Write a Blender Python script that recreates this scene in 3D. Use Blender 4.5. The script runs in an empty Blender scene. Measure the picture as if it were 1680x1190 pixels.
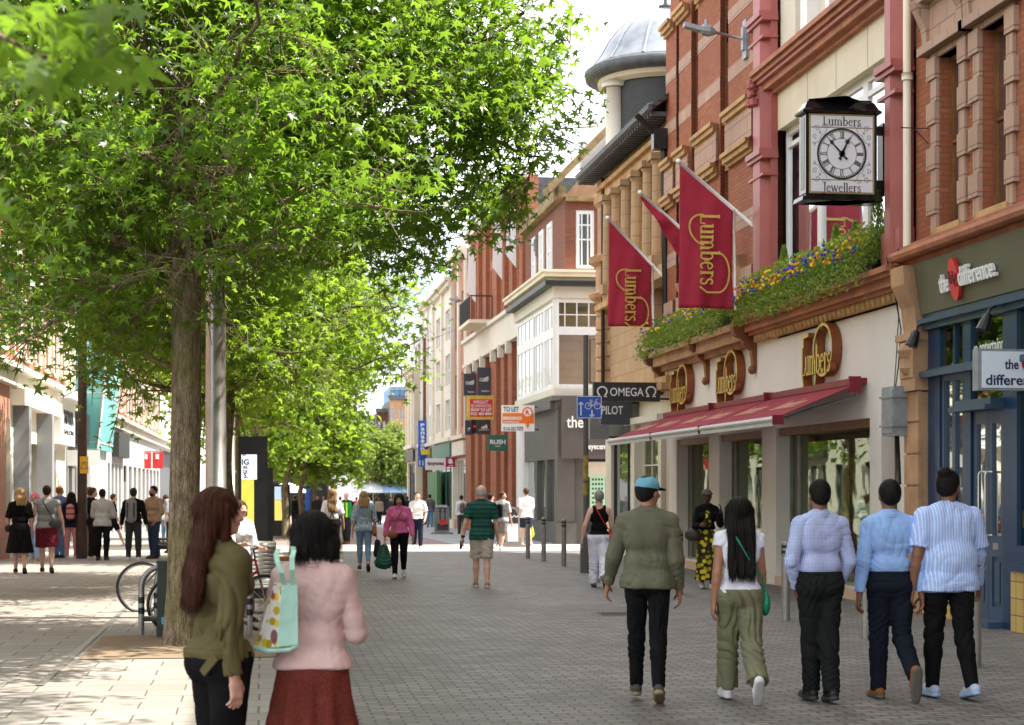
import bpy, bmesh, math, random
import numpy as np
from mathutils import Vector, Matrix
R = math.radians
sc = bpy.context.scene
COL = sc.collection
# ---------------------------------------------------------------- camera, sky, sun
FPX, CX, HY, CAMH = 2900.0, 840.0, 800.0, 1.71
YAW = R(8.05)
cam_d = bpy.data.cameras.new('camera'); cam = bpy.data.objects.new('camera', cam_d); COL.objects.link(cam)
cam.location = (0, 0, CAMH); cam.rotation_euler = (R(90), 0, -YAW)
cam_d.sensor_width = 36; cam_d.lens = FPX / 1680 * 36; cam_d.shift_y = 205 / 1680
cam_d.clip_end = 1500; cam_d.clip_start = .05
cam_d.dof.use_dof = True; cam_d.dof.focus_distance = 18.5; cam_d.dof.aperture_fstop = 4.5
sc.camera = cam
SUN_EL, SUN_AZ = R(57), math.atan2(-.12, .99)      # azimuth measured from +X
sd = Vector((math.cos(SUN_EL) * math.cos(SUN_AZ), math.cos(SUN_EL) * math.sin(SUN_AZ), math.sin(SUN_EL)))
sun_d = bpy.data.lights.new('sun', 'SUN'); sun = bpy.data.objects.new('sun', sun_d); COL.objects.link(sun)
sun_d.energy = 5.0; sun_d.angle = R(.55); sun_d.color = (1, .93, .82)
sun.rotation_euler = sd.to_track_quat('Z', 'Y').to_euler()
w = bpy.data.worlds.new("World"); sc.world = w; w.use_nodes = True
nt = w.node_tree; nt.nodes.clear()
wo = nt.nodes.new('ShaderNodeOutputWorld'); wb = nt.nodes.new('ShaderNodeBackground')
sk = nt.nodes.new('ShaderNodeTexSky'); sk.sky_type = 'NISHITA'; sk.sun_disc = False
sk.sun_elevation = SUN_EL; sk.sun_rotation = math.pi / 2 - SUN_AZ
tc = nt.nodes.new('ShaderNodeTexCoord'); mp = nt.nodes.new('ShaderNodeMapping'); mp.inputs['Scale'].default_value = (1, 1, 2.6)
no = nt.nodes.new('ShaderNodeTexNoise'); no.inputs['Scale'].default_value = 2.3; no.inputs['Detail'].default_value = 7
cr = nt.nodes.new('ShaderNodeValToRGB'); cr.color_ramp.elements[0].position = .36; cr.color_ramp.elements[1].position = .58
mx = nt.nodes.new('ShaderNodeMix'); mx.data_type = 'RGBA'; mx.inputs[7].default_value = (11.4, 11.3, 11.3, 1)
nt.links.new(tc.outputs['Generated'], mp.inputs[0]); nt.links.new(mp.outputs[0], no.inputs['Vector'])
nt.links.new(no.outputs[0], cr.inputs[0]); nt.links.new(cr.outputs[0], mx.inputs[0]); nt.links.new(sk.outputs[0], mx.inputs[6])
nt.links.new(mx.outputs[2], wb.inputs[0]); nt.links.new(wb.outputs[0], wo.inputs[0]); wb.inputs[1].default_value = .10
sc.view_settings.view_transform = 'Standard'; sc.view_settings.look = 'None'; sc.view_settings.gamma = 1
sc.view_settings.use_curve_mapping = False; sc.view_settings.exposure = 1.42

# ---------------------------------------------------------------- photo geometry: rays of the measured camera met with real planes
_f = (math.sin(YAW), math.cos(YAW)); _r = (math.cos(YAW), -math.sin(YAW))
def gz(Y): return -.008 * max(0., Y - 40)
def ray(px): a = (px - CX) / FPX; return (_f[0] + a * _r[0], _f[1] + a * _r[1])
def onX(px, X): d = ray(px); return X * d[1] / d[0]
def zat(py, X, Y): return CAMH + (HY - py) / FPX * (X * _f[0] + Y * _f[1])
def PX(px, py, X): Y = onX(px, X); return Vector((X, Y, zat(py, X, Y)))
def PY(px, py, Y): d = ray(px); X = Y * d[0] / d[1]; return Vector((X, Y, zat(py, X, Y)))
def G(px, py):
    d = ray(px); t = 20.
    for _ in range(30): t = (CAMH - gz(t * d[1])) * FPX / (py - HY)
    return Vector((t * d[0], t * d[1], gz(t * d[1])))
# ---------------------------------------------------------------- objects
def thing(name, label, cat, loc=(0, 0, 0), group=None, rz=0):
    o = bpy.data.objects.new(name, None); COL.objects.link(o); o.location = loc; o.rotation_euler = (0, 0, rz)
    o.empty_display_size = .1; o['label'] = label; o['category'] = cat
    if group: o['group'] = group
    return o
def tag(o, label, cat, group=None):
    o['label'] = label; o['category'] = cat
    if group: o['group'] = group
    return o
class MB:
    def __init__(s): s.v = []; s.f = []; s.m = []
    def add(s, vs, fs, mi=0):
        n = len(s.v); s.v += [tuple(v) for v in vs]; s.f += [tuple(i + n for i in f) for f in fs]; s.m += [mi] * len(fs); return s
    def box(s, x0, x1, y0, y1, z0, z1, mi=0):
        if x0 > x1: x0, x1 = x1, x0
        if y0 > y1: y0, y1 = y1, y0
        if z0 > z1: z0, z1 = z1, z0
        return s.add([(x0,y0,z0),(x1,y0,z0),(x1,y1,z0),(x0,y1,z0),(x0,y0,z1),(x1,y0,z1),(x1,y1,z1),(x0,y1,z1)],
                     [(0,3,2,1),(4,5,6,7),(0,1,5,4),(1,2,6,5),(2,3,7,6),(3,0,4,7)], mi)
    def quad(s, a, b, c, d, mi=0): return s.add([a, b, c, d], [(0, 1, 2, 3)], mi)
    def prism(s, poly, off, mi=0):      # poly list of 3D points, off vector
        n = len(poly); off = Vector(off); P = [Vector(p) for p in poly]
        return s.add(P + [p + off for p in P], [tuple(range(n))[::-1], tuple(range(n, 2 * n))] + [(i, (i + 1) % n, (i + 1) % n + n, i + n) for i in range(n)], mi)
    def tube(s, pts, rs, seg=10, caps=True, mi=0):
        pts = [Vector(p) for p in pts]
        if not hasattr(rs, '__len__'): rs = [rs] * len(pts)
        vs = []; fs = []; n = len(pts); up = None
        for i, p in enumerate(pts):
            t = (pts[min(i + 1, n - 1)] - pts[max(i - 1, 0)])
            if t.length < 1e-9: t = Vector((0, 0, 1))
            t.normalize()
            if up is None: up = Vector((1, 0, 0)) if abs(t.x) < .9 else Vector((0, 1, 0))
            a = t.cross(up); a.normalize(); b = a.cross(t); up = b
            for k in range(seg):
                q = 2 * math.pi * k / seg; vs.append(p + rs[i] * (a * math.cos(q) + b * math.sin(q)))
        for i in range(n - 1):
            for k in range(seg):
                k2 = (k + 1) % seg; fs.append((i*seg+k, i*seg+k2, (i+1)*seg+k2, (i+1)*seg+k))
        if caps: fs.append(tuple(range(seg))); fs.append(tuple(range((n-1)*seg, n*seg))[::-1])
        return s.add(vs, fs, mi)
    def lathe(s, c, prof, seg=16, mi=0, a0=0, a1=2 * math.pi):   # prof (r, z)
        full = abs(a1 - a0 - 2 * math.pi) < 1e-6; m = seg if full else seg + 1; vs = []; fs = []
        for r, z in prof:
            for k in range(m):
                q = a0 + (a1 - a0) * k / seg; vs.append((c[0] + r * math.cos(q), c[1] + r * math.sin(q), c[2] + z))
        for i in range(len(prof) - 1):
            for k in range(seg):
                k2 = (k + 1) % m; fs.append((i*m+k, i*m+k2, (i+1)*m+k2, (i+1)*m+k))
        return s.add(vs, fs, mi)
    def ball(s, c, r, seg=10, mi=0):
        if not hasattr(r, '__len__'): r = (r, r, r)
        vs = []; fs = []; h = seg // 2
        for i in range(h + 1):
            t = math.pi * i / h
            for k in range(seg):
                q = 2 * math.pi * k / seg; vs.append((c[0]+r[0]*math.sin(t)*math.cos(q), c[1]+r[1]*math.sin(t)*math.sin(q), c[2]+r[2]*math.cos(t)))
        for i in range(h):
            for k in range(seg):
                k2 = (k+1) % seg; fs.append((i*seg+k, (i+1)*seg+k, (i+1)*seg+k2, i*seg+k2))
        return s.add(vs, fs, mi)
def mkobj(name, vs, fs, mats, parent=None, mi=None, smooth=False, local=False, kind=None):
    me = bpy.data.meshes.new(name)
    if parent is not None and not local:
        L = parent.location; q = parent
        off = Vector(L)
        while q.parent is not None: q = q.parent; off = off + Vector(q.location)
        vs = [(v[0]-off[0], v[1]-off[1], v[2]-off[2]) for v in vs]
    me.from_pydata([tuple(v) for v in vs], [], [tuple(f) for f in fs])
    if not isinstance(mats, (list, tuple)): mats = [mats]
    for m in mats: me.materials.append(m)
    if mi is not None and len(mats) > 1: me.polygons.foreach_set('material_index', mi)
    if smooth: me.polygons.foreach_set('use_smooth', [True] * len(me.polygons))
    o = bpy.data.objects.new(name, me); COL.objects.link(o)
    if parent is not None: o.parent = parent
    if kind: o['kind'] = kind
    return o
def build(name, mb, mats, parent=None, smooth=False, local=False, kind=None):
    return mkobj(name, mb.v, mb.f, mats, parent, mb.m, smooth, local, kind)
def build_each(name, mb, mats, parent=None):
    par = list(range(len(mb.v)))
    def fd(a):
        while par[a] != a: par[a] = par[par[a]]; a = par[a]
        return a
    for f in mb.f:
        for b in f[1:]: par[fd(b)] = fd(f[0])
    gr = {}
    for f, m in zip(mb.f, mb.m): gr.setdefault(fd(f[0]), []).append((f, m))
    for fs in gr.values():
        ids = sorted({i for f, _ in fs for i in f}); mp_ = {v: k for k, v in enumerate(ids)}; mkobj(name, [mb.v[i] for i in ids], [tuple(mp_[i] for i in f) for f, _ in fs], mats, parent, [m for _, m in fs])
def copy_tree(o, parent=None):
    c = o.copy(); COL.objects.link(c)
    if parent: c.parent = parent
    for ch in list(o.children): copy_tree(ch, c)
    return c
# ---------------------------------------------------------------- text
_tc = {}
def tmesh(body, off=0.0, ex=0.0):
    k = (body, off, ex)
    if k in _tc: return _tc[k]
    cu = bpy.data.curves.new('t', 'FONT'); cu.body = body; cu.size = 1; cu.offset = off; cu.extrude = ex; cu.resolution_u = 3
    o = bpy.data.objects.new('t', cu); COL.objects.link(o)
    dg = bpy.context.evaluated_depsgraph_get(); dg.update()
    me = bpy.data.meshes.new_from_object(o.evaluated_get(dg))
    V = np.array([v.co[:] for v in me.vertices]); F = [tuple(p.vertices) for p in me.polygons]
    bpy.data.objects.remove(o); bpy.data.curves.remove(cu); bpy.data.meshes.remove(me)
    V[:, 0] -= V[:, 0].min(); V[:, 1] -= V[:, 1].min(); V[:, :2] /= max(V[:, 1].max(), 1e-6)
    _tc[k] = (V, F); return V, F
def put_text(mb, body, o, u, v, w=None, h=None, depth=.004, off=0.0, mi=0, cen=False):
    """lower-left corner o, unit direction u (reading), v (up); w width and h height in metres"""
    V, F = tmesh(body, off, .5 if depth else 0.)
    W = V[:, 0].max(); o = Vector(o); u = Vector(u).normalized(); v = Vector(v).normalized(); n = u.cross(v)
    if h is None: h = w / W
    if w is None: w = h * W
    if cen: o = o - u * w / 2 - v * h / 2
    mb.add([o + u * (p[0] / W * w) + v * (p[1] * h) + n * (p[2] * depth) for p in V], F, mi)
# serif lettering drawn as pen strokes (thick uprights, hairlines, bracket serifs)
def _arc(cx, cy, rx, ry, a0, a1, n=10): return [(cx + rx * math.cos(R(a0 + (a1 - a0) * i / n)), cy + ry * math.sin(R(a0 + (a1 - a0) * i / n))) for i in range(n + 1)]
T_, t_ = .13, .055
def _ser(x, y, w=.24): return ([(x - w / 2, y), (x + w / 2, y)], t_)
SER = {
 'L': (.62, [([(.16, 0), (.16, 1)], T_), _ser(.16, .975), ([(.06, .03), (.6, .03)], t_), ([(.58, .03), (.6, .26)], .06)]),
 'J': (.40, [([(.24, 1), (.24, .05)], T_), _ser(.24, .975, .3), (_arc(.09, .02, .15, .22, 0, -120), .07), ([(.0, -.12), (.03, -.17)], .1)]),
 'u': (.66, [([(.15, .66), (.15, .2)], T_), _ser(.1, .645, .17), (_arc(.3, .2, .16, .18, 180, 330), .075), ([(.5, .66), (.5, .0)], T_), _ser(.45, .645, .17), _ser(.56, .025, .16)]),
 'm': (1.0, [([(.15, .66), (.15, 0)], T_), _ser(.1, .645, .17), _ser(.15, .025), (_arc(.32, .44, .16, .2, 160, 0), .075), ([(.49, .46), (.49, 0)], T_), _ser(.49, .025), (_arc(.66, .44, .16, .2, 160, 0), .075), ([(.83, .46), (.83, 0)], T_), _ser(.83, .025)]),
 'b': (.64, [([(.14, 1), (.14, .02)], T_), _ser(.09, .985, .17), (_arc(.33, .33, .21, .3, 150, -150, 14), .085), ([(.53, .2), (.535, .45)], T_)]),
 'e': (.56, [(_arc(.29, .32, .21, .3, 20, 320, 14), .085), ([(.1, .37), (.49, .41)], .05), ([(.09, .18), (.09, .46)], .1)]),
 'r': (.46, [([(.15, .66), (.15, 0)], T_), _ser(.1, .645, .17), _ser(.15, .025), (_arc(.31, .45, .14, .17, 170, 50), .075), ([(.39, .54), (.42, .58)], .12)]),
 's': (.46, [(_arc(.24, .48, .15, .14, 30, 230, 8) + _arc(.22, .18, .16, .16, 50, -150, 9), .09), ([(.38, .5), (.38, .64)], .04), ([(.06, .03), (.06, .2)], .04)]),
 'w': (.86, [([(.08, .64), (.26, .02)], T_), ([(.26, .02), (.42, .6)], .06), ([(.4, .64), (.6, .02)], T_), ([(.6, .02), (.78, .62)], .06), _ser(.08, .645, .2), _ser(.42, .645, .18), _ser(.78, .645, .18)]),
 'l': (.30, [([(.15, 1), (.15, 0)], T_), _ser(.1, .985, .17), _ser(.15, .025)]),
}
def strip2d(pts, w, close=False):
    vs = []; fs = []; n = len(pts); P = [Vector((p[0], p[1])) for p in pts]
    for i in range(n):
        if close: a, b = P[(i - 1) % n], P[(i + 1) % n]
        else: a, b = P[max(i - 1, 0)], P[min(i + 1, n - 1)]
        t = b - a; t.normalize(); m = Vector((-t.y, t.x)); ww = w[i] if hasattr(w, '__len__') else w
        vs += [P[i] + m * ww / 2, P[i] - m * ww / 2]
    for i in range(n if close else n - 1): j = (i + 1) % n; fs.append((2*i, 2*i+1, 2*j+1, 2*j))
    return vs, fs
def place2d(mb, vs, fs, o, u, v, z=0., depth=0., mi=0, mis=None):
    o = Vector(o); u = Vector(u); v = Vector(v); n = u.cross(v).normalized()
    A = [o + u * p[0] + v * p[1] + n * z for p in vs]
    if not depth: mb.add(A, fs, mi); return
    k = len(A); B = [p - n * depth for p in A]
    from collections import Counter
    ec = Counter(); dr = {}
    for f in fs:
        for i in range(len(f)):
            a, b = f[i], f[(i+1) % len(f)]; ec[frozenset((a, b))] += 1; dr[frozenset((a, b))] = (a, b)
    side = [(dr[e][1], dr[e][0], dr[e][0] + k, dr[e][1] + k) for e in ec if ec[e] == 1]
    n0 = len(mb.v); mb.add(A + B, fs, mi); mb.add([], [], 0)
    mb.f += [tuple(i + n0 for i in f) for f in side]; mb.m += [mi if mis is None else mis] * len(side)
def serif(mb, word, o, u, v, h, w=None, z=.002, depth=0., mi=0, mis=None, cen=False, sx=1.):
    W = sum(SER[c][0] for c in word)
    kx = (w / W) if w else h * sx
    o = Vector(o); u = Vector(u).normalized(); v = Vector(v).normalized()
    if cen: o = o - u * (W * kx / 2) - v * h / 2
    x = 0; q = 0
    for c in word:
        for pts, wd in SER[c][1]:
            P = [((p[0] + x) * kx / h, p[1]) for p in pts]
            vs, fs = strip2d(P, wd * (.8 + .2 * kx / h)); q += 1
            place2d(mb, vs, fs, o, u * h, v * h, z + (q % 7) * .0006, depth, mi, mis)
        x += SER[c][0]
# ---------------------------------------------------------------- materials
def mat(name, col=(.5, .5, .5), rough=.7, metal=0., spec=.5):
    m = bpy.data.materials.new(name); m.use_nodes = True; b = m.node_tree.nodes['Principled BSDF']
    b.inputs['Base Color'].default_value = (*col, 1); b.inputs['Roughness'].default_value = rough
    b.inputs['Metallic'].default_value = metal; b.inputs['Specular IOR Level'].default_value = spec
    return m
class N:
    def __init__(s, m): s.m = m; s.t = m.node_tree; s.b = s.t.nodes.get('Principled BSDF')
    def n(s, ty, **kw):
        o = s.t.nodes.new('ShaderNode' + ty)
        for k, v in kw.items():
            if k.startswith('i_'):
                key = k[2:]; key = int(key) if key.isdigit() else key.replace('_', ' ')
                o.inputs[key].default_value = v
            else: setattr(o, k, v)
        return o
    def l(s, a, b): s.t.links.new(a, b)
    def pos(s, scale=(1, 1, 1), rot=(0, 0, 0), obj=False):
        if obj: g = s.n('TexCoord').outputs['Object']
        else: g = s.n('NewGeometry').outputs['Position']
        m = s.n('Mapping'); m.inputs['Scale'].default_value = scale; m.inputs['Rotation'].default_value = rot
        s.l(g, m.inputs[0]); return m.outputs[0]
    def mix(s, fac, a, b, mode='MIX'):
        m = s.n('Mix', data_type='RGBA', blend_type=mode)
        for v, i in ((fac, 0), (a, 6), (b, 7)):
            if hasattr(v, 'links') or isinstance(v, bpy.types.NodeSocket): s.l(v, m.inputs[i])
            else: m.inputs[i].default_value = (*v, 1) if isinstance(v, (tuple, list)) and len(v) == 3 else v
        return m.outputs[2]
    def ramp(s, f, p0, p1, c0=(0, 0, 0), c1=(1, 1, 1)):
        r = s.n('ValToRGB'); e = r.color_ramp.elements; e[0].position = p0; e[1].position = p1
        e[0].color = (*c0, 1); e[1].color = (*c1, 1); s.l(f, r.inputs[0]); return r.outputs[0]
    def noise(s, sc_=5., det=4., vec=None, rough=.5):
        n = s.n('TexNoise', i_Scale=sc_, i_Detail=det, i_Roughness=rough)
        if vec is not None: s.l(vec, n.inputs['Vector'])
        return n.outputs[0]
    def bump(s, h, st=.3, d=.01):
        b = s.n('Bump'); b.inputs['Strength'].default_value = st; b.inputs['Distance'].default_value = d
        s.l(h, b.inputs['Height']); s.l(b.outputs[0], s.b.inputs['Normal']); return b.outputs[0]
    def col(s, c): s.l(c, s.b.inputs['Base Color'])
def mottled(name, col, rough=.75, amp=.18, scale=3., bump=.2, metal=0., dirt=.0, dist=.004, spec=.4, obj=False):
    m = mat(name, col, rough, metal, spec); q = N(m); p = q.pos(obj=obj)
    a = q.noise(scale, 6, p, .6); b = q.noise(scale * 9, 3, p)
    d = tuple(c * (1 - amp) for c in col); l = tuple(min(1, c * (1 + amp)) for c in col)
    c = q.mix(q.ramp(a, .3, .7), d, l); c = q.mix(q.ramp(b, .35, .65), q.mix(.5 * amp + .05, c, d), c)
    if dirt:
        st = q.noise(1., 5, q.pos((2.2, 2.2, .35), obj=obj), .65)
        c = q.mix(q.ramp(st, .52, .8, (0, 0, 0), (dirt,) * 3), c, tuple(k * .35 for k in col))
    q.col(c); q.bump(b, bump, dist); return m
def brickmat(name, c1, c2, mortar, bw=.225, bh=.075, ms=.012, rough=.85, var=.25, bumpd=.006, axis='wall', off=.5, big=None):
    m = mat(name, c1, rough, 0, .3); q = N(m)
    g = q.n('NewGeometry').outputs['Position']; s = q.n('SeparateXYZ'); q.l(g, s.inputs[0])
    cb = q.n('CombineXYZ')
    if axis == 'wall':
        ad = q.n('Math', operation='ADD'); q.l(s.outputs[0], ad.inputs[0]); q.l(s.outputs[1], ad.inputs[1])
        q.l(ad.outputs[0], cb.inputs[0]); q.l(s.outputs[2], cb.inputs[1])
    elif axis == 'x': q.l(s.outputs[0], cb.inputs[0]); q.l(s.outputs[1], cb.inputs[1])
    else: q.l(s.outputs[1], cb.inputs[0]); q.l(s.outputs[0], cb.inputs[1])
    vec = cb.outputs[0]
    if axis != 'wall':      # slightly irregular courses
        wn = q.n('TexNoise', i_Scale=.8, i_Detail=3); q.l(vec, wn.inputs['Vector'])
        va = q.n('VectorMath', operation='SCALE'); q.l(wn.outputs['Color'], va.inputs[0]); va.inputs['Scale'].default_value = .05
        vb = q.n('VectorMath', operation='ADD'); q.l(vec, vb.inputs[0]); q.l(va.outputs[0], vb.inputs[1]); vec = vb.outputs[0]
    b = q.n('TexBrick', offset=off, i_Scale=1., i_Mortar_Size=ms, i_Mortar_Smooth=.15, i_Bias=0., i_Brick_Width=bw, i_Row_Height=bh)
    q.l(vec, b.inputs['Vector']); b.inputs['Color1'].default_value = (*c1, 1); b.inputs['Color2'].default_value = (*c2, 1); b.inputs['Mortar'].default_value = (*mortar, 1)
    big_ = q.noise(.55, 6, g, .6); sm = q.noise(14, 4, g)
    c = q.mix(q.ramp(big_, .3, .72, (var,) * 3, (0, 0, 0)), b.outputs[0], tuple(k * .45 for k in c1))
    c = q.mix(q.ramp(sm, .3, .7, (.22,) * 3, (0, 0, 0)), c, tuple(k * .6 for k in c2))
    if axis != 'wall':      # trodden gum spots and darker worn patches
        vo = q.n('TexVoronoi', i_Scale=2.6, i_Randomness=1.); q.l(g, vo.inputs['Vector']); c = q.mix(q.ramp(vo.outputs['Distance'], .05, .075, (.55,) * 3, (0,) * 3), c, tuple(min(1, k * 2.2) for k in c1))
        st = q.noise(.23, 5, g, .7); c = q.mix(q.ramp(st, .5, .68, (0,) * 3, (.4,) * 3), c, tuple(k * .5 for k in c1))
    q.col(c)
    h = q.n('Math', operation='SUBTRACT'); h.inputs[0].default_value = 1.; q.l(b.outputs['Fac'], h.inputs[1])
    h2 = q.n('Math', operation='MULTIPLY_ADD'); q.l(sm, h2.inputs[0]); h2.inputs[1].default_value = .35; q.l(h.outputs[0], h2.inputs[2])
    q.bump(h2.outputs[0], .6, bumpd); return m
def glassmat(name, tint=(.02, .025, .03), rough=.02, refl=.45):
    m = mat(name, tint, .35, 0, .5); q = N(m); out = q.t.nodes['Material Output']
    gl = q.n('BsdfGlossy'); gl.inputs['Roughness'].default_value = rough; gl.inputs['Color'].default_value = (.9, .93, .95, 1)
    lw = q.n('LayerWeight'); lw.inputs[0].default_value = .35
    ma = q.n('Math', operation='MULTIPLY_ADD'); q.l(lw.outputs['Facing'], ma.inputs[0]); ma.inputs[1].default_value = .6; ma.inputs[2].default_value = refl * .6
    ms = q.n('MixShader'); q.l(ma.outputs[0], ms.inputs[0]); q.l(q.b.outputs[0], ms.inputs[1]); q.l(gl.outputs[0], ms.inputs[2]); q.l(ms.outputs[0], out.inputs[0])
    n = q.noise(1.3, 2, q.pos()); b = q.n('Bump'); b.inputs['Strength'].default_value = .12; b.inputs['Distance'].default_value = .02; q.l(n, b.inputs['Height']); q.l(b.outputs[0], gl.inputs['Normal'])
    return m
def clearglass(name, refl=.35):
    m = bpy.data.materials.new(name); m.use_nodes = True; q = N(m); q.t.nodes.remove(q.b); out = q.t.nodes['Material Output']
    tr = q.n('BsdfTransparent'); tr.inputs[0].default_value = (.82, .86, .84, 1)
    gl = q.n('BsdfGlossy'); gl.inputs['Roughness'].default_value = .01; gl.inputs['Color'].default_value = (.52, .56, .42, 1)
    lw = q.n('LayerWeight'); lw.inputs[0].default_value = .4
    ma = q.n('Math', operation='MULTIPLY_ADD'); q.l(lw.outputs['Facing'], ma.inputs[0]); ma.inputs[1].default_value = .38; ma.inputs[2].default_value = refl * .4
    n = q.noise(1.1, 2, q.pos()); b = q.n('Bump'); b.inputs['Strength'].default_value = .1; b.inputs['Distance'].default_value = .02; q.l(n, b.inputs['Height']); q.l(b.outputs[0], gl.inputs['Normal'])
    ms = q.n('MixShader'); q.l(ma.outputs[0], ms.inputs[0]); q.l(tr.outputs[0], ms.inputs[1]); q.l(gl.outputs[0], ms.inputs[2]); q.l(ms.outputs[0], out.inputs[0])
    return m
M = {}
M['brick_red'] = brickmat('brick_red', (.36, .10, .045), (.46, .15, .065), (.20, .12, .085))
M['brick_orange'] = brickmat('brick_orange', (.44, .13, .06), (.52, .18, .085), (.33, .2, .14))
M['brick_dark'] = brickmat('brick_dark', (.23, .075, .045), (.3, .105, .06), (.16, .1, .075), var=.45)
M['brick_pink'] = brickmat('brick_pink', (.5, .19, .12), (.56, .24, .15), (.4, .28, .22))
M['stone_pink'] = brickmat('stone_pink', (.47, .30, .225), (.52, .35, .26), (.25, .15, .11), .5, .3, .01, .8, .3, .004)
M['stone_tan'] = brickmat('stone_tan', (.50, .33, .185), (.56, .38, .22), (.28, .18, .1), .7, .35, .009, .8, .35, .004)
M['terracotta'] = mottled('terracotta', (.40, .155, .08), .7, .3, 2.5, .4, dirt=.45)
M['stone_gold'] = mottled('stone_gold', (.50, .31, .14), .8, .28, 2.5, .5, dirt=.5)
M['moss_stone'] = mottled('moss_stone', (.30, .21, .10), .9, .5, 4, .6, dirt=.6)
M['stone_warm'] = mottled('stone_warm', (.48, .285, .16), .8, .28, 2., .4, dirt=.45)
M['white_render'] = mottled('white_render', (.76, .72, .69), .85, .045, 1.1, .15, dirt=.12)
M['cream'] = mottled('cream', (.74, .66, .50), .7, .07, 1.2, .15, dirt=.2)
M['cream_light'] = mottled('cream_light', (.68, .63, .53), .7, .06, 1.2, .15, dirt=.2)
M['white_paint'] = mottled('white_paint', (.8, .8, .79), .45, .05, 1.5, .1, dirt=.15)
M['red_paint'] = mottled('red_paint', (.38, .105, .095), .45, .14, 1.6, .15, dirt=.25)
M['red_paint_lt'] = mottled('red_paint_lt', (.52, .2, .165), .5, .14, 1.6, .15, dirt=.2)
M['blue_paint'] = mottled('blue_paint', (.011, .04, .105), .3, .18, 2, .1, dirt=.3)
M['blue_lt'] = mottled('blue_lt', (.04, .075, .13), .35, .15, 2, .1, dirt=.3)
M['olive'] = mottled('olive', (.115, .108, .066), .6, .1, 1.5, .1)
M['charcoal'] = mottled('charcoal', (.03, .032, .034), .5, .2, 3, .1)
M['grey_dk'] = mottled('grey_dk', (.10, .095, .09), .6, .15, 2, .15, dirt=.2)
M['grey_mid'] = mottled('grey_mid', (.22, .215, .21), .6, .12, 2, .15)
M['grey_lt'] = mottled('grey_lt', (.5, .5, .5), .6, .1, 2, .15)
M['white_wall'] = mottled('white_wall', (.75, .75, .74), .7, .08, 1.3, .15, dirt=.25)
M['slate'] = mottled('slate', (.09, .095, .105), .6, .3, 5, .4)
M['lead'] = mottled('lead', (.30, .325, .36), .38, .25, 2.5, .25, metal=.55, dirt=.35)
M['steel'] = mottled('steel', (.42, .42, .41), .33, .12, 6, .08, metal=.9, spec=.5)
M['steel_dull'] = mottled('steel_dull', (.27, .265, .25), .45, .2, 5, .12, metal=.6)
M['galv'] = mottled('galv', (.30, .33, .36), .5, .2, 6, .1, metal=.4)
M['black'] = mottled('black', (.012, .012, .013), .35, .2, 5, .05)
M['black_gloss'] = mottled('black_gloss', (.008, .008, .009), .12, .2, 5, .03)
M['wood_brown'] = mottled('wood_brown', (.22, .085, .03), .5, .3, 6, .2)
M['gold'] = mottled('gold', (.62, .46, .10), .4, .15, 5, .1, metal=.25)
M['logo_brown'] = mottled('logo_brown', (.27, .085, .03), .4, .2, 4, .1)
M['maroon'] = mottled('maroon', (.36, .018, .045), .8, .12, 3, .2)
M['maroon_dk'] = mottled('maroon_dk', (.2, .01, .02), .5, .2, 3, .2)
M['glass'] = glassmat('glass'); M['glass_sky'] = glassmat('glass_sky', (.10, .12, .14), .03, .95)
M['glass_warm'] = glassmat('glass_warm', (.10, .085, .04), .03, .5)
M['shopglass'] = clearglass('shopglass', .36)
M['tile_yellow'] = brickmat('tile_yellow', (.55, .37, .10), (.6, .42, .14), (.18, .12, .05), .2, .2, .008, .3, .1, .002, off=0.)
M['teal'] = mottled('teal', (.16, .50, .52), .3, .08, .6, .05)
M['roof_tile'] = brickmat('roof_tile', (.09, .07, .055), (.13, .10, .075), (.03, .025, .02), .2, .12, .02, .85, .4, .012)
M['white'] = mat('white', (.82, .82, .82), .5); M['red_sign'] = mat('red_sign', (.62, .03, .035), .45)
M['blue_sign'] = mat('blue_sign', (.02, .10, .48), .4); M['orange_sign'] = mat('orange_sign', (.8, .17, .02), .5)
M['yellow'] = mat('yellow', (.75, .5, .02), .5); M['ink'] = mat('ink', (.02, .02, .03), .6); M['navy'] = mat('navy', (.02, .03, .09), .5)
M['green_sign'] = mat('green_sign', (.03, .14, .10), .5); M['signgrey'] = mat('signgrey', (.045, .05, .07), .5)
# ================================================================ the setting
M['setts'] = brickmat('setts', (.148, .131, .123), (.285, .262, .246), (.028, .026, .025), .21, .105, .010, .62, .5, .008, axis='x')
M['slabs'] = brickmat('slabs', (.28, .255, .225), (.33, .305, .275), (.08, .072, .065), .62, .41, .008, .8, .22, .003, axis='x')
M['pinkpave'] = brickmat('pinkpave', (.27, .185, .175), (.33, .235, .215), (.1, .08, .08), .21, .105, .008, .75, .35, .003, axis='x')
M['greypave'] = brickmat('greypave', (.30, .315, .34), (.36, .375, .40), (.12, .12, .13), .6, .4, .008, .75, .2, .003, axis='x')
M['resin'] = mottled('resin', (.23, .17, .11), .9, .35, 60, .6)
def sheet(name, x0, x1, y0, y1, dz, m):
    ys = sorted({y0, y1} | ({40.} if y0 < 40 < y1 else set())); mb = MB()
    for a, b in zip(ys, ys[1:]): mb.quad((x0, a, gz(a) + dz), (x1, a, gz(a) + dz), (x1, b, gz(b) + dz), (x0, b, gz(b) + dz))
    o = build(name, mb, m); o['kind'] = 'structure'; return o
sheet('ground', -250, 250, -60, 900, 0, M['setts'])
sheet('pavement', -7, .55, -8, 56, .004, M['slabs'])
sheet('road', -7, 60, 49.0, 56.2, .008, mottled('sunlit_paving', (.42, .36, .31), .8, .12, 1.5, .2))  # sunlit crossing: sunshine put into the paler paving colour
sheet('road', -1.5, 6.1, 56.2, 170, .012, M['pinkpave'])
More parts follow.
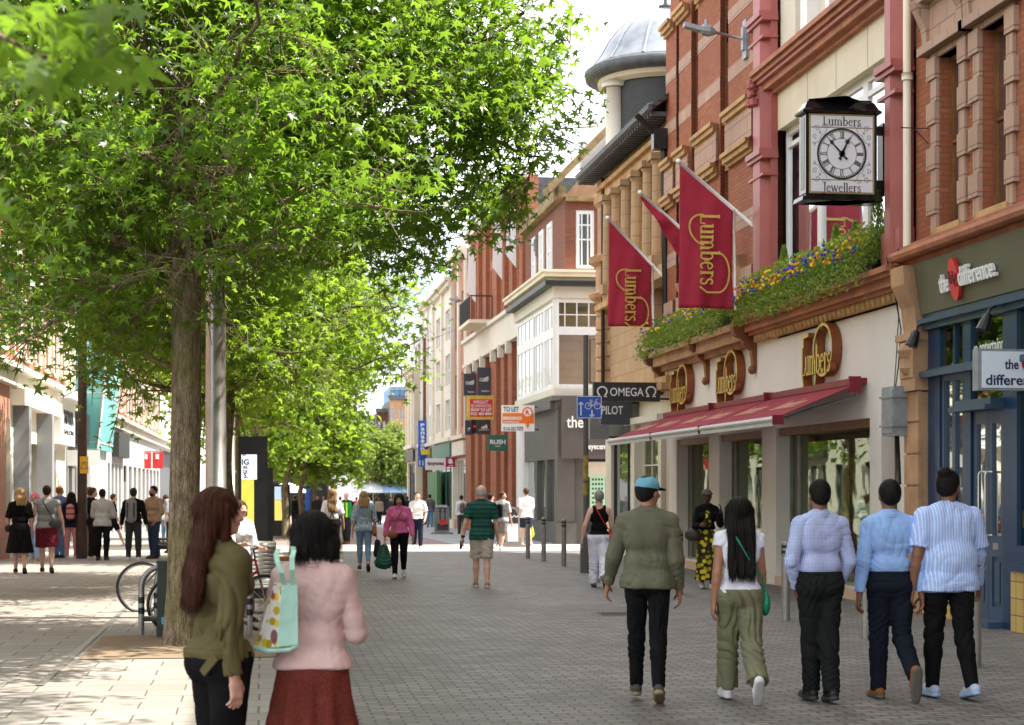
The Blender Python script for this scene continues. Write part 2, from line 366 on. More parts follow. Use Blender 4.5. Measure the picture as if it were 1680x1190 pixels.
sheet('pavement', -7, -1.5, 56, 170, .012, M['slabs'])
sheet('pavement', 6.1, 10, 56.2, 170, .016, M['greypave'])
sheet('tree_pit', -1.8, .42, 17.9, 20.7, .012, M['resin'])
sheet('tree_pit', -1.7, .42, 31.2, 34.5, .012, M['resin'])
o = sheet('drain_channel', -1.93, -1.86, 15.6, 33.5, .012, M['steel_dull'])

mc = G(1010, 1008); t = thing('smudge_disc', 'dark round iron cover set in the small paving blocks right of centre', 'manhole cover', mc); mb = MB(); mb.lathe(mc, [(0, .007), (.3, .007), (.33, .005)], 28)  # disc added where the paving has a dark smudge
for i in range(7): mb.box(mc.x - .22, mc.x + .22, mc.y - .24 + i * .08, mc.y - .22 + i * .08, .006, .011)
build('cover', mb, M['grey_dk'], t)
class Fac:
    def __init__(s, mode, base): s.mode, s.base = mode, base
    def P(s, a, z, d):
        if s.mode == 'R': return Vector((s.base - d, a, z))
        if s.mode == 'L': return Vector((s.base + d, a, z))
        return Vector((a, s.base - d, z))
    def box(s, mb, a0, a1, z0, z1, d0, d1, mi=0):
        p, q = s.P(a0, z0, d0), s.P(a1, z1, d1); mb.box(p.x, q.x, p.y, q.y, p.z, q.z, mi); return mb
    def a(s, px): return onX(px, s.base) if s.mode != 'F' else PY(px, 800, s.base).x
    def z(s, px, py): return (PX(px, py, s.base) if s.mode != 'F' else PY(px, py, s.base)).z
    def wall(s, mb, a0, a1, z0, z1, holes, th=.35, d=0.):
        As = sorted({a0, a1} | {h[0] for h in holes} | {h[1] for h in holes}); As = [a for a in As if a0 <= a <= a1]
        for p, q in zip(As, As[1:]):
            hs = sorted([(h[2], h[3]) for h in holes if h[0] <= p + 1e-6 and h[1] >= q - 1e-6]); c = z0
            for b, t in hs:
                if b > c: s.box(mb, p, q, c, b, d - th, d)
                c = max(c, t)
            if c < z1: s.box(mb, p, q, c, z1, d - th, d)
        return mb
    def dirs(s):     # reading direction seen from the street
        if s.mode == 'R': return Vector((0, -1, 0))
        if s.mode == 'L': return Vector((0, 1, 0))
        return Vector((1, 0, 0))
def window(F, par, a0, a1, z0, z1, fm, gm, d=-.15, fw=.07, vb=(), hb=(), bar=.035, sill=None, name='window', sash=False):
    mb = MB(); B = lambda *k: F.box(mb, *k)
    B(a0, a0 + fw, z0, z1, d, d + .07); B(a1 - fw, a1, z0, z1, d, d + .07)
    B(a0 + fw, a1 - fw, z0, z0 + fw, d, d + .07); B(a0 + fw, a1 - fw, z1 - fw, z1, d, d + .07)
    for t in vb: c = a0 + (a1 - a0) * t; B(c - bar / 2, c + bar / 2, z0 + fw, z1 - fw, d + .002, d + .062)
    for t in hb: c = z0 + (z1 - z0) * t; B(a0 + fw, a1 - fw, c - bar / 2, c + bar / 2, d + .004, d + .066)
    o = build(name, mb, fm, par)
    g = MB(); F.box(g, a0 + fw / 2, a1 - fw / 2, z0 + fw / 2, z1 - fw / 2, d + .018, d + .03); build('pane', g, gm, o)
    if sill is not None:
        g = MB(); F.box(g, a0 - .06, a1 + .06, z0 - .09, z0 - .002, d, .07); build('sill', g, sill, o)
    return o
def cornice(F, par, a0, a1, z, prof, m, name='cornice'):
    """prof: list of (z0, z1, d) courses relative to z"""
    mb = MB()
    for b, t, d in prof: F.box(mb, a0 - d * .0, a1, z + b, z + t, 0.0, d)
    return build(name, mb, m, par)
# ================================================================ right-hand side, near
XR = 8.9; F = Fac('R', XR)
A = lambda px: onX(px, XR)
# ---- brick building with the olive fascia
yE = A(1502)                                   # party line with the white-fronted shop
b0 = thing('brick_building', 'red brick building with stone-dressed windows over an olive fascia and blue shopfront', 'building', (XR, 12, 0))
hA = (A(1578), A(1541), 5.15, 7.42); hB = (A(1656), A(1612), 5.15, 7.42)
hC = (17.6, 18.9, 5.15, 7.42); hu = [(19.4, 20.3, 9.6, 12), (21, 21.9, 9.6, 12)]
mb = MB(); F.wall(mb, 9, yE - .02, 4.98, 14.6, [hA, hB, hC] + hu, .4); build('wall', mb, M['brick_red'], b0)
mb = MB(); mb.box(XR + .41, 20, 8.9, yE - .03, 0, 14.5); build('roof', mb, M['slate'], b0)
nb = thing('brick_building', 'brick building next to the olive fascia, at the right edge towards the viewer', 'building', (XR, -30, 0)); mb = MB(); mb.box(XR, 20, -40, 8.95, 0, 17.5); build('wall', mb, M['brick_red'], nb)  # added block out of view, keeps sun off the near street
mb = MB()
for (p, q, z0, z1) in (hA, hB, hC):
    k = 0; z = z0 - .1
    while z < z1 + .25:
        wl = .30 if k % 2 else .20; wr = .28 if k % 2 else .19; dd = .07 if k % 2 else .045
        F.box(mb, p - wr, p, z, z + .29, 0, dd); F.box(mb, q, q + wl, z, z + .29, 0, dd); z += .3; k += 1
    F.box(mb, p - .38, q + .4, z1 + .08, z1 + .2, .0, .16); F.box(mb, p, q, z1, z1 + .08, -.15, .04)
    F.box(mb, p - .3, q + .32, z1 + .2, z1 + .75, 0, .09)
    F.box(mb, p - .45, q + .45, z1 + .75, z1 + .86, 0, .24); F.box(mb, p - .4, q + .4, z1 + .86, z1 + .98, 0, .3)
    for c in (p - .22, q + .22):     # console brackets
        mb.prism([(XR - .0, c - .09, z1 + .15), (XR - .12, c - .09, z1 + .15), (XR - .14, c - .09, z1 + .42), (XR - .3, c - .09, z1 + .75), (XR, c - .09, z1 + .75)], (0, .18, 0))
build('window_surround', mb, M['stone_pink'], b0)
for h in (hA, hB, hC): window(F, b0, *h, M['wood_brown'], M['glass'], -.22, .06, hb=(.5,), sill=M['stone_gold'])
for h in hu: window(F, b0, *h, M['wood_brown'], M['glass'], -.22, .06, hb=(.5,), sill=M['stone_gold'])
mb = MB()
for z0, z1, d in ((4.72, 4.80, .16), (4.80, 4.93, .3), (4.93, 5.0, .22), (5.0, 5.06, .1)): F.box(mb, 9, yE + .1, z0, z1, 0, d)
mb.tube([F.P(9, 4.865, .3), F.P(yE + .1, 4.865, .3)], .075, 8)
build('cornice', mb, M['terracotta'], b0)
mb = MB()      # stone pier at the party line with curved console head
py0, py1 = A(1523), yE + .02
F.box(mb, py0, py1, .0, 3.0, 0, .12); z = .0
for k in range(7): F.box(mb, py0 - .01, py1 + .01, .03 + k * .43, .03 + k * .43 + .40, .1, .15)
F.box(mb, py0 - .03, py1 + .03, 3.02, 3.2, 0, .2)
F.box(mb, py0, py1, 3.2, 3.7, 0, .22); F.box(mb, py0 - .04, py1 + .04, 3.7, 3.8, 0, .27)
mb.prism([(XR, py0, 3.8), (XR - .16, py0, 3.8), (XR - .2, py0, 4.15), (XR - .34, py0, 4.45), (XR - .36, py0, 4.7), (XR, py0, 4.7)], (0, py1 - py0, 0))
mb.lathe((XR - .14, (py0 + py1) / 2, 3.25), [(.12, 0), (.17, .08), (.15, .2), (.2, .32), (.15, .42)], 12)
build('pier', mb, M['stone_warm'], b0)
# fascia, leaning forward
fy0, fy1 = 9., A(1525)
mb = MB(); mb.prism([(XR, fy0, 4.03), (XR - .12, fy0, 4.03), (XR - .22, fy0, 4.71), (XR, fy0, 4.71)], (0, fy1 - fy0, 0)); fa = build('fascia', mb, M['olive'], b0)
mb = MB(); nrm = Vector((-.68, 0, -.1)).normalized(); up = Vector((-.1, 0, .68)).normalized(); ud = Vector((0, -1, 0))
def fasc(px, py): p = PX(px, py, XR - .17); return p
oo = fasc(1546, 478); oo.x = XR - .12 - (oo.z - 4.03) * .147 - .01
def onf(y, z, e=.0): return Vector((XR - .12 - (z - 4.03) * .147 - .012 - e, y, z))
yT0 = A(1547) ; 
y_the, y_big, y_dif, y_end = onX(1547, 8.73), onX(1563, 8.73), onX(1580, 8.73), onX(1640, 8.73)
zb = 4.22
put_text(mb, 'the', onf(y_the, zb, .03), ud, up, w=y_the - y_big - .02, h=.235, depth=.05, off=.01)
put_text(mb, 'difference.', onf(y_dif + .03, zb + .02, .03), ud, up, w=y_dif - y_end, h=.25, depth=.05, off=.01)
build('sign_lettering', mb, M['white'], fa)
mb = MB(); c = onf((y_big + y_dif) / 2, zb + .13, .03); vs = []
ring = [c + ud * (.155 * math.cos(t)) + up * (.27 * math.sin(t)) for t in [2 * math.pi * i / 24 for i in range(24)]]
mb.prism([p + nrm * .025 for p in ring], -nrm * .05); 
so = build('sign_disc', mb, M['red_sign'], fa)
mb = MB(); put_text(mb, 'big', c + nrm * .03 - ud * .13 - up * .1, ud, up, w=.26, h=.22, depth=.01, off=.02); build('sign_lettering', mb, M['maroon_dk'], fa)
# blue shopfront
mb = MB()
F.box(mb, 9, A(1525), 3.82, 4.03, 0, .1); F.box(mb, 9, A(1525), 3.90, 3.96, .1, .17)
Y = [A(p) for p in (1525, 1545, 1583, 1596, 1649, 1672)]
F.box(mb, Y[1] + .02, Y[0], .72, 3.82, -.06, .02); F.box(mb, Y[3], Y[2], .0, 3.82, -.06, .03)
F.box(mb, Y[5], Y[4], .0, 3.82, -.06, .03)
F.box(mb, 17.3, 17.5, .7, 3.82, -.06, .03); F.box(mb, 14.8, 15, .7, 3.82, -.06, .03); F.box(mb, 12.2, 12.4, .7, 3.82, -.06, .03)
F.box(mb, 9, Y[5] - .0, .72, .82, -.1, .14); F.box(mb, 9, Y[5], .82, 1.02, -.1, .03)
yt = A(1566); F.box(mb, yt - .03, yt + .03, 3.3, 3.82, -.05, .01)
build('shopfront_frame', mb, M['blue_paint'], b0)
mb = MB(); F.box(mb, 9, Y[0] + .03, 3.18, 3.26, -.1, .14); F.box(mb, 9, Y[0], 3.26, 3.3, -.1, .05)
F.box(mb, Y[4] - .05, Y[3] + .12, 2.66, 2.72, .0, .28); F.box(mb, Y[4] - .03, Y[3] + .1, 2.72, 2.8, .0, .2)
build('hood', mb, M['blue_lt'], b0)
mb = MB()
F.box(mb, 9, Y[5], 3.3, 3.82, -.035, -.02); F.box(mb, Y[5], Y[1], 3.3, 3.82, -.036, -.021); F.box(mb, 9, Y[5], 1.02, 3.18, -.036, -.02); F.box(mb, Y[4], Y[3], 2.8, 3.18, -.036, -.02)
build('shop_window', mb, M['shopglass'], b0)
mb = MB(); F.box(mb, 9, Y[0], 0, 4, -1.6, -1.5); F.box(mb, 9, Y[0], 3.95, 4, -1.5, -.1); build('shop_interior', mb, M['grey_dk'], b0)
mb = MB(); put_text(mb, 'live entertainment', F.P(A(1590), 3.38, -.015), (0, -1, 0), (0, 0, 1), w=A(1590) - A(1662), h=.17, depth=.004, off=.01); build('window_lettering', mb, M['white'], b0)
# side light beside the doors
window(F, b0, Y[2], Y[1], .72, 3.18, M['blue_lt'], M['glass'], -.07, .08, vb=(.5,), bar=.1, name='side_light')
mb = MB(); F.box(mb, Y[2] - .01, Y[0], 0, .72, -.1, .1); F.box(mb, 9, Y[5] + .01, 0, .72, -.1, .1); build('stall_riser', mb, M['tile_yellow'], b0)
dm = (Y[3] + Y[4]) / 2
for (p, q) in ((Y[4] + .02, dm - .004), (dm + .004, Y[3] - .02)):
    mb = MB(); B = lambda *k: F.box(mb, *k); w_ = .1
    B(p, p + w_, .08, 2.66, -.06, .0); B(q - w_, q, .08, 2.66, -.06, .0)
    for z0, z1 in ((.08, .24), (.86, 1.12), (2.5, 2.66)): B(p + w_, q - w_, z0, z1, -.06, .0)
    B(p + w_, q - w_, .24, .86, -.05, -.025); B(p + w_ + .06, q - w_ - .06, .3, .8, -.025, -.005)
    dr = build('door', mb, M['blue_lt'], b0)
    g = MB(); F.box(g, p + w_, q - w_, 1.12, 2.5, -.04, -.03); build('pane', g, M['glass'], dr)
    g = MB(); hc = dm + (.10 if q > dm + .1 else -.10); g.tube([F.P(hc, 1.12, 0), F.P(hc, 1.12, .07), F.P(hc, 1.16, .09), F.P(hc, 1.86, .09), F.P(hc, 1.9, .07), F.P(hc, 1.9, 0)], .016, 8)
    build('handle', g, M['steel'], dr, smooth=True)
    g = MB(); F.box(g, (p+q)/2 - .08, (p+q)/2 + .08, .95, 1.03, 0, .012); build('letterbox', g, M['steel'], dr)
mb = MB(); F.box(mb, Y[4], Y[3], 0, .08, -.1, .22); build('doorstep', mb, M['blue_lt'], b0)
mb = MB()   # spot lamps under the fascia
for py_ in (A(1531), A(1652), 18.2, 16.3):
    mb = MB(); c = F.P(py_, 3.7, .26); mb.tube([F.P(py_, 3.93, .1), F.P(py_, 3.86, .22), c], .018, 6); mb.tube([c + Vector((.03, 0, .1)), c + Vector((-.01, 0, 0)), c + Vector((-.05, 0, -.1))], [.045, .07, .085], 10); build('spot_lamp', mb, M['black'], b0)
mb = MB(); F.box(mb, 18.9, 18.95, 1.3, 1.5, -.049, -.045); 
cc = F.P(A(1675), 1.33, -.045); mb.prism([cc + Vector((0, .09 * math.cos(t), .11 * math.sin(t))) for t in [math.pi * i / 8 for i in range(16)]], (-.004, 0, 0)); build('window_sticker', mb, M['yellow'], b0)
# projecting sign
ps = thing('projecting_sign', 'white projecting box sign with two lines of navy letters over the blue doors', 'sign', F.P(19.6, 2.9, .0))
L = PY(1600, 573, 19.7); Rr = PY(1600, 641, 19.7)
mb = MB(); mb.box(L.x, XR - .03, 19.62, 19.78, Rr.z, L.z); s1 = build('sign_box', mb, M['galv'], ps)
mb = MB(); mb.box(L.x + .045, XR - .06, 19.612, 19.62, Rr.z + .03, L.z - .03); build('sign_face', mb, mat('sign_face', (.72, .77, .86), .4), ps)
mb = MB(); sx0 = PY(1649, 600, 19.6).x; put_text(mb, 'the', (sx0, 19.61, zat(606, sx0, 19.6)), (1, 0, 0), (0, 0, 1), h=.118, w=.17, depth=.006, off=.02)
sx1 = PY(1618, 630, 19.6).x; put_text(mb, 'difference.', (sx1, 19.61, zat(632, sx1, 19.6)), (1, 0, 0), (0, 0, 1), h=.125, w=.74, depth=.006, off=.02); build('sign_lettering', mb, M['navy'], ps)
mb = MB(); cx_ = PY(1688, 598, 19.6); mb.prism([(cx_.x + .085 * math.cos(t), 19.606, cx_.z - .0 + .085 * math.sin(t)) for t in [2*math.pi*i/20 for i in range(20)]], (0, -.004, 0)); build('sign_disc', mb, M['red_sign'], ps)
# junction box with conduit on the party line
jb = thing('junction_box', 'grey-blue metal electrical box with conduit on the edge of the white shop wall', 'junction box', F.P(A(1493), 2.5, 0))
j0, j1 = A(1505), A(1484); mb = MB(); F.box(mb, j0, j1, 2.42, 3.1, .13, .33); F.box(mb, j0 + .03, j1 - .03, 2.46, 3.06, .33, .345)
for z in (2.56, 2.96): F.box(mb, j0 - .04, j1 + .03, z - .015, z + .015, .12, .36)
build('case', mb, M['galv'], jb)
mb = MB(); yy = (j0 + j1) / 2; mb.tube([F.P(yy, 2.42, .2), F.P(yy, 1.75, .17)], .035, 8); mb.tube([F.P(yy, 3.1, .22), F.P(yy + .05, 3.4, .16), F.P(yy - .05, 3.9, .16), F.P(yy + .04, 4.3, .2), F.P(yy, 4.9, .35)], .01, 5)
mb.tube([F.P(yy + .05, 3.1, .22), F.P(yy + .12, 3.6, .16), F.P(yy + .04, 4.1, .16), F.P(yy + .07, 4.5, .2)], .008, 5); build('conduit', mb, M['black'], jb, smooth=True)

# ---- white-fronted shop with large red bay above (Y 23.5..30.4) and shop wall to 38.4
zf = 4.33
s = thing('jewellers_shop', 'white rendered jewellers shop with red painted upper bay and gold lettering', 'building', (XR, 24, 0))
yS, yW = A(1502) + .04, A(1097)
W1 = (A(1163), A(1110), .17, 2.74); W2 = (A(1250), A(1180), .17, 2.74); W3 = (A(1427), A(1273), .17, 2.74); D1 = (A(1472), A(1446), .0, 2.78)
mb = MB(); F.wall(mb, yS, yW, 0, zf, [W1, W2, W3, D1], .5); build('wall', mb, M['white_render'], s)
mb = MB(); 
for W in (W1, W2, W3): F.box(mb, W[0], W[1], 0.002, .168, -.49, .02)
build('plinth', mb, mottled('pink_plinth', (.60, .40, .30), .6, .1, 3, .1), s)
for W in (W1, W2, W3):
    window(F, s, *W, M['steel_dull'], M['shopglass'], -.32, .05, vb=((.93,) if W is not W3 else (.9,)), bar=.12, name='shop_window')
    mb = MB(); F.box(mb, W[0], W[1], W[3] - .13, W[3] - .005, -.30, -.05); build('shutter_box', mb, M['wood_brown'], s)
mb = MB(); B = lambda *k: F.box(mb, *k)      # display interiors
B(yS, yW, 0, 3.2, -2.2, -2.1); B(yS, yW, 3.0, 3.1, -2.1, -.5); B(yS, yW, .0, .15, -2.1, -.5)
for y in (W3[0] - .2, W3[1] + .25, W2[0] - .2, W2[1] + .15, W1[0] - .2, W1[1] + .2): B(y - .03, y + .03, .15, 3, -2.1, -.5)
build('shop_interior', mb, mottled('interior_wall', (.55, .42, .16), .8, .15, 1), s)
mb = MB(); rnd = random.Random(4)
for W, n in ((W3, 7), (W2, 3), (W1, 3)):
    for i in range(n):
        y = W[0] + .2 + (W[1] - W[0] - .4) * (i + rnd.random() * .5) / n; h = rnd.uniform(.3, 1.0)
        F.box(mb, y, y + rnd.uniform(.1, .4), .15, .15 + h, -1.5, -.8, rnd.randrange(3))
    F.box(mb, W[0] + .3, W[1] - .3, 1.95, 2.02, -1.2, -.7, 3)
    for k in range(3): y = W[0] + .5 + k * .5; F.box(mb, y, y + .35, 1.15, 1.85, -1.45, -1.42, k)
build('window_display', mb, [M['cream_light'], M['maroon'], M['gold'], M['black']], s)
iw = bpy.data.lights  # (no extra lights: the display is lit by the sky only)
# small brown door
mb = MB(); B = lambda *k: F.box(mb, *k); p, q = D1[0], D1[1]
B(p, p + .07, 0, 2.78, -.3, -.2); B(q - .07, q, 0, 2.78, -.3, -.2); B(p + .07, q - .07, 2.68, 2.78, -.3, -.2); B(p + .07, q - .07, 2.08, 2.16, -.3, -.2)
B(p + .07, q - .07, 0.03, 2.08, -.28, -.24); B(p + .17, q - .17, .2, .9, -.24, -.22); B(p + .17, q - .17, 1.05, 1.95, -.24, -.22)
dr = build('door', mb, M['wood_brown'], s); g = MB(); F.box(g, p + .07, q - .07, 2.16, 2.68, -.27, -.26); build('pane', g, M['glass_sky'], dr)
# lower cornice: egg-and-dart band and coping (right part), scrolled planter shelf (left part)
ySm = A(1245)
mb = MB(); F.box(mb, yS, ySm, zf, zf + .12, 0, .10)
n = 34
for i in range(n):
    y = yS + .15 + (ySm - yS - .3) * i / n; mb.lathe(F.P(y + .06, zf + .07, .1), [(0, -.075), (.05, -.06), (.075, 0), (.055, .06), (0, .07)], 6)
cg = build('cornice_band', mb, M['stone_gold'], s)
mb = MB()
for z0, z1, d in ((.12, .18, .2), (.18, .3, .27), (.30, .36, .36), (.36, .44, .42)): F.box(mb, yS - .02, ySm, zf + z0, zf + z1, 0, d)
build('cornice', mb, M['terracotta'], s)
mb = MB(); zl = 4.28
for z0, z1, d in ((.0, .1, .12), (.1, .3, .3), (.3, .42, .4)): F.box(mb, ySm + .16, yW + .25, zl + z0, zl + z1, 0, d)
build('cornice', mb, M['stone_warm'], s)
def scroll(px, zt=4.62, r=.2, long=.75):
    y = A(px); mb = MB(); c = F.P(y, zt, .26)
    mb.tube([c + Vector((0, .11, 0)), c + Vector((0, -.11, 0))], r, 18); mb.tube([c + Vector((0, .13, 0)), c + Vector((0, -.13, 0))], r * .55, 14)
    mb.prism([(XR, y - .08, zt - .1), (XR - .3, y - .08, zt - .12), (XR - .24, y - .08, zt - .3), (XR - .1, y - .08, zt - .42), (XR - .06, y - .08, zt - long), (XR, y - .08, zt - long)], (0, .16, 0))
    mb.ball(F.P(y, zt - long - .02, .07), (.08, .09, .09), 8)
    build('scroll_bracket', mb, M['wood_brown'] if px != 1085 else M['stone_warm'], s, smooth=False)
for p in (1240, 1163, 1088): scroll(p)
# upper bay: pilasters, frieze, windows
zc, zh = 8.57, 7.93
for (pa, pb) in ((1253, 1276), (1471, 1499)):
    y0, y1 = A(pb), A(pa); mb = MB(); F.box(mb, y0, y1, 4.78, 14.5, 0, .12)
    mb.prism([F.P(y0 + .12, 4.78, .12), F.P(y1 - .12, 4.78, .12), F.P(y1 - .22, 4.78, .26), F.P(y0 + .22, 4.78, .26)], (0, 0, 9.7))
    for z in (7.45, 9.85): 
        F.box(mb, y0 - .05, y1 + .05, z, z + .07, 0, .3); F.box(mb, y0 - .02, y1 + .02, z + .07, z + .17, 0, .34); F.box(mb, y0 - .03, y1 + .03, z - .3, z - .25, 0, .28)
    F.box(mb, y0 - .03, y1 + .03, 4.78, 5.3, 0, .22)
    build('pilaster', mb, M['red_paint'], s)
yb0, yb1 = A(1471), A(1276)
mb = MB(); F.box(mb, yb0, yb1, zh, zc, -.3, .0); build('frieze', mb, M['cream'], s)
mb = MB()
for i in (1, 2, 3): y = yb0 + (yb1 - yb0) * i / 4 - .25; F.box(mb, y - .008, y + .008, zh + .02, zc - .02, -.01, .003)
build('frieze_joints', mb, M['grey_mid'], s)
mb = MB()
for z0, z1, d in ((.0, .08, .1), (.08, .2, .22), (.26, .34, .36), (.34, .42, .42)): F.box(mb, yb0 - .1, yb1 + .35, zc + z0, zc + z1, -.1, d)
build('cornice', mb, M['terracotta'], s); mb = MB(); F.box(mb, yb0 - .1, yb1 + .35, zc + .2, zc + .26, -.1, .30); F.box(mb, yb0 - .1, yb1 + .35, zc + .06, zc + .1, -.1, .12); build('cornice_band', mb, M['red_paint_lt'], s)
mb = MB(); c = F.P(yb1 + .38, zc + .2, .3)
for i in range(14): t = random.Random(i); mb.ball((c.x + t.uniform(-.12, .1), c.y + t.uniform(-.05, .1), c.z + t.uniform(-.35, .2)), t.uniform(.05, .11), 6)
build('carved_head', mb, M['red_paint'], s)
mb = MB(); F.box(mb, yb0, yb1, 4.3, 4.9, -.3, 0); build('spandrel', mb, M['cream'], s)
edges = [A(1276), A(1330), A(1404), A(1471)]
for q, p in zip(edges, edges[1:]):
    window(F, s, p + .001, q - .001, 4.9, zh, M['white_paint'], M['glass_sky'], -.22, .11, hb=(.905,), bar=.08)
mb = MB(); F.box(mb, yb0, yb1, zc + .42, 14.5, -.35, -.3); build('backing_wall', mb, M['red_paint'], s)
ue = [A(1276), A(1300), A(1352), A(1361), A(1388), A(1396), A(1471)]
mb = MB(); F.box(mb, ue[1], ue[0], zc + .42, 14.5, -.3, -.05); F.box(mb, ue[2], ue[1] , zc + .42, 14.5, -.3, -.22); build('stucco_panel', mb, M['cream_light'], s)
for a, b in ((1311, 1322), (1352, 1358), (1386, 1392), (1420, 1428)):
    mb = MB(); F.box(mb, A(b), A(a), zc + .42, 14.5, -.3, -.02); build('window_mullion', mb, M['white_paint'], s)
mb = MB(); mb.box(XR + .36, 20, yS, A(1253), zf, 14.5); mb.box(XR + 2.3, 20, yS, yW, 0, zf - .01); build('roof', mb, M['slate'], s)
mb = MB(); y = A(1503); mb.tube([F.P(y, 5., .13), F.P(y, 14.4, .13)], .055, 10); 
for z in (7.3, 9.2, 11.2): mb.tube([F.P(y, z, .13), F.P(y, z + .1, .13)], .075, 10)
build('downpipe', mb, M['cream'], s, smooth=True)
# planters with flowers on the cornice
def frondmesh(mb, n, y0, y1, d0, d1, z0, ztop, rng, sz, droop=0., mi=0):
    for i in range(n):
        y = rng.uniform(y0, y1); d = rng.uniform(d0, d1); z = z0 + rng.random() ** 1.3 * ztop - (rng.random() * droop if d > d1 * .65 + d0 * .35 else 0)
        c = F.P(y, z, d + (.05 if z < z0 else 0)); a = Vector((rng.uniform(-1, 1), rng.uniform(-1, 1), rng.uniform(-.4, 1))).normalized(); b = a.cross(Vector((rng.uniform(-1, 1), rng.uniform(-1, 1), rng.uniform(-1, 1)))).normalized(); q = sz * rng.uniform(.6, 1.4)
        mb.add([c - a * q, c + b * q * .45, c + a * q, c - b * q * .45], [(0, 1, 2, 3)], mi)
def leafmat(name, col, tr=.4, var=.35, spec=.35, rough=.45, warm=(.30, .36, .04), wamt=.35):
    m = mat(name, col, rough, 0, spec); q = N(m); out = q.t.nodes['Material Output']
    a = q.noise(1.1, 3, q.pos()); b = q.noise(23, 2, q.pos())
    c = q.mix(q.ramp(a, .35, .68, (0,) * 3, (wamt,) * 3), col, warm); c = q.mix(q.ramp(b, .3, .7, (var,) * 3, (0,) * 3), c, tuple(k * .42 for k in col))
    gi = q.n('NewGeometry').outputs['Random Per Island']; c = q.mix(q.ramp(gi, .0, 1., (0,) * 3, (.55,) * 3), c, tuple(k * .5 for k in col)); c = q.mix(q.ramp(gi, .0, .16, (.6,) * 3, (0,) * 3), c, tuple(min(1, k * 1.7) for k in warm))
    q.col(c); t = q.n('BsdfTranslucent'); q.l(q.mix(.5, c, tuple(min(1, k * 2.6) for k in warm)), t.inputs[0])
    ms = q.n('MixShader', i_0=tr); q.l(q.b.outputs[0], ms.inputs[1]); q.l(t.outputs[0], ms.inputs[2]); q.l(ms.outputs[0], out.inputs[0]); return m
M['plant'] = leafmat('plant', (.085, .19, .04), .35); M['plant_lt'] = leafmat('plant_lt', (.15, .27, .045), .4)
flm = [mat('petal_orange', (.85, .33, .01), .6), mat('petal_yellow', (.85, .6, .02), .6), mat('petal_violet', (.09, .07, .42), .6)]
rng = random.Random(5)
segs = [(A(1466), A(1385), 4.77, 'trailing green planter with mixed pansies below the clock on the shop cornice'),
        (A(1383), A(1318), 4.77, 'thick planter of orange and blue pansies in the middle of the shop cornice'),
        (A(1316), A(1250), 4.77, 'planter of orange and violet pansies at the left end of the moulded cornice'),
        (A(1235), A(1170), 4.72, 'bushy planter with yellow flowers between the two larger scroll brackets'),
        (A(1160), A(1093), 4.70, 'trailing ivy planter farthest along the shelf beside the smallest scroll bracket')]
for i, (y0, y1, z0, lab) in enumerate(segs):
    t = thing('flower_planter', lab, 'planter', F.P(y0, z0, .2), 'flower planters on the shop cornice')
    mb = MB(); F.box(mb, y0 + .05, y1 - .05, z0, z0 + .2, .06, .3); build('trough', mb, M['black'], t)
    mb = MB(); ob = 0 if i < 3 else .14; frondmesh(mb, 3000, y0 - .14, y1 + .14, .1 + ob, .54 + ob, z0 + .12, .36, rng, .034, .36); frondmesh(mb, 1500, y0, y1, .05, .45, z0 + .2, .5, rng, .045, 0, 1)
    build('foliage', mb, [M['plant'], M['plant_lt']], t)
    mb = MB(); nf = 60 if i < 4 else 24
    for k in range(nf):
        c = F.P(rng.uniform(y0, y1), z0 + rng.uniform(.28, .56), rng.uniform(.44, .6) + ob); mb.ball(c, (.028, .03, .028), 6, rng.choice([0, 0, 1, 2, 2] if i < 3 else [1, 2, 1]))
    build('flowers', mb, flm, t, kind='stuff')
for px, h, lab in ((1462, 1.05, 'tall pale conifer beside the right red pilaster'), (1425, .72, 'bushy conifer left of the tallest one on the shop cornice'), (1392, .8, 'small feathery conifer below the right of the clock'),
               (1345, .6, 'short conifer shrub below the left of the clock'), (1305, .85, 'thin climbing conifer against the white window frame'), (1283, .5, 'low conifer next to the left red pilaster')):
    y = A(px); t = thing('small_conifer', lab, 'shrub', F.P(y, 4.95, .2), 'small conifers in the shop planters'); mb = MB()
    for k in range(900):
        u = rng.random(); r = .17 * (1 - u) ** .7 + .02; a = rng.random() * 6.28; rr = r * rng.random() ** .5; c = F.P(y + rr * math.cos(a), 4.9 + u * h, .2 + rr * math.sin(a))
        d = Vector((math.cos(a) * .3, math.sin(a) * .3, .9)); b = Vector((rng.uniform(-1, 1), rng.uniform(-1, 1), 0)).normalized() * .012; mb.add([c - b, c + b, c + d * .07], [(0, 1, 2)])
    build('foliage', mb, M['plant_lt'], t); mb = MB(); mb.tube([F.P(y, 4.85, .2), F.P(y, 4.9 + h * .8, .2)], .012, 5); build('stem', mb, M['wood_brown'], t)
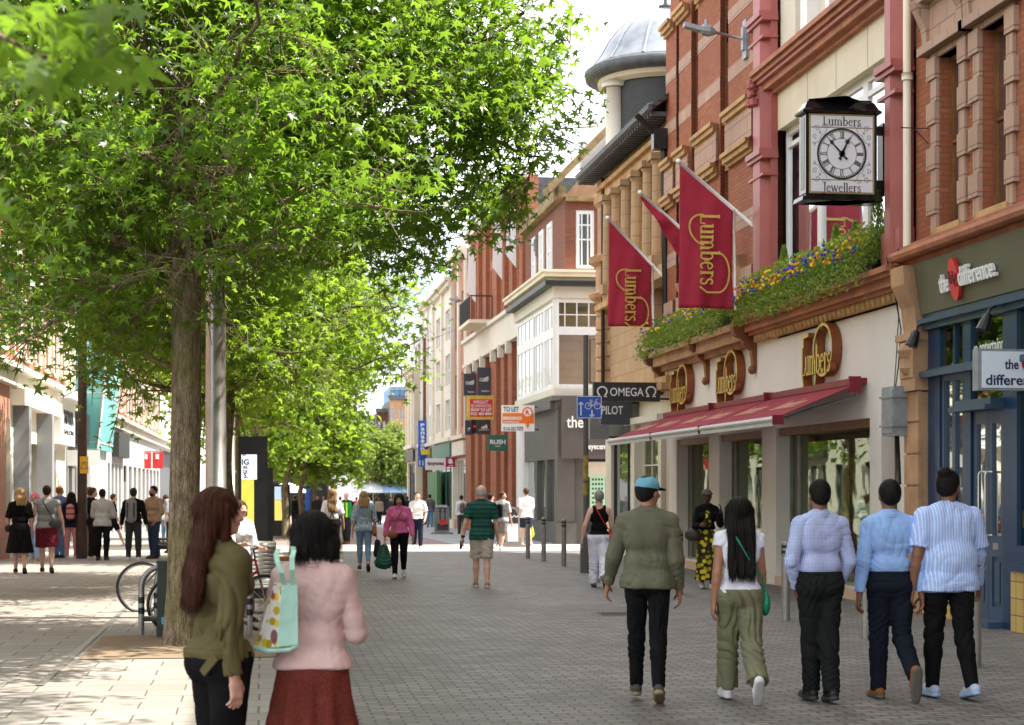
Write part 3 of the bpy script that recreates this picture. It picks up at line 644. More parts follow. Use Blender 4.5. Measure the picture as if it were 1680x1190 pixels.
# gold lettering: tall swash letters in brown boxes with gold faces
def logo(px, lab):
    y = A(px); zc_ = 3.80; t = thing('shop_lettering', lab, 'sign', F.P(y, zc_, 0), 'boxed gold shop letterings'); mb = MB()
    W = .98; o = F.P(y, zc_, .0); u = Vector((0, -1, 0)); v = Vector((0, 0, 1))
    def ring(cx, cy, rx, ry, a0, a1, w0, dep, close=False):
        n = 28; P = [(cx + rx * math.cos(R(a0 + (a1 - a0) * i / n)), cy + ry * math.sin(R(a0 + (a1 - a0) * i / n))) for i in range(n + (0 if close else 1))]
        vs, fs = strip2d(P, w0, close); place2d(mb, vs, fs, o, u, v, dep, dep - .01, 1, 0)
    ring(W * .28, .08, .46, .40, 0, 360, .05, .17, True)          # upper right loop
    ring(-W * .46, -.26, .34, .36, 180, 360, .05, .16)           # lower left loop
    for (x, z0, z1) in ((-.79, -.3, .38), (-.12, -.3, .42)):
        vs, fs = strip2d([(x, z0), (x, z1)], .06); place2d(mb, vs, fs, o, u, v, .15, .14, 1, 0)
    vs, fs = strip2d([(-.79, .36), (-.5, .38)], .06); place2d(mb, vs, fs, o, u, v, .152, .14, 1, 0)
    vs, fs = strip2d([(-.12, .4), (.2, .46)], .06); place2d(mb, vs, fs, o, u, v, .152, .14, 1, 0)
    serif(mb, 'Lumbers', o + u * (-.8) + v * (-.28), u, v, .46, w=1.5, z=.18, depth=.10, mi=1, mis=0)
    build('letters', mb, [M['logo_brown'], M['gold']], t); return t
logo(1357, 'largest boxed gold lettering above the nearest awning')
logo(1206, 'middle boxed gold lettering between two scroll brackets')
logo(1126, 'farthest boxed gold lettering at the left end of the white wall')
# awnings
M['awning'] = mottled('awning', (.25, .014, .03), .85, .2, 2.5, .3, dist=.01)
zT, zB, XO = 3.26, 2.74, 7.5
cuts = [onX(1427, XR), onX(1272, XR) - .0, onX(1178, XR), onX(1102, XR)]
fr = [(onX(1277, XO), onX(1135, XO), cuts[0], cuts[0] + 5.05), (0, 0, 0, 0)]
yA = [25.25, 29.75, 33.6, 37.9]
labs = ['nearest maroon shop awning over the widest display window', 'middle maroon shop awning over the narrow display windows', 'farthest maroon shop awning reaching over the cream shopfront']
for i in range(3):
    y0, y1 = yA[i] + .06, yA[i + 1] - .06; t = thing('awning', labs[i], 'awning', (XR, y0, zT), 'maroon shop awnings'); mb = MB(); n = 8
    for k in range(n):
        a, b = y0 + (y1 - y0) * k / n, y0 + (y1 - y0) * (k + 1) / n
        mb.add([(XR - .12, a, zT), (XR - .12, b, zT), (XO, b, zB), (XO, a, zB), (XR - .12, a, zT - .012), (XR - .12, b, zT - .012), (XO, b, zB - .012), (XO, a, zB - .012)], [(0, 1, 2, 3), (7, 6, 5, 4), (0, 3, 7, 4), (1, 5, 6, 2)])
    build('canvas', mb, M['awning'], t)
    mb = MB(); mb.tube([(XO - .01, y0 - .03, zB - .02), (XO - .01, y1 + .03, zB - .02)], .045, 8); mb.box(XO - .03, XO + .0, y0, y1, zB - .12, zB - .06); build('front_bar', mb, M['grey_lt'], t)
    mb = MB(); mb.box(XR - .2, XR - .0, y0 - .05, y1 + .05, zT - .02, zT + .08); mb.box(XR - .28, XR - .1, y0 - .07, y0 - .02, zT - .14, zT + .1); mb.box(XO - .05, XO + .12, y0 - .07, y0 - .03, zB - .1, zB + .04); build('case', mb, M['maroon_dk'], t)
    mb = MB()
    for yy in (y0 + .12, y1 - .12): mb.tube([(XR - .1, yy, zT - .18), (XR - .75, yy + (.25 if yy < (y0 + y1) / 2 else -.25), (zT + zB) / 2 - .12), (XO + .04, yy, zB - .06)], .025, 6)
    build_each('folding_arm', mb, M['steel_dull'], t)
    mb = MB(); sl = (Vector((XO, 0, zB)) - Vector((XR - .12, 0, zT))).normalized(); nn = Vector((0, -1, 0)).cross(-sl)
    for k in (.27, .75):
        serif(mb, 'Lumbers', Vector(((XR - .12 + XO) / 2 + .0, y0 + (y1 - y0) * k, (zT + zB) / 2 + .004)), (0, -1, 0), -sl, .42, w=1.3, z=.004, cen=True)
    build('printed_lettering', mb, mat('faded_gold', (.62, .36, .22), .8), t)

# ---- wall clock on brackets
ck = thing('wall_clock', 'square black framed jewellers clock with roman numerals on wall brackets', 'clock', (8.9, 24, 5.7))
cy0 = 23.85; l, r_ = PY(1322, 250, cy0).x, PY(1439, 250, cy0).x; zt, zb_ = zat(163, 8.1, cy0), zat(330, 8.1, cy0); cxm = (l + r_) / 2; dpt = .30
z1, z0 = zat(186, cxm, cy0), zat(320, cxm, cy0)
mb = MB(); mb.box(l, r_, cy0 + .001, cy0 + dpt, z0, z1); build('case', mb, M['black_gloss'], ck)
def roof(mb, zs):
    for (e0, za), (e1, zb2) in zip(zs, zs[1:]):
        a = [(l - e0, cy0 - e0, za), (r_ + e0, cy0 - e0, za), (r_ + e0, cy0 + dpt + e0, za), (l - e0, cy0 + dpt + e0, za)]; b = [(l - e1, cy0 - e1, zb2), (r_ + e1, cy0 - e1, zb2), (r_ + e1, cy0 + dpt + e1, zb2), (l - e1, cy0 + dpt + e1, zb2)]
        mb.add(a + b, [(0, 1, 5, 4), (1, 2, 6, 5), (2, 3, 7, 6), (3, 0, 4, 7)])
mb = MB(); prof = [(0, z1), (.05, z1), (.055, z1 + .03), (.02, z1 + .06), (-.0, z1 + .1), (-.03, z1 + .16), (-.05, z1 + .175), (-.06, z1 + .175), (-.06, z1 + .2), (-.5, z1 + .2)]
roof(mb, [(-.02, z1 - .01)] + prof[1:]); build('top_moulding', mb, M['black_gloss'], ck)
mb = MB(); roof(mb, [(-.4, z0 - .09), (.07, z0 - .09), (.06, z0 - .03), (0, z0 - .02), (0, z0 + .02)]); build('base_moulding', mb, M['black_gloss'], ck)
mb = MB(); e = .045; ff = cy0 - .008
mb.box(l + e, r_ - e, ff, ff + .006, z0 + .015, z1 - .015); build('gilt_border', mb, mottled('dull_gold', (.36, .29, .14), .5, .1, 8), ck)
fw = mat('clock_face', (.78, .80, .84), .4); mb = MB(); e2 = .07; zc1 = z0 + (z1 - z0) * .82; zc0 = z0 + (z1 - z0) * .18
for a, b in ((z0 + .04, zc0 - .008), (zc0 + .008, zc1 - .008), (zc1 + .008, z1 - .04)): mb.box(l + e2, r_ - e2, ff - .004, ff, a, b)
fc = build('clock_face', mb, fw, ck)
mb = MB(); mb.box(l - .004, l, cy0 + .07, cy0 + dpt - .07, z0 + .08, z1 - .06); build('side_panel', mb, M['steel_dull'], ck)
mb = MB(); cz = (zc0 + zc1) / 2; rad = (zc1 - zc0) * .475; yf = ff - .0045; u = Vector((1, 0, 0)); v = Vector((0, 0, 1)); o = Vector((cxm, yf, cz))
def ring2(r, w, z, seg=48): vs, fs = strip2d([(r * math.cos(2*math.pi*i/seg), r * math.sin(2*math.pi*i/seg)) for i in range(seg)], w, True); place2d(mb, vs, fs, o, u, v, z)
ring2(rad, .028, .002); ring2(rad * .93, .006, .002); ring2(rad * .62, .006, .002)
for i in range(60): a = 2*math.pi*i/60; vs, fs = strip2d([(rad*.9*math.cos(a), rad*.9*math.sin(a)), (rad*.97*math.cos(a), rad*.97*math.sin(a))], .007); place2d(mb, vs, fs, o, u, v, .003)
NUM = ['XII', 'I', 'II', 'III', 'IIII', 'V', 'VI', 'VII', 'VIII', 'IX', 'X', 'XI']
for i, nme in enumerate(NUM):
    a = math.pi / 2 - i * math.pi / 6; rd = Vector((math.cos(a), 0, math.sin(a))); tg = Vector((math.sin(a), 0, -math.cos(a))); h = rad * .25; ws = {'I': .35, 'V': .75, 'X': .75}; W = sum(ws[c] for c in nme) * h * .52; x = -W / 2
    base = o + rd * (rad * .64)
    for c in nme:
        wc = ws[c] * h * .52
        S = {'I': [([(.5, 0), (.5, 1)], .34)], 'V': [([(.1, 1), (.5, 0)], .26), ([(.9, 1), (.5, 0)], .1)], 'X': [([(.1, 1), (.9, 0)], .26), ([(.9, 1), (.1, 0)], .1)]}[c]
        for pts, wd in S:
            vs, fs = strip2d([(p[0] * wc, p[1] * h) for p in pts], wd * h * .36); place2d(mb, vs, fs, base + tg * x, tg, rd, .003)
        for yy in (.03, .97): vs, fs = strip2d([(0, yy * h), (wc, yy * h)], .006); place2d(mb, vs, fs, base + tg * x, tg, rd, .0035)
        x += wc
for (sx, sz) in ((-1, 1), (1, 1), (-1, -1), (1, -1)):      # scrolled spandrels
    for (cx0, cz0, r0, st) in ((.37, .36, .05, 0), (.27, .40, .035, 2), (.40, .25, .04, 4), (.33, .30, .02, 1), (.41, .15, .02, 3)):
        P = [(sx * (cx0 * .97 + r0 * (1 - i / 20.) * math.cos(st + i * .45)), sz * (cz0 * .97 + r0 * (1 - i / 20.) * math.sin(st + i * .45))) for i in range(18)]
        vs, fs = strip2d(P, .006); place2d(mb, vs, fs, o, u, v, .002)
    P = [(sx * (.40 - .014 * i), sz * (.1 + .018 * i + .02 * math.sin(i))) for i in range(18)]; vs, fs = strip2d(P, .005); place2d(mb, vs, fs, o, u, v, .0025)
build('clock_markings', mb, M['ink'], fc)
mb = MB()
def hand(deg, ln, w, z):
    a = math.pi / 2 - R(deg); d = (math.cos(a), math.sin(a)); vs, fs = strip2d([(-d[0]*ln*.33, -d[1]*ln*.33), (-d[0]*ln*.2, -d[1]*ln*.2), (0, 0), (d[0]*ln*.55, d[1]*ln*.55), (d[0]*ln*.68, d[1]*ln*.68), (d[0]*ln*.78, d[1]*ln*.78), (d[0]*ln, d[1]*ln)], [w*1.6, w*.8, w*1.3, w*.6, w*2.2, w*.5, .004]); place2d(mb, vs, fs, o, u, v, z + .004, .003)
hand(-43, rad * .93, .026, .008); hand(25, rad * .78, .034, .014); mb.prism([o + u*.045*math.cos(t) + v*.045*math.sin(t) - Vector((0, .012, 0)) for t in [2*math.pi*i/16 for i in range(16)]], (0, -.006, 0))
build('clock_hands', mb, M['ink'], ck)
mb = MB(); W_ = r_ - l - 2 * e2
serif(mb, 'Lumbers', (cxm, yf, (zc1 + z1) / 2 - .012), u, v, (z1 - zc1) * .62, z=.003, cen=True, w=W_ * .62)
serif(mb, 'Jewellers', (cxm, yf, (zc0 + z0) / 2 + .0), u, v, (z1 - zc1) * .62, z=.003, cen=True, w=W_ * .62)
build('clock_lettering', mb, M['ink'], fc)
mb = MB()
for py_ in (211, 300): zz = zat(py_, 8.4, cy0); mb.box(r_, XR + .0, cy0 + .1, cy0 + .22, zz - .055, zz + .055)
mb.box(XR - .16, XR - .12, cy0 + .3, cy0 + .52, zat(316, 8.8, cy0), zat(195, 8.8, cy0)); build('bracket', mb, M['black'], ck)
mb = MB(); y = A(1523); bx = PY(1478, 211, y).x; mb.tube([(XR, y, zat(211, XR, y)), (bx, y, zat(211, XR, y))], .008, 5); mb.tube([(XR, y, zat(236, XR, y)), ((bx + XR) / 2, y, zat(213, XR, y))], .008, 5); tag(build('wire_bracket', mb, M['black'], smooth=True), 'thin black iron bracket between the clock and the stone windows', 'bracket')
# ---- flags
fm = M['maroon']
def flag(pxT, pyT, pxB, pyB, lab, wd, ht, edge=False):
    base = PX(pxB, pyB, XR); Xt = ray(pxT); tip = Vector((base.y * Xt[0] / Xt[1], base.y, 0)); tip.z = zat(pyT, tip.x, tip.y)
    t = thing('shop_flag', lab, 'flag', base, 'maroon flags on white poles'); mb = MB(); d = (tip - base).normalized()
    mb.tube([base, tip], .032, 10); mb.ball(tip, .05, 10); build('pole', mb, M['white_paint'], t, smooth=True)
    mb = MB(); mb.tube([base, base + d * .12], .07, 10); build('pole_socket', mb, M['galv'], t)
    # cloth: hoisted along the pole, hanging straight down
    n, m = 22, 30; vs = []; 
    s0 = tip - d * .03; s1 = tip - d * (wd / max(.2, math.hypot(d.x, 0)))
    for j in range(m + 1):
        for i in range(n + 1):
            a = i / n; b = j / m; top = s0.lerp(s1, a); 
            zb_ = s0.z - .05 - ht; zt_ = top.z - .03; z = zt_ + (zb_ - zt_) * b
            fold = (.05 * math.sin(a * 7 + b * 2.5) + .022 * math.sin(a * 17 + b * 5)) * (b ** .6)
            x = top.x + (.02 * math.sin(b * 5 + a * 3)) * b; y = top.y + fold
            if edge: z = zt_ - b * (.06 + .62 * a); y = top.y - .12 * a * b + fold * 1.5
            vs.append((x, y, z))
    fs = [(j*(n+1)+i, j*(n+1)+i+1, (j+1)*(n+1)+i+1, (j+1)*(n+1)+i) for j in range(m) for i in range(n)]
    o = mkobj('cloth', vs, fs, fm, t, smooth=True); sm = o.modifiers.new('s', 'SOLIDIFY'); sm.thickness = .006
    e = MB(); xx = s1.x + .02; e.tube([(xx, s1.y - .01, s1.z - .02), (xx + .02, s1.y - .02, s0.z - .08 - ht)], .022, 8); e.tube([s0 + Vector((0.02, 0, -.05)), s1 + Vector((.02, 0, -.05))], .014, 6); build('white_edge', e, M['white_paint'], t, smooth=True)
    if not edge:
        e = MB(); ztop = s1.z - .12; L = ht * .50; cxx = (s0.x + s1.x) / 2 + .04 * wd
        serif(e, 'Lumbers', (cxx - .17 * wd, s1.y - .075, ztop), (0, 0, -1), (1, 0, 0), .36 * wd, w=L, z=.0)
        O = Vector((cxx, s1.y - .078, 0))
        P1 = [(-.08 * wd - .27 * wd * math.sin(tt) - .02, ztop - L * .02 - L * .42 * (1 - math.cos(tt)) / 2 + .06 * math.sin(tt)) for tt in [math.pi * i / 16 for i in range(17)]]
        P2 = [(.16 * wd + .2 * wd * math.sin(tt), ztop - L * .55 - L * .55 * (1 - math.cos(tt)) / 2) for tt in [math.pi * i / 16 for i in range(17)]] + [(-.05 * wd, ztop - L * 1.1), (-.18 * wd, ztop - L * 1.02)]
        for P in (P1, P2): vv, ff_ = strip2d(P, .03); place2d(e, vv, ff_, O, (1, 0, 0), (0, 0, 1), .004)
        build('flag_lettering', e, M['gold'], t)
    return t
flag(1113, 265, 1250, 383, 'nearest and largest maroon flag hanging from a white pole', 1.0, 2.55)
flag(1050, 316, 1152, 405, 'middle maroon flag seen nearly edge on behind the largest flag', .85, 1.5, True)
flag(997, 358, 1100, 466, 'farthest maroon flag hanging before the tan stone building', .98, 2.3)
# ---- banded brick building above the left half of the shop (Y 30.4..37.4)
y0, y1 = A(1253) + .01, A(1108)
t = thing('banded_brick_building', 'tall red brick building with pale stone bands arched windows and mossy ledges', 'building', (XR, 31, 0))
hol = []; pil = [(1253, 1213), (1194, 1162), (1146, 1130), (1121, 1108)]; pys = [(A(b), A(a)) for a, b in pil]
for (p, q) in ((pys[0][1], pys[1][0]), (pys[1][1], pys[2][0]), (pys[2][1], pys[3][0])): pass
gaps = [(pys[i][1] if False else pys[i][1], pys[i + 1][0]) for i in range(3)]
gaps = []
for i in range(3): gaps.append((pys[i][1], pys[i + 1][0]))
# piers run from small Y (near) to large Y (far)
pys = sorted(pys); gaps = [(pys[i][1], pys[i + 1][0]) for i in range(len(pys) - 1)]
for g0, g1 in gaps: hol += [(g0 + .12, g1 - .12, 8.72, 11.3), (g0 + .12, g1 - .12, 12.6, 14.4), (g0 + .12, g1 - .12, 5.3, 7.3)]
mb = MB(); F.wall(mb, y0, y1, 4.6, 14.9, hol, .4, -.18); build('wall', mb, M['brick_orange'], t)
mb = MB(); mb.box(XR + .6, 20, y0, y1, 4.6, 14.8); mb.box(XR + .3, 20, y0, yW, 4.2, 4.6); build('roof', mb, M['slate'], t)
for g0, g1 in gaps:
    for z0, z1 in ((8.72, 11.3), (12.6, 14.4), (5.3, 7.3)):
        window(F, t, g0 + .12, g1 - .12, z0, z1, M['white_paint'], M['glass'], -.36, .08, hb=(.5,))
    mb = MB(); cy_, rr = (g0 + g1) / 2, (g1 - g0) / 2 - .02      # brick arch with stone imposts
    for k in range(12):
        a, b = math.pi * k / 12, math.pi * (k + 1) / 12
        mb.prism([F.P(cy_ + rr * .78 * math.cos(a), 10.75 + rr * 1.2 * math.sin(a), -.1), F.P(cy_ + rr * math.cos(a), 10.75 + rr * 1.45 * math.sin(a), -.1), F.P(cy_ + rr * math.cos(b), 10.75 + rr * 1.45 * math.sin(b), -.1), F.P(cy_ + rr * .78 * math.cos(b), 10.75 + rr * 1.2 * math.sin(b), -.1)], (-.15, 0, 0))
    F.box(mb, g0, g0 + .14, 10.3, 10.75, -.17, .02); F.box(mb, g1 - .14, g1, 10.3, 10.75, -.17, .02)
    build('arch', mb, M['brick_red'], t)
mb = MB()
for p, q in pys:
    mb = MB(); c = .12; mb.prism([F.P(p, 4.75, -.17), F.P(p, 4.75, .05), F.P(p + c, 4.75, .18), F.P(q - c, 4.75, .18), F.P(q, 4.75, .05), F.P(q, 4.75, -.17)], (0, 0, 7.0)); F.box(mb, p + .06, q - .06, 11.75, 14.9, -.17, .1); build('pier', mb, M['brick_red'], t)
mb = MB()
for z0, z1 in ((9.35, 9.62), (10.45, 10.7), (6.45, 6.75), (13, 13.3)):
    for p, q in pys: c = .12; mb.prism([F.P(p - .006, z0, -.17), F.P(p - .006, z0, .056), F.P(p + c, z0, .187), F.P(q - c, z0, .187), F.P(q + .006, z0, .056), F.P(q + .006, z0, -.17)], (0, 0, z1 - z0))
for z0, z1 in ((8.0, 8.5), (4.75, 5.7)):
    for p, q in pys: mb.prism([F.P(p - .03, z0, -.17), F.P(p - .03, z0, .1), F.P(p + .1, z0, .26), F.P(q - .1, z0, .26), F.P(q + .03, z0, .1), F.P(q + .03, z0, -.17)], (0, 0, z1 - z0 if z1 < 8 else .52))
for g0, g1 in gaps: F.box(mb, g0 + .02, g1 - .02, 7.9, 8.5, -.17, .04); F.box(mb, g0 + .25, g1 - .25, 8.05, 8.4, .04, .07)
build_each('stone_band', mb, M['stone_pink'], t)
mb = MB()
for zz in (7.72, 8.5, 11.45):
    for p, q in pys:
        for k, (b, e, d) in enumerate(((0, .07, .05), (.07, .17, .12), (.17, .25, .17))):
            mb.prism([F.P(p - d, zz + b, -.16), F.P(p - d, zz + b, .1), F.P(p + .08, zz + b, .2 + d), F.P(q - .08, zz + b, .2 + d), F.P(q + d, zz + b, .1), F.P(q + d, zz + b, -.16)], (0, 0, e - b))
    for g0, g1 in gaps:
        for b, e, d in ((0, .07, .02), (.07, .17, .08), (.17, .25, .12)): F.box(mb, g0 + .0, g1 - .0, zz + b - .002, zz + e - .002, -.15, d)
build('ledge', mb, M['stone_gold'], t)
mb = MB()
for p, q in pys[:3]:
    mb = MB(); mb.tube([F.P((p+q)/2, 4.75, .05), F.P((p+q)/2, 5.75, .05)], .27, 14); mb.tube([F.P((p+q)/2, 5.75, .05), F.P((p+q)/2, 5.95, .05)], [.27, .35], 14); build('column', mb, M['stone_warm'], t)
# wall-mounted street lamps
def walllamp(pxp, pyp, pxh, pyh, X, lab):
    b = PX(pxp, pyp, X); d = ray(pxh); e = Vector((b.y * d[0] / d[1], b.y, 0)); e.z = zat(pyh, e.x, e.y)
    t = thing('wall_lamp', lab, 'street lamp', b, 'wall mounted street lamps'); mb = MB(); mb.box(X - .06, X, b.y - .12, b.y + .12, b.z - .35, b.z + .35); mb.box(X - .1, X - .06, b.y - .07, b.y + .07, b.z - .2, b.z + .22); build('wall_plate', mb, M['galv'], t)
    m_ = b.lerp(e, .55); mb = MB(); mb.tube([b - Vector((.05, 0, 0)), m_], .028, 8); build('arm', mb, M['steel_dull'], t, smooth=True)
    mb = MB(); k = (e - m_); mb.tube([m_ - k * .1, m_ + k * .12, m_ + k * .35, m_ + k * .42], [.05, .11, .1, .06], 10); s_ = Vector((0, .1, 0)); hd = [m_ + k * .3, e]
    mb.prism([hd[0] - s_ - Vector((0, 0, .05)), hd[0] + s_ - Vector((0, 0, .05)), hd[1] + s_ * .8 - Vector((0, 0, .03)), hd[1] - s_ * .8 - Vector((0, 0, .03))], (0, 0, .08)); mb.tube([m_ + k * .22, m_ + k * .22 + Vector((0, 0, .2))], .03, 6); build('lamp_head', mb, M['galv'], t)
walllamp(1226, 65, 1122, 42, XR - .18, 'wall lamp on a grey plate fixed to the banded brick building')
# ---- tan stone corner building with eaves and domed turret (Y 37.5..47.2)
y0, y1 = A(1107), A(977)
t = thing('tan_stone_building', 'tan stone corner building with tiled eaves and a lead domed turret', 'building', (XR, 38, 0))
ze = 9.95
cols = [1098, 1082, 1066, 1047, 1030, 1014, 1000]
ho = [(A(1078), A(1064), 6.9, 9.35), (A(1045), A(1031), 6.9, 9.35), (A(1012), A(1003), 6.9, 9.35), (A(1106), A(1096), 6.9, 9.3), (A(1084), A(1066), 4.2, 6.3), (A(1100), A(1092), 4.3, 6.2)]
ho = [(a, b, c, d) for a, b, c, d in ho]
mb = MB(); F.wall(mb, y0, y1 - .8, 3.9, ze, ho, .4, -.1); build('wall', mb, M['stone_tan'], t)
for h in ho: window(F, t, *h, M['wood_brown'] if h[2] > 5 else M['charcoal'], M['glass'] if h[2] > 5 else M['glass_sky'], -.4, .06, vb=(.5,), hb=(.35, .7))
mb = MB()
for c in cols[1:]:
    mb = MB(); y = A(c); mb.tube([F.P(y, 6.95, .02), F.P(y, 9.1, .02)], [.17, .145], 12); mb.box(XR - .22, XR, y - .2, y + .2, 6.7, 6.95); mb.box(XR - .24, XR, y - .22, y + .22, 9.1, 9.25); mb.tube([F.P(y, 9.0, .02), F.P(y, 9.1, .02)], [.15, .2], 12); build('column', mb, M['stone_tan'], t)
mb = MB()
for z0, z1, d in ((6.35, 6.5, .2), (6.5, 6.7, .1), (9.25, 9.5, .05), (9.5, 9.62, .16), (3.85, 4.0, .3), (4.0, 4.15, .2)): F.box(mb, y0, y1 - .9, z0, z1, -.1, d)
build('string_course', mb, M['stone_gold'], t)
# rounded corner pier
cc = (XR + .85, y1 - .9)
mb = MB(); pr = [(1.12, 3.9), (1.12, 4.0), (.95, 4.02)]
for k in range(7): z = 4.05 + k * .36; pr += [(.95, z), (1.0, z + .03), (1.0, z + .3), (.95, z + .33)]
pr += [(1.0, 6.6), (1.15, 6.7), (1.2, 6.8), (1.0, 6.9), (1.0, 7.55), (1.15, 7.62), (1.2, 7.78), (1.0, 7.85), (.95, 7.9), (.95, 9.1), (1.05, 9.2), (1.05, 9.3), (.97, 9.35), (.97, 9.8), (1.1, 9.95)]
mb.lathe((cc[0], cc[1], 0), pr, 28); build('corner_pier', mb, M['stone_warm'], t, smooth=False)
mb = MB(); mb.tube([(cc[0] - .93, cc[1] - .55, 4.2), (cc[0] - .93, cc[1] - .55, 9.8)], .05, 8); build('downpipe', mb, M['black'], t)
# eaves, gutter and tiled slope
mb = MB(); rA = (XR - .55, ze + .04); rB = (XR + 1.9, ze + 1.9)
mb.prism([(rA[0], y0 - .2, rA[1]), (rB[0], y0 - .2, rB[1]), (rB[0], y0 - .2, rB[1] - .2), (rA[0], y0 - .2, rA[1] - .1)], (0, y1 - y0 - .4, 0)); build('roof_tiles', mb, M['roof_tile'], t)
mb = MB(); mb.prism([(rA[0] - .02, y0 - .25, ze + .06), (rA[0] - .1, y0 - .25, ze + .02), (rA[0] - .09, y0 - .25, ze - .05), (rA[0], y0 - .25, ze - .08)], (0, y1 - y0 - .3, 0))
for i in range(34): y = y0 + (y1 - y0 - .4) * i / 33.; mb.box(rA[0] + .0, XR - .1, y - .045, y + .045, ze - .16, ze - .07); mb.ball((rA[0] + .03, y, ze + .06), (.12, .11, .07), 8)
build('gutter', mb, M['slate'], t)
mb = MB(); mb.box(XR - .5, XR + .1, y0 - .15, y0 + .1, ze - .9, ze - .45); mb.tube([(XR - .85, y0, ze - .15), (XR - .5, y0, ze - .5), (XR - .25, y0, ze - .6), (XR - .2, y0, 5)], .07, 8); build('rainwater_head', mb, M['black'], t)
mb = MB(); mb.box(XR + .4, 24, y0 + .3, y1 - 1.3, 3.9, ze - .1); build('rear_wing', mb, M['stone_tan'], t)
mb = MB(); mb.prism([(XR + 1.9, y0 - .1, ze - .1), (XR + 1.9, y0 - .1, ze + 1.7), (XR + 3.6, y0 - .1, 13.4), (24, y0 - .1, 13.4), (24, y0 - .1, ze - .1)], (0, 7.4, 0)); build('upper_roof', mb, M['slate'], t)
# turret: drum, cornice, dome, spike
tcx = PY(1092, 100, 46.5); tx, ty = tcx.x, 46.5; k = (tx * _f[0] + ty * _f[1]) / FPX
rd = 106 * k; zz = lambda py: zat(py, tx, ty)
mb = MB(); mb.lathe((tx, ty, 0), [(rd * .92, 8.5), (rd * .92, zz(136))], 32); build('drum', mb, M['charcoal'], t, smooth=True)
mb = MB(); 
for aa in (201,): 
    mb = MB(); a = R(aa); c = Vector((tx + rd * .93 * math.cos(a), ty + rd * .93 * math.sin(a), 0)); mb.tube([c + Vector((0, 0, zz(262))), c + Vector((0, 0, zz(155)))], [.25, .23], 12); mb.tube([c + Vector((0, 0, zz(155))), c + Vector((0, 0, zz(147)))], [.33, .4], 12); mb.tube([c + Vector((0, 0, zz(285))), c + Vector((0, 0, zz(258)))], [.55, .34], 12); build('drum_column', mb, M['cream_light'], t, smooth=True)
mb = MB(); mb.lathe((tx, ty, 0), [(rd * .95, zz(148)), (rd * 1.05, zz(143)), (rd * 1.05, zz(135)), (rd * 1.0, zz(134))], 40); build('drum_cornice', mb, M['cream'], t)
mb = MB(); mb.lathe((tx, ty, 0), [(rd * 1.05, zz(135.5)), (rd * 1.24, zz(133)), (rd * 1.26, zz(121)), (rd * 1.18, zz(116)), (rd * 1.12, zz(113))], 48); build('dome_rim', mb, M['slate'], t, smooth=True)
prof = [(1.13, 113), (1.06, 103), (.99, 92), (.93, 80), (.86, 68), (.76, 55), (.64, 43), (.5, 33), (.34, 25), (.16, 20), (.1, 17), (.1, 12), (.0, 11)]
mb = MB(); mb.lathe((tx, ty, 0), [(rd * a, zz(b)) for a, b in prof], 48); dm_ = build('dome', mb, M['lead'], t, smooth=True)
mb = MB()
for i in range(12):
    a = 2 * math.pi * i / 12; mb.tube([(tx + rd * q * math.cos(a), ty + rd * q * math.sin(a), zz(b) + .01) for q, b in prof[:-3]], .03, 5)
build('dome_seam', mb, M['lead'], dm_)
mb = MB(); mb.tube([(tx, ty, zz(16)), (tx, ty, zz(-8)), (tx, ty, zz(-40))], [.09, .03, .015], 8); mb.ball((tx, ty, zz(-8)), .09, 8); mb.tube([(tx, ty, zz(13)), (tx, ty, zz(10))], .2, 10); build('finial', mb, M['slate'], t)
# ground floor of the tan building: cream small-paned front, then glazed shop
mb = MB(); g0 = yW + .02
hs = [(A(1090), A(1050), .5, 2.9), (A(1043), A(1002), .15, 3.0)]
F.wall(mb, g0, y1 - 1.4, 0, 3.9, hs, .4, .0); 
F.box(mb, A(1050) + .0, A(1044), 0, 3.2, 0, .14); F.box(mb, A(1093), A(1088), 0, 3.2, 0, .12); F.box(mb, g0 + .1, A(1040), 3.2, 3.35, 0, .24); F.box(mb, A(1045), A(1037), 3.35, 3.85, 0, .35)
build('shopfront', mb, M['cream_light'], t)
window(F, t, *hs[0], M['cream_light'], M['shopglass'], -.15, .06, vb=(.33, .66), hb=(.72,), name='shop_window'); window(F, t, *hs[1], M['charcoal'], M['glass'], -.15, .06, vb=(.45,), name='shop_window')
mb = MB(); F.box(mb, g0, y1 - 1.5, 0, 3.8, -1.6, -1.5); build('shop_interior', mb, mottled('interior2', (.4, .34, .22), .8, .2, 1), t)
mb = MB(); F.box(mb, A(1043), A(1002), 3.0, 3.85, .002, .12); build('fascia', mb, M['charcoal'], t)
# ---- side street on the right: far corner building with grey optician shopfront and white bays
XE = 9.75; yE0 = 56.6
FE = Fac('R', XE); FF = Fac('F', yE0); yE1 = onX(862, XE)
t = thing('corner_bay_building', 'dark brick corner building with white bay windows over a grey shopfront', 'building', (XE, yE0, 0))
ax = lambda px: FF.a(px); az = lambda px, py: FF.z(px, py)
zc0 = az(950, 458); zw0, zw1 = az(960, 638), az(960, 505)
mb = MB(); xE = XE
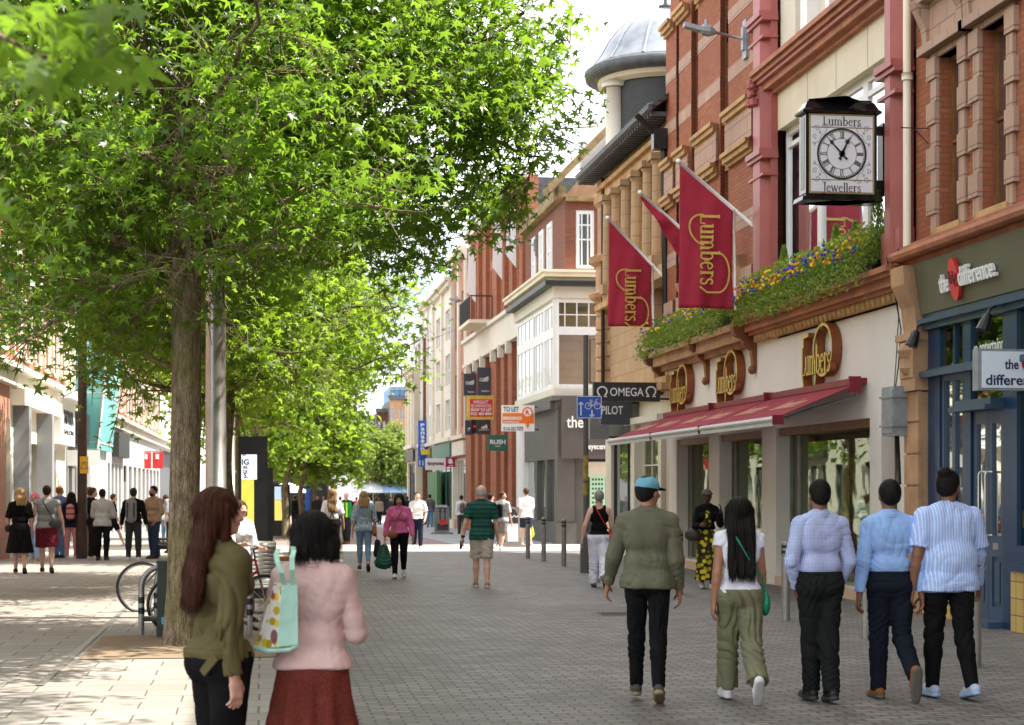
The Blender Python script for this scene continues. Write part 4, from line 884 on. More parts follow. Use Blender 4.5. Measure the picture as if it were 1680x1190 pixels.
# brick upper storey with gable
sw = (ax(945), ax(975), az(960, 441), az(960, 345)); sw2 = (ax(990), ax(1010), sw[2], sw[3])
FF.wall(mb, xE, 24, zc0, az(960, 325), [sw, sw2], .3)
hs = [(onX(p1, XE), onX(p0, XE), sw[2], sw[3]) for p0, p1 in ((874, 880), (886, 893), (899, 907))]
FE.wall(mb, yE0 + .3, yE1, zc0, az(960, 325), hs, .3); build('wall', mb, M['brick_dark'], t)
for h in (sw, sw2): window(FF, t, *h, M['white_paint'], M['glass_sky'], -.1, .12, vb=(.33, .66), hb=(.5, .75), bar=.04)
for h in hs: window(FE, t, *h, M['white_paint'], M['glass_sky'], -.02, .14, vb=(.5,), hb=(.5,), bar=.05)
mb = MB()
gx0, gx1 = ax(925), ax(1060)
zr = az(960, 325); zg = az(1000, 180)
mb.prism([(gx0, yE0 - .05, zr), (gx1 + 6, yE0 - .05, zr), (gx1 + 6, yE0 - .05, zg + 1), (gx0 + 3.4, yE0 - .05, zg + 1.1)], (0, .3, 0)); build('gable', mb, M['stone_warm'], t)
mb = MB(); a, b = Vector((gx0 - .5, yE0 - .45, zr + .1)), Vector((gx0 + 3.6, yE0 - .45, zg + 1.4)); mb.prism([a, b, b + Vector((0, 0, .28)), a + Vector((-.1, 0, .22))], (0, 1.2, 0)); mb.box(xE - .25, xE, yE0 - .2, yE1, zr - .0, zr + .35); mb.box(xE, 24, yE0 - .2, yE0, zr - .12, zr + .02)
build('coping', mb, M['moss_stone'], t)
mb = MB(); rnd = random.Random(3)
for i in range(40): mb.ball((gx0 + 1.2 + rnd.random() * 2.4, yE0 - .08, zr + .25 + rnd.random() * .8), (rnd.uniform(.06, .16), .07, rnd.uniform(.05, .14)), 6)
build('carving', mb, M['stone_warm'], t)
mb = MB(); mb.prism([(xE, yE0 + .2, zr), (xE + 3.5, yE0 + .2, zr + 2.8), (xE + 8, yE0 + .2, zr + .2)], (0, yE1 - yE0 - .3, 0)); build('roof', mb, M['slate'], t)
mb = MB(); q0 = PY(948, 280, yE0 + 1.5); mb.box(q0.x, q0.x + 3, yE0 + 1, yE0 + 1.4, q0.z, q0.z + 1.7); build('dormer', mb, M['white_wall'], t)
# white bay storey
mb = MB(); bw = .45
mb.box(xE - bw, 24, yE0 - .3, yE0 + .0, zw1 + .28, zc0 - .12); mb.box(xE - bw, xE - .0, yE0, yE1, zw1 + .28, zc0 - .12)
mb.box(xE - bw + .05, 24, yE0 - .25, yE0 + .0, zw0 - .25, zw0); mb.box(xE - bw + .05, xE, yE0, yE1, zw0 - .25, zw0)
build('bay_panel', mb, M['cream_light'], t)
FB = Fac('F', yE0 - .3); xs = [xE - bw, ax(985) , ax(1040), ax(1090)]
for a, b in zip(xs, xs[1:]):
    window(FB, t, a + .02, b - .02, (zw0 + zw1) / 2 + .55, zw1 + .27, M['white_paint'], M['glass_warm'], -.2, .13, vb=(.25, .5, .75), hb=(.5,), bar=.035)
    window(FB, t, a + .02, b - .02, zw0, (zw0 + zw1) / 2 + .549, M['white_paint'], M['glass_sky'], -.2, .13)
FB2 = Fac('R', xE - bw); ys = [yE0 - .3 + .01, yE0 + 2.4, yE0 + 4.9, yE1]
for a, b in zip(ys, ys[1:]):
    window(FB2, t, a + .02, b - .02, (zw0 + zw1) / 2 + .55, zw1 + .27, M['white_paint'], M['glass_sky'], -.2, .16, vb=(.25, .5, .75), bar=.09)
    window(FB2, t, a + .02, b - .02, zw0, (zw0 + zw1) / 2 + .549, M['white_paint'], M['glass_sky'], -.2, .16, vb=(.25, .5, .75), bar=.09)
mb = MB()
for z0, z1, d in ((-.12, .0, .15), (.0, .14, .35), (.14, .22, .42)):
    mb.box(xE - bw - d, 24, yE0 - .3 - d, yE0, zc0 + z0, zc0 + z1); mb.box(xE - bw - d, xE, yE0, yE1, zc0 + z0, zc0 + z1)
build('cornice', mb, M['cream'], t); mb = MB(); mb.box(xE - bw - .3, 24, yE0 - .6, yE0, zc0 - .28, zc0 - .121); mb.box(xE - bw - .3, xE, yE0, yE1, zc0 - .28, zc0 - .121); build('soffit', mb, M['charcoal'], t)
mb = MB()     # grey shopfront
zs1 = zw0 - .25; gg = gz(yE0)
x9 = ax(905); mb.box(xE - .5, 24, yE0 - .45, yE0, zs1 - .15, zs1); mb.box(xE - .35, 24, yE0 - .35, yE0, zs1 - .4, zs1 - .15); mb.box(xE - .5, xE, yE0, yE1 - 1.5, zs1 - .4, zs1)
for i in range(46): mb.box(xE - .3 + i * .2, xE - .2 + i * .2, yE0 - .41, yE0 - .35, zs1 - .3, zs1 - .17)
pz = az(960, 753)
mb.box(xE - .3, xE + .25, yE0 - .3, yE0 + .3, gg, zs1 - .4); mb.box(xE - .36, xE + .3, yE0 - .36, yE0 + .3, gg, gg + .7); mb.box(xE + .25, 24, yE0 - .1, yE0, pz, zs1 - .4)
mb.box(xE + .3, xE + .62, yE0 - .12, yE0, gg, pz); mb.box(xE - .25, xE, yE0 + .3, yE1 - 1.5, pz, zs1 - .4); mb.box(xE - .22, xE, yE0 + .3, yE1 - 1.5, gg, gg + .7)
for y in (yE0 + 2.2, yE0 + 4.4): mb.box(xE - .25, xE, y, y + .35, gg + .7, pz)
build('shopfront', mb, M['grey_dk'], t)
gd = M['glass']; mb = MB(); mb.box(xE - .12, xE - .1, yE0 + .3, yE1 - 1.5, gg + .7, pz); mb.box(xE + .62, 24, yE0 - .06, yE0 - .04, gg + .05, pz); build('shop_window', mb, gd, t)
mb = MB(); mb.box(xE - .14, xE - .125, yE0 + .9, yE0 + 1.25, gg + 1.0, pz - .5); build('window_poster', mb, M['teal'], t)
mb = MB(); q0, q1 = ax(941), ax(950); mb.box(q0, q1, yE0 - .085, yE0 - .07, gg + .2, pz - .1); q0, q1 = ax(950), ax(1000); mb.box(q0, q1, yE0 - .085, yE0 - .07, az(960, 783), pz - .1); build('window_vinyl', mb, M['cream_light'], t)
mb = MB(); q0, q1 = ax(967), ax(992); mb.box(q0, q1, yE0 - .09, yE0 - .07, az(975, 838), az(975, 779)); ey = build('eye_chart', mb, mat('mint', (.42, .68, .5), .5), t)
mb = MB()
for r_i in range(7):
    for c_i in range(4): mb.box(q0 + .07 + c_i * .1, q0 + .07 + c_i * .1 + .06, yE0 - .094, yE0 - .091, az(975, 834) + r_i * .15, az(975, 834) + r_i * .15 + .07)
build('chart_letters', mb, M['ink'], ey)
sg = thing('shop_sign_board', 'large dark grey sign board with white lowercase letters on the corner shopfront', 'sign', (ax(960), yE0 - .5, 4))
sgm = mottled('sign_taupe', (.085, .075, .07), .55, .1, 2); mb = MB(); mb.box(ax(917), ax(1006), yE0 - .55, yE0 - .36, az(960, 753), az(960, 655)); build('board', mb, sgm, sg)
mb = MB(); put_text(mb, 'the', (ax(925), yE0 - .56, az(930, 703)), (1, 0, 0), (0, 0, 1), w=ax(952) - ax(925), h=az(930, 684) - az(930, 703), depth=.01, off=.01)
put_text(mb, 'eyecentre', (ax(960), yE0 - .56, az(960, 741)), (1, 0, 0), (0, 0, 1), w=ax(999) - ax(960), h=.22, depth=.01, off=.02)
mb.box(ax(953.5), ax(955), yE0 - .57, yE0 - .555, az(930, 704), az(930, 682)); build('sign_lettering', mb, M['white'], sg)
# ---- projecting signs at the tan building corner
ys_ = 38.9
def boxsign(name, lab, px0, px1, py0, py1, Y, th, m, wallx=None, cat='sign', grp=None):
    a, b = PY(px0, py0, Y), PY(px1, py1, Y); t = thing(name, lab, cat, (a.x, Y, b.z), grp); mb = MB(); mb.box(a.x, b.x, Y, Y + th, b.z, a.z); build('panel', mb, m, t)
    if wallx is not None:
        mb = MB(); 
        for z in (a.z - .06, b.z + .06): mb.box(b.x + .001, wallx, Y + th * .3, Y + th * .7, z - .02, z + .02)
        build('bracket', mb, M['black'], t)
    return t, a, b
t, a, b = boxsign('projecting_sign', 'black projecting sign with white capitals between two horseshoe-shaped Greek letters', 974, 1083, 627, 659, 38.1, .16, M['charcoal'], XR)
def omega(mb, c, h, y):
    P = [(c.x + h * .5 * math.cos(R(q)), c.z + h * .06 + h * .46 * math.sin(R(q))) for q in range(-50, 231, 14)]
    P = [(c.x + h * .5, c.z - h * .48), (c.x + h * .22, c.z - h * .48)] + P + [(c.x - h * .22, c.z - h * .48), (c.x - h * .5, c.z - h * .48)]
    vs, fs = strip2d([(p[0] - c.x, p[1] - c.z) for p in P], h * .15); place2d(mb, vs, fs, (c.x, y, c.z), (1, 0, 0), (0, 0, 1), .0)
mb = MB(); yy = 38.09; h = .21
for px in (988, 1068): omega(mb, PY(px, 643, yy), h, yy)
o_ = PY(1001, 650, yy); put_text(mb, 'OMEGA', o_, (1, 0, 0), (0, 0, 1), w=PY(1056, 650, yy).x - o_.x, h=.185, depth=.004, off=.005); build('sign_lettering', mb, M['white'], t)
t, a, b = boxsign('projecting_sign', 'dark grey projecting sign tucked just below the black sign with Greek letters', 986, 1037, 656, 697, 41.2, .3, M['signgrey'], XR)
mb = MB(); o_ = PY(987, 680, 41.19); put_text(mb, 'PILOT', o_, (1, 0, 0), (0, 0, 1), w=PY(1022, 680, 41.19).x - o_.x, h=.2, depth=.004, off=.01); build('sign_lettering', mb, M['white'], t)
t, a, b = boxsign('wall_cabinet', 'grey beige metal cabinet hanging behind the blue cycle sign', 968, 999, 659, 721, 43.0, .4, M['grey_mid'], XR, cat='cabinet')
# blue cycle sign on pole
g = G(961, 940); t = thing('cycle_sign', 'blue two-way cycle lane sign on a dark pole with yellow tape', 'road sign', g); dxp = 961
def pl(px, py): p = PY(px, py, g.y); return p
mb = MB(); mb.tube([(g.x, g.y, 0), (g.x, g.y, .75)], .115, 14); mb.tube([(g.x, g.y, .75), (g.x, g.y, .82)], [.115, .06], 14); mb.tube([(g.x, g.y, .8), (g.x, g.y, pl(961, 550).z)], .052, 12); build('pole', mb, M['grey_dk'], t, smooth=False)
a, b = pl(945, 650), pl(986, 687); mb = MB(); mb.box(a.x, b.x, g.y - .075, g.y - .06, b.z, a.z); pn = build('sign_face', mb, M['blue_sign'], t)
mb = MB(); y = g.y - .08; S = lambda P, wd: place2d(mb, *strip2d(P, wd), (0, y, 0), (1, 0, 0), (0, 0, 1), 0)
def frame2(x0, x1, z0, z1, wd): S([(x0, z0), (x1, z0)], wd); S([(x0, z1), (x1, z1)], wd); S([(x0, z0), (x0, z1)], wd); S([(x1, z0), (x1, z1)], wd)
frame2(a.x + .01, b.x - .01, b.z + .01, a.z - .01, .012)
for px, s_, p0, p1 in ((952, 1, 682, 660), (970, -1, 685, 673)):
    x = pl(px, 660).x; zt, zb_ = pl(px, p1).z, pl(px, p0).z; S([(x, zb_), (x, zt)], .025); e = zt if s_ > 0 else zb_; S([(x - .045, e - s_ * .05), (x, e)], .022); S([(x + .045, e - s_ * .05), (x, e)], .022)
for px in (964, 979): c = pl(px, 666.5); vs, fs = strip2d([(.062 * math.cos(2*math.pi*i/18), .062 * math.sin(2*math.pi*i/18)) for i in range(18)], .012, True); place2d(mb, vs, fs, (c.x, y, c.z), (1, 0, 0), (0, 0, 1), .001)
c1, c2 = pl(964, 666.5), pl(979, 666.5); m1 = ((c1.x + c2.x) / 2 - .01, c1.z); s1 = (c1.x + .05, c1.z + .09); s2 = (c2.x - .02, c1.z + .09)
for P in ([(c1.x, c1.z), s1, s2, m1, (c1.x, c1.z)], [m1, s1], [(c2.x, c2.z), (c2.x - .035, c1.z + .13), (c2.x + .01, c1.z + .13)], [(s1[0] - .03, s1[1] + .025), (s1[0] + .03, s1[1] + .025)]): S(P, .011)
build('sign_symbols', mb, M['white'], pn)
mb = MB()
for z0, z1 in ((1.55, 1.8), (1.85, 2.35)): mb.tube([(g.x, g.y, z0), (g.x, g.y, z1)], .055, 12)
build('tape', mb, mottled('tape', (.35, .25, .05), .6, .6, 12), t)
# thin wire bracket above omega
mb = MB(); yy = 47.5; q = [PY(968, 628, yy), PY(968, 557, yy), PY(980, 557, yy)]; mb.tube(q, .02, 5); q = [PY(968, 628, yy), PY(980, 628, yy)]; mb.tube(q, .02, 5); tag(build('sign_bracket', mb, M['black']), 'empty black square sign bracket on the rounded stone corner', 'bracket')
# ---- bollards
bl = [(1600, 1092), (1421, 1045), (1289, 1018), (1115, 975), (925, 929), (892, 921), (866, 917)]
labs = ['nearest grey steel bollard beside the man in the striped shirt', 'grey bollard half hidden between the two rightmost men', 'grey bollard behind the left leg of the checked shirt man',
        'grey bollard base just right of the man in the olive jacket', 'grey bollard with black bands left of the cycle sign pole', 'middle of three black-banded bollards left of the cycle sign pole', 'leftmost of three black-banded bollards near the grey shopfront']
b0_ = None
for i, (px, py) in enumerate(bl):
    g = G(px, py); g.x = max(6.2, min(6.75, g.x)) if i < 4 else g.x
    d = ray(px); Y = g.x * d[1] / d[0]; g = Vector((g.x, Y, gz(Y)))
    if b0_ is None:
        b0_ = thing('bollard', labs[i], 'bollard', g, 'grey steel bollards along the street'); mb = MB(); mb.lathe((0, 0, 0), [(.056, 0), (.056, .8), (.05, .81), (.05, .83), (.056, .84), (.056, 1.0), (.045, 1.02), (0, 1.025)], 20); build('post', mb, M['steel_dull'], b0_, smooth=False, local=True)
        mb = MB(); mb.lathe((0, 0, 0), [(.058, .86), (.058, .9)], 20); mb.lathe((0, 0, 0), [(.058, .93), (.058, .97)], 20); build('band', mb, M['black'], b0_, local=True)
    else:
        o = copy_tree(b0_); o.location = g; o['label'] = labs[i]; 
    (b0_ if i == 0 else o).scale = (1, 1, 1.0)
# ---- red brick pier building beyond (px 770..862)
XB = 9.75; FR = Fac('R', XB); y0, y1 = yE1 + .02, onX(768, XB)
AB = lambda px: onX(px, XB)
t = thing('red_brick_building', 'long red brick building with tall piers cream fascia and small iron balcony', 'building', (XB, y0, 0))
zcr = zat(500, XB, 66) ; za = lambda px, py: zat(py, XB, AB(px))
z_f0, z_f1 = za(835, 560), za(835, 520); top = za(790, 382) + .3
mids = [(AB(853), AB(845)), (AB(838), AB(832)), (AB(826), AB(819)), (AB(809), AB(801)), (AB(795), AB(789)), (AB(783), AB(777))]
hs = []
for a, b in mids: hs += [(a, b, z_f1 + .3, z_f1 + 2.6), (a, b, z_f1 + 3.0, top - 1.2), (a, b, 2.9 + .2, z_f0 - .1), (a, b, gz(70) + .1, 2.9)]
mb = MB(); FR.wall(mb, y0, y1, gz(75), top, hs, .4, -.1); build('wall', mb, M['brick_orange'], t)
mb = MB(); mb.box(XB + .5, 25, y0, y1, -1, top - .1); build('roof', mb, M['slate'], t)
for h in hs: window(FR, t, *h, M['charcoal'], M['glass'], -.3, .06, vb=(.5,))
mb = MB()
allp = sorted([y0] + [v for m_ in mids for v in m_] + [y1])
for i in range(0, len(allp), 2): FR.box(mb, allp[i] + .05, allp[i + 1] - .05, gz(75), z_f0, -.1, .12); FR.box(mb, allp[i] + .25, allp[i + 1] - .25, z_f1, top - .4, -.1, .08)
build('pier', mb, M['brick_red'], t)
mb = MB(); FR.box(mb, y0, y1, z_f0, z_f1, -.1, .2); FR.box(mb, y0 - .0, y1, z_f1, z_f1 + .15, -.1, .35); FR.box(mb, y0, y1, z_f0 - .15, z_f0, -.1, .28); FR.box(mb, y0, y1, top - .1, top + .12, -.1, .2); FR.box(mb, y0, y1, top + .12, top + .2, -.1, .3)
for a, b in mids: FR.box(mb, b + .1, b + .4, z_f0 - .6, z_f0 - .1, .1, .35)
build('cream_fascia', mb, M['cream_light'], t)
mb = MB(); yb_ = AB(800); FR.box(mb, yb_ - 2.4, yb_ + 1.6, z_f1 + .15, z_f1 + .3, 0, 1.1)
bal = build('balcony', mb, M['cream'], t); mb = MB()
for k in range(20): y = yb_ - 2.3 + k * .2; mb.tube([FR.P(y, z_f1 + .3, 1.05), FR.P(y, z_f1 + 1.3, 1.05)], .018, 5)
for k in range(5): mb.tube([FR.P(yb_ - 2.35, z_f1 + .3, .1 + k * .22), FR.P(yb_ - 2.35, z_f1 + 1.3, .1 + k * .22)], .018, 5)
mb.tube([FR.P(yb_ - 2.35, z_f1 + 1.3, .1), FR.P(yb_ - 2.35, z_f1 + 1.3, 1.05), FR.P(yb_ + 1.6, z_f1 + 1.3, 1.05)], .03, 6); build('railing', mb, M['black'], bal)
for px_, l_ in ((851, 'white banner nearest on the red brick building front'), (828, 'white banner second on the red brick building front'), (784, 'white banner far along the red brick building front')):
    y = AB(px_); z = top - .9; bt = thing('wall_banner', l_, 'banner', FR.P(y, z - 2, .6), 'white banners on the red brick front'); mb = MB()
    mb.prism([(XB - .1, y, z), (XB - .42, y, z - .1), (XB - .5, y, z - 1.9), (XB - .1, y, z - 2.4)], (0, .03, 0)); build('cloth', mb, M['white'], bt); mb = MB(); mb.tube([(XB, y, z + .02), (XB - .5, y, z - .06)], .03, 6); build('bar', mb, M['steel_dull'], bt)
walllamp(880, 403, 826, 392, XB, 'wall lamp high on the dark brick corner building'); walllamp(772, 496, 737, 491, XB, 'farthest wall lamp on the end of the red brick building')
# white painted shopfront strip beside the grey shop
mb = MB(); FE2 = Fac('R', XB); FE2.box(mb, yE1 - 1.5, yE1, gz(60), zs1, 0.0, .3)
for i in range(5): FE2.box(mb, yE1 - 1.4 + i * .3, yE1 - 1.3 + i * .3, gz(60) + .6, zs1 - .4, .3, .36)
tag(build('shopfront_pilasters', mb, M['white_paint']), 'white painted fluted shopfront between grey shop and brick piers', 'shopfront')
# ---- more buildings towards the far end: pixel strips on the same line
def block(name, lab, px0, px1, pytop, wm, tm, X=XB, rows=3, cols=3, gf=None, cornp=True, wmat=None, band=None):
    F_ = Fac('R', X); y0, y1 = onX(px1, X), onX(px0, X); ztop = zat(pytop, X, (y0 + y1) / 2); g = gz(y1)
    t = thing(name, lab, 'building', (X, y0, g)); hs = []; gh = 4.1
    for r_i in range(rows):
        za_, zb_ = gh + .6 + (ztop - gh - 1.2) * r_i / rows, gh + .6 + (ztop - gh - 1.2) * (r_i + .68) / rows
        for c_i in range(cols): a = y0 + (y1 - y0) * (c_i + .25) / cols; hs.append((a, a + (y1 - y0) * .5 / cols, za_, zb_))
    hs.append((y0 + .5, y1 - .5, g + .5, gh - .9))
    mb = MB(); F_.wall(mb, y0 + .02, y1 - .02, g, ztop, hs, .4); build('wall', mb, wm, t)
    for h in hs[:-1]: window(F_, t, *h, wmat or M['white_paint'], M['glass'], -.2, .08, vb=(.5,), hb=(.5,))
    window(F_, t, *hs[-1], gf or M['charcoal'], M['glass'], -.2, .15, vb=(.25, .5, .75), name='shop_window')
    mb = MB(); F_.box(mb, y0 + .2, y1 - .2, gh - .8, gh - .1, 0, .15); build('fascia', mb, gf or M['charcoal'], t)
    mb = MB(); F_.box(mb, y0, y1, ztop - .3, ztop - .1, 0, .25); F_.box(mb, y0, y1, ztop - .1, ztop + .1, 0, .45); F_.box(mb, y0, y1, gh, gh + .2, 0, .25)
    for c_i in range(cols + 1): y = y0 + (y1 - y0) * c_i / cols; F_.box(mb, max(y0, y - .3), min(y1, y + .3), gh + .2, ztop - .3, 0.0, .12)
    build('stone_trim', mb, tm, t); mb = MB(); mb.box(X + .5, X + 14, y0 + .1, y1 - .1, g, ztop - .2); build('rear_wing', mb, wm, t); return t, F_, y0, y1, ztop
block('brick_gable_building', 'plain orange brick building rising behind the end of the long red brick building', 744, 766, 420, M['brick_pink'], M['cream_light'], XB + .0, 2, 2, gf=M['cream_light'])
block('stone_bank_building', 'pale carved stone building with tall white columns before the green shopfront', 712, 743, 475, M['cream_light'], M['cream_light'], XB - .1, 3, 2, gf=M['green_sign'])
block('pale_tower_building', 'tall pale building with vertical grey window strips farther down the right side', 695, 711, 500, M['white_wall'], M['cream_light'], XB, 4, 2)
block('narrow_brick_building', 'narrow old brick building with white dormers far down the right side', 683, 694, 560, M['brick_dark'], M['white_paint'], XB - .3, 3, 2)
block('sandstone_building', 'sand coloured stone building at the far right end of the street', 668, 682, 610, M['cream'], M['cream_light'], XB - .6, 3, 3)
# green shopfront door panel
# scaffold wrapped block behind
t = thing('scaffolded_building', 'distant block wrapped in blue sheeting and scaffolding poles', 'building', PY(668, 800, 190)); a, b = PY(640, 612, 190), PY(705, 700, 190)
mb = MB(); mb.box(a.x, b.x, 190, 200, gz(190), a.z - 1.5); build('blue_sheeting', mb, mottled('sheet_blue', (.10, .28, .52), .5, .25, .5), t); mb = MB()
for i in range(8): x = a.x + (b.x - a.x) * i / 7.; mb.tube([(x, 189.8, gz(190)), (x, 189.8, a.z + .3)], .06, 4)
for k in range(4): z = a.z - 5 + k * 1.6; mb.tube([(a.x, 189.8, z), (b.x, 189.8, z)], .06, 4)
build('scaffold_poles', mb, M['steel_dull'], t)
# buildings closing the street
def endblock(name, lab, px0, px1, pytop, Y, wm, rows, cols, gm=None, cat='building', wf=None, gfm=None, gl=None):
    F_ = Fac('F', Y); a, b = PY(px0, pytop, Y), PY(px1, pytop, Y); g = gz(Y); t = thing(name, lab, cat, (a.x, Y, g)); hs = []; gh = g + 4.4
    for r_i in range(rows):
        for c_i in range(cols):
            x = a.x + (b.x - a.x) * (c_i + .2) / cols; z = gh + .5 + (a.z - gh - 1) * r_i / rows; hs.append((x, x + (b.x - a.x) * .6 / cols, z, z + (a.z - gh - 1) * .68 / rows))
    mb = MB(); F_.wall(mb, a.x, b.x, g, a.z, hs, .4); build('wall', mb, wm, t)
    for h in hs: window(F_, t, *h, wf or M['grey_lt'], gl or M['glass'], -.2, .1, vb=(.5,))
    mb = MB(); F_.box(mb, a.x, b.x, gh - 1.1, gh - .1, 0, .3); F_.box(mb, a.x + .2, b.x - .2, g + .1, gh - 1.1, 0, .05); build('fascia', mb, gfm or M['charcoal'], t)
    mb = MB(); mb.box(a.x, b.x, Y + .5, Y + 12, g, a.z - .1); F_.box(mb, a.x - .1, b.x + .1, a.z - .05, a.z + .35, -.3, .3); build('roof', mb, M['slate'], t); return t
endblock('white_corner_block', 'white fronted block with dark window strips closing the street', 540, 603, 690, 172, M['white_wall'], 3, 6, gfm=M['white'])
endblock('glass_tower', 'dark glazed office block rising behind the white street-end block', 596, 622, 688, 185, M['grey_mid'], 6, 4)
endblock('red_brick_end_block', 'distant red brick block with pale window bays at the street end', 618, 642, 676, 180, M['brick_dark'], 4, 3, wf=M['white_paint'], gl=M['glass_sky'])
endblock('pale_gabled_block', 'distant tan stone gabled block behind the pale green tree', 640, 700, 655, 176, M['stone_warm'], 4, 5)
endblock('white_end_block', 'low white building mostly hidden behind the far street trees', 380, 545, 730, 178, M['white_wall'], 3, 9)
rs = thing('shop_banner', 'small red sign on the white block closing the street', 'sign', PY(600, 775, 171)); mb = MB(); a, b = PY(590, 768, 171), PY(606, 780, 171); mb.box(a.x, b.x, 170.8, 171, b.z, a.z); a, b = PY(598, 776, 170.9), PY(611, 786, 170.9); mb.box(a.x, b.x, 170.5, 170.7, b.z, a.z); build('panel', mb, M['red_sign'], rs)
t, a, b = boxsign('shop_banner', 'small navy square sign on the corner of the far white block', 604, 618, 758, 774, 168, .2, M['navy'])
t, a, b = boxsign('shop_banner', 'white shop fascia board with green mark at the street end', 552, 588, 767, 778, 170, .2, M['white']); mb = MB(); c = PY(580, 772, 169.9); mb.box(c.x - .35, c.x + .35, 169.8, 169.9, c.z - .25, c.z + .25); build('sign_mark', mb, M['green_sign'], t); mb = MB(); c = PY(556, 775, 169.9); put_text(mb, 'MARKET', c, (1, 0, 0), (0, 0, 1), w=1.1, h=.3, depth=.01, off=.02); 
# ---- hanging signs along the right side
def tx(mb, s_, px0, px1, pyb, Y, h=None, off=.01, dy=.015):
    o = PY(px0, pyb, Y - dy); w_ = PY(px1, pyb, Y - dy).x - o.x; put_text(mb, s_, o, (1, 0, 0), (0, 0, 1), w=w_, h=h, depth=.006, off=off)
def hp(py0, py1, Y, px=800): return (py1 - py0) / FPX * (PY(px, 800, Y).x * _f[0] + Y * _f[1])
YB = lambda px: onX(px + 3, XB)
# TO LET orange board
Y = 59.2; t, a, b = boxsign('letting_board', 'white and orange TO LET board on the brick piers', 823, 877, 665, 708, Y, .06, M['white'], 9.3)
mb = MB(); a1, b1 = PY(824, 678, Y), PY(876, 695, Y); mb.box(a1.x, b1.x, Y - .01, Y, b1.z, a1.z); build('orange_band', mb, M['orange_sign'], t)
mb = MB(); tx(mb, 'TO LET', 826, 851, 675.5, Y, hp(667, 675, Y), .02, .012); tx(mb, '0116 222 7575', 826, 858, 706.5, Y, hp(699, 705, Y), .015, .012); build('sign_lettering', mb, M['ink'], t)
mb = MB(); tx(mb, 'READINGS', 826, 856, 689, Y, hp(683, 688.5, Y), .03, .022); tx(mb, 'COMMERCIAL', 826, 852, 694.5, Y, hp(690, 694, Y), .01, .022); build('sign_lettering', mb, M['white'], t)
mb = MB(); c = PY(865.5, 677, Y - .02); rr = hp(0, 9, Y); P = [(c.x + rr * math.cos(q), c.z + rr * math.sin(q)) for q in [R(-30 + 240 * i / 18) for i in range(19)]] + [(c.x, c.z - rr * 3)]
mb.prism([(p[0], Y - .022, p[1]) for p in P], (0, -.006, 0)); pin = build('map_pin', mb, M['orange_sign'], t); mb = MB(); mb.prism([(c.x + rr * .72 * math.cos(q), Y - .03, c.z + rr * .72 * math.sin(q)) for q in [2*math.pi*i/18 for i in range(18)]], (0, -.004, 0)); pd = build('pin_disc', mb, M['white'], pin)
mb = MB(); put_text(mb, 'R', (c.x, Y - .04, c.z), (1, 0, 0), (0, 0, 1), h=rr * .9, depth=.004, cen=True, off=.03); build('pin_letter', mb, M['red_sign'], t)
Y = YB(812); t, a, b = boxsign('letting_board', 'red and yellow SHOP TO LET board under the dark banners', 766, 812, 649, 688.5, Y, .06, mottled('letting_yellow', (.72, .52, .08), .5, .35, 2.2), XB)
mb = MB(); a1, b1 = PY(771, 655, Y), PY(808, 684, Y); mb.box(a1.x, b1.x, Y - .012, Y, b1.z, a1.z); build('red_panel', mb, M['red_sign'], t)
mb = MB(); tx(mb, 'WRIGHT', 776, 801, 662.5, Y, hp(656.5, 662, Y), 0, .02); tx(mb, 'SILVERWOOD', 773, 806, 668.5, Y, hp(663.5, 668.5, Y), 0, .02); tx(mb, 'SHOP TO LET', 772.5, 806.5, 675, Y, hp(670, 675, Y), .03, .02); tx(mb, '0121 454 4004', 772.5, 806.5, 681.5, Y, hp(676.5, 681.5, Y), .03, .02); build('sign_lettering', mb, M['white'], t)
def banner(px0, px1, py0, py1, Y, lab, small=True):
    t, a, b = boxsign('shop_banner', lab, px0, px1, py0, py1, Y, .05, M['signgrey'], XB, grp='dark hanging banners')
    mb = MB(); xc = (px0 + px1) / 2; w_ = (px1 - px0)
    tx(mb, 'THE NORTH', px0 + w_ * .15, xc + 1, py0 + (py1 - py0) * .42, Y, hp(0, 2.6, Y), .02); tx(mb, 'FACE', px0 + w_ * .15, xc - 2, py0 + (py1 - py0) * .49, Y, hp(0, 2.6, Y), .02)
    c = PY(xc, py0 + (py1 - py0) * .46, Y - .012); s_ = hp(0, w_ * .33, Y)
    for r0 in (1., .68, .36): vs, fs = strip2d([(s_ * r0 * math.cos(R(180 - 90 * i / 8)) + s_ * .9, s_ * r0 * .9 * math.sin(R(180 - 90 * i / 8))) for i in range(9)], s_ * .2); place2d(mb, vs, fs, (c.x - s_ * .1, Y - .012, c.z - s_ * .2), (1, 0, 0), (0, 0, 1), 0)
    tx(mb, 'Berghaus', px0 + w_ * .3, px1 - w_ * .18, py0 + (py1 - py0) * .86, Y, hp(0, 3, Y), .01); build('sign_lettering', mb, M['white'], t)
banner(783, 807, 603, 650, YB(807), 'larger dark outdoor-wear banner above the red letting board'); banner(761, 783, 613, 650, YB(783), 'smaller dark outdoor-wear banner left of the larger one')
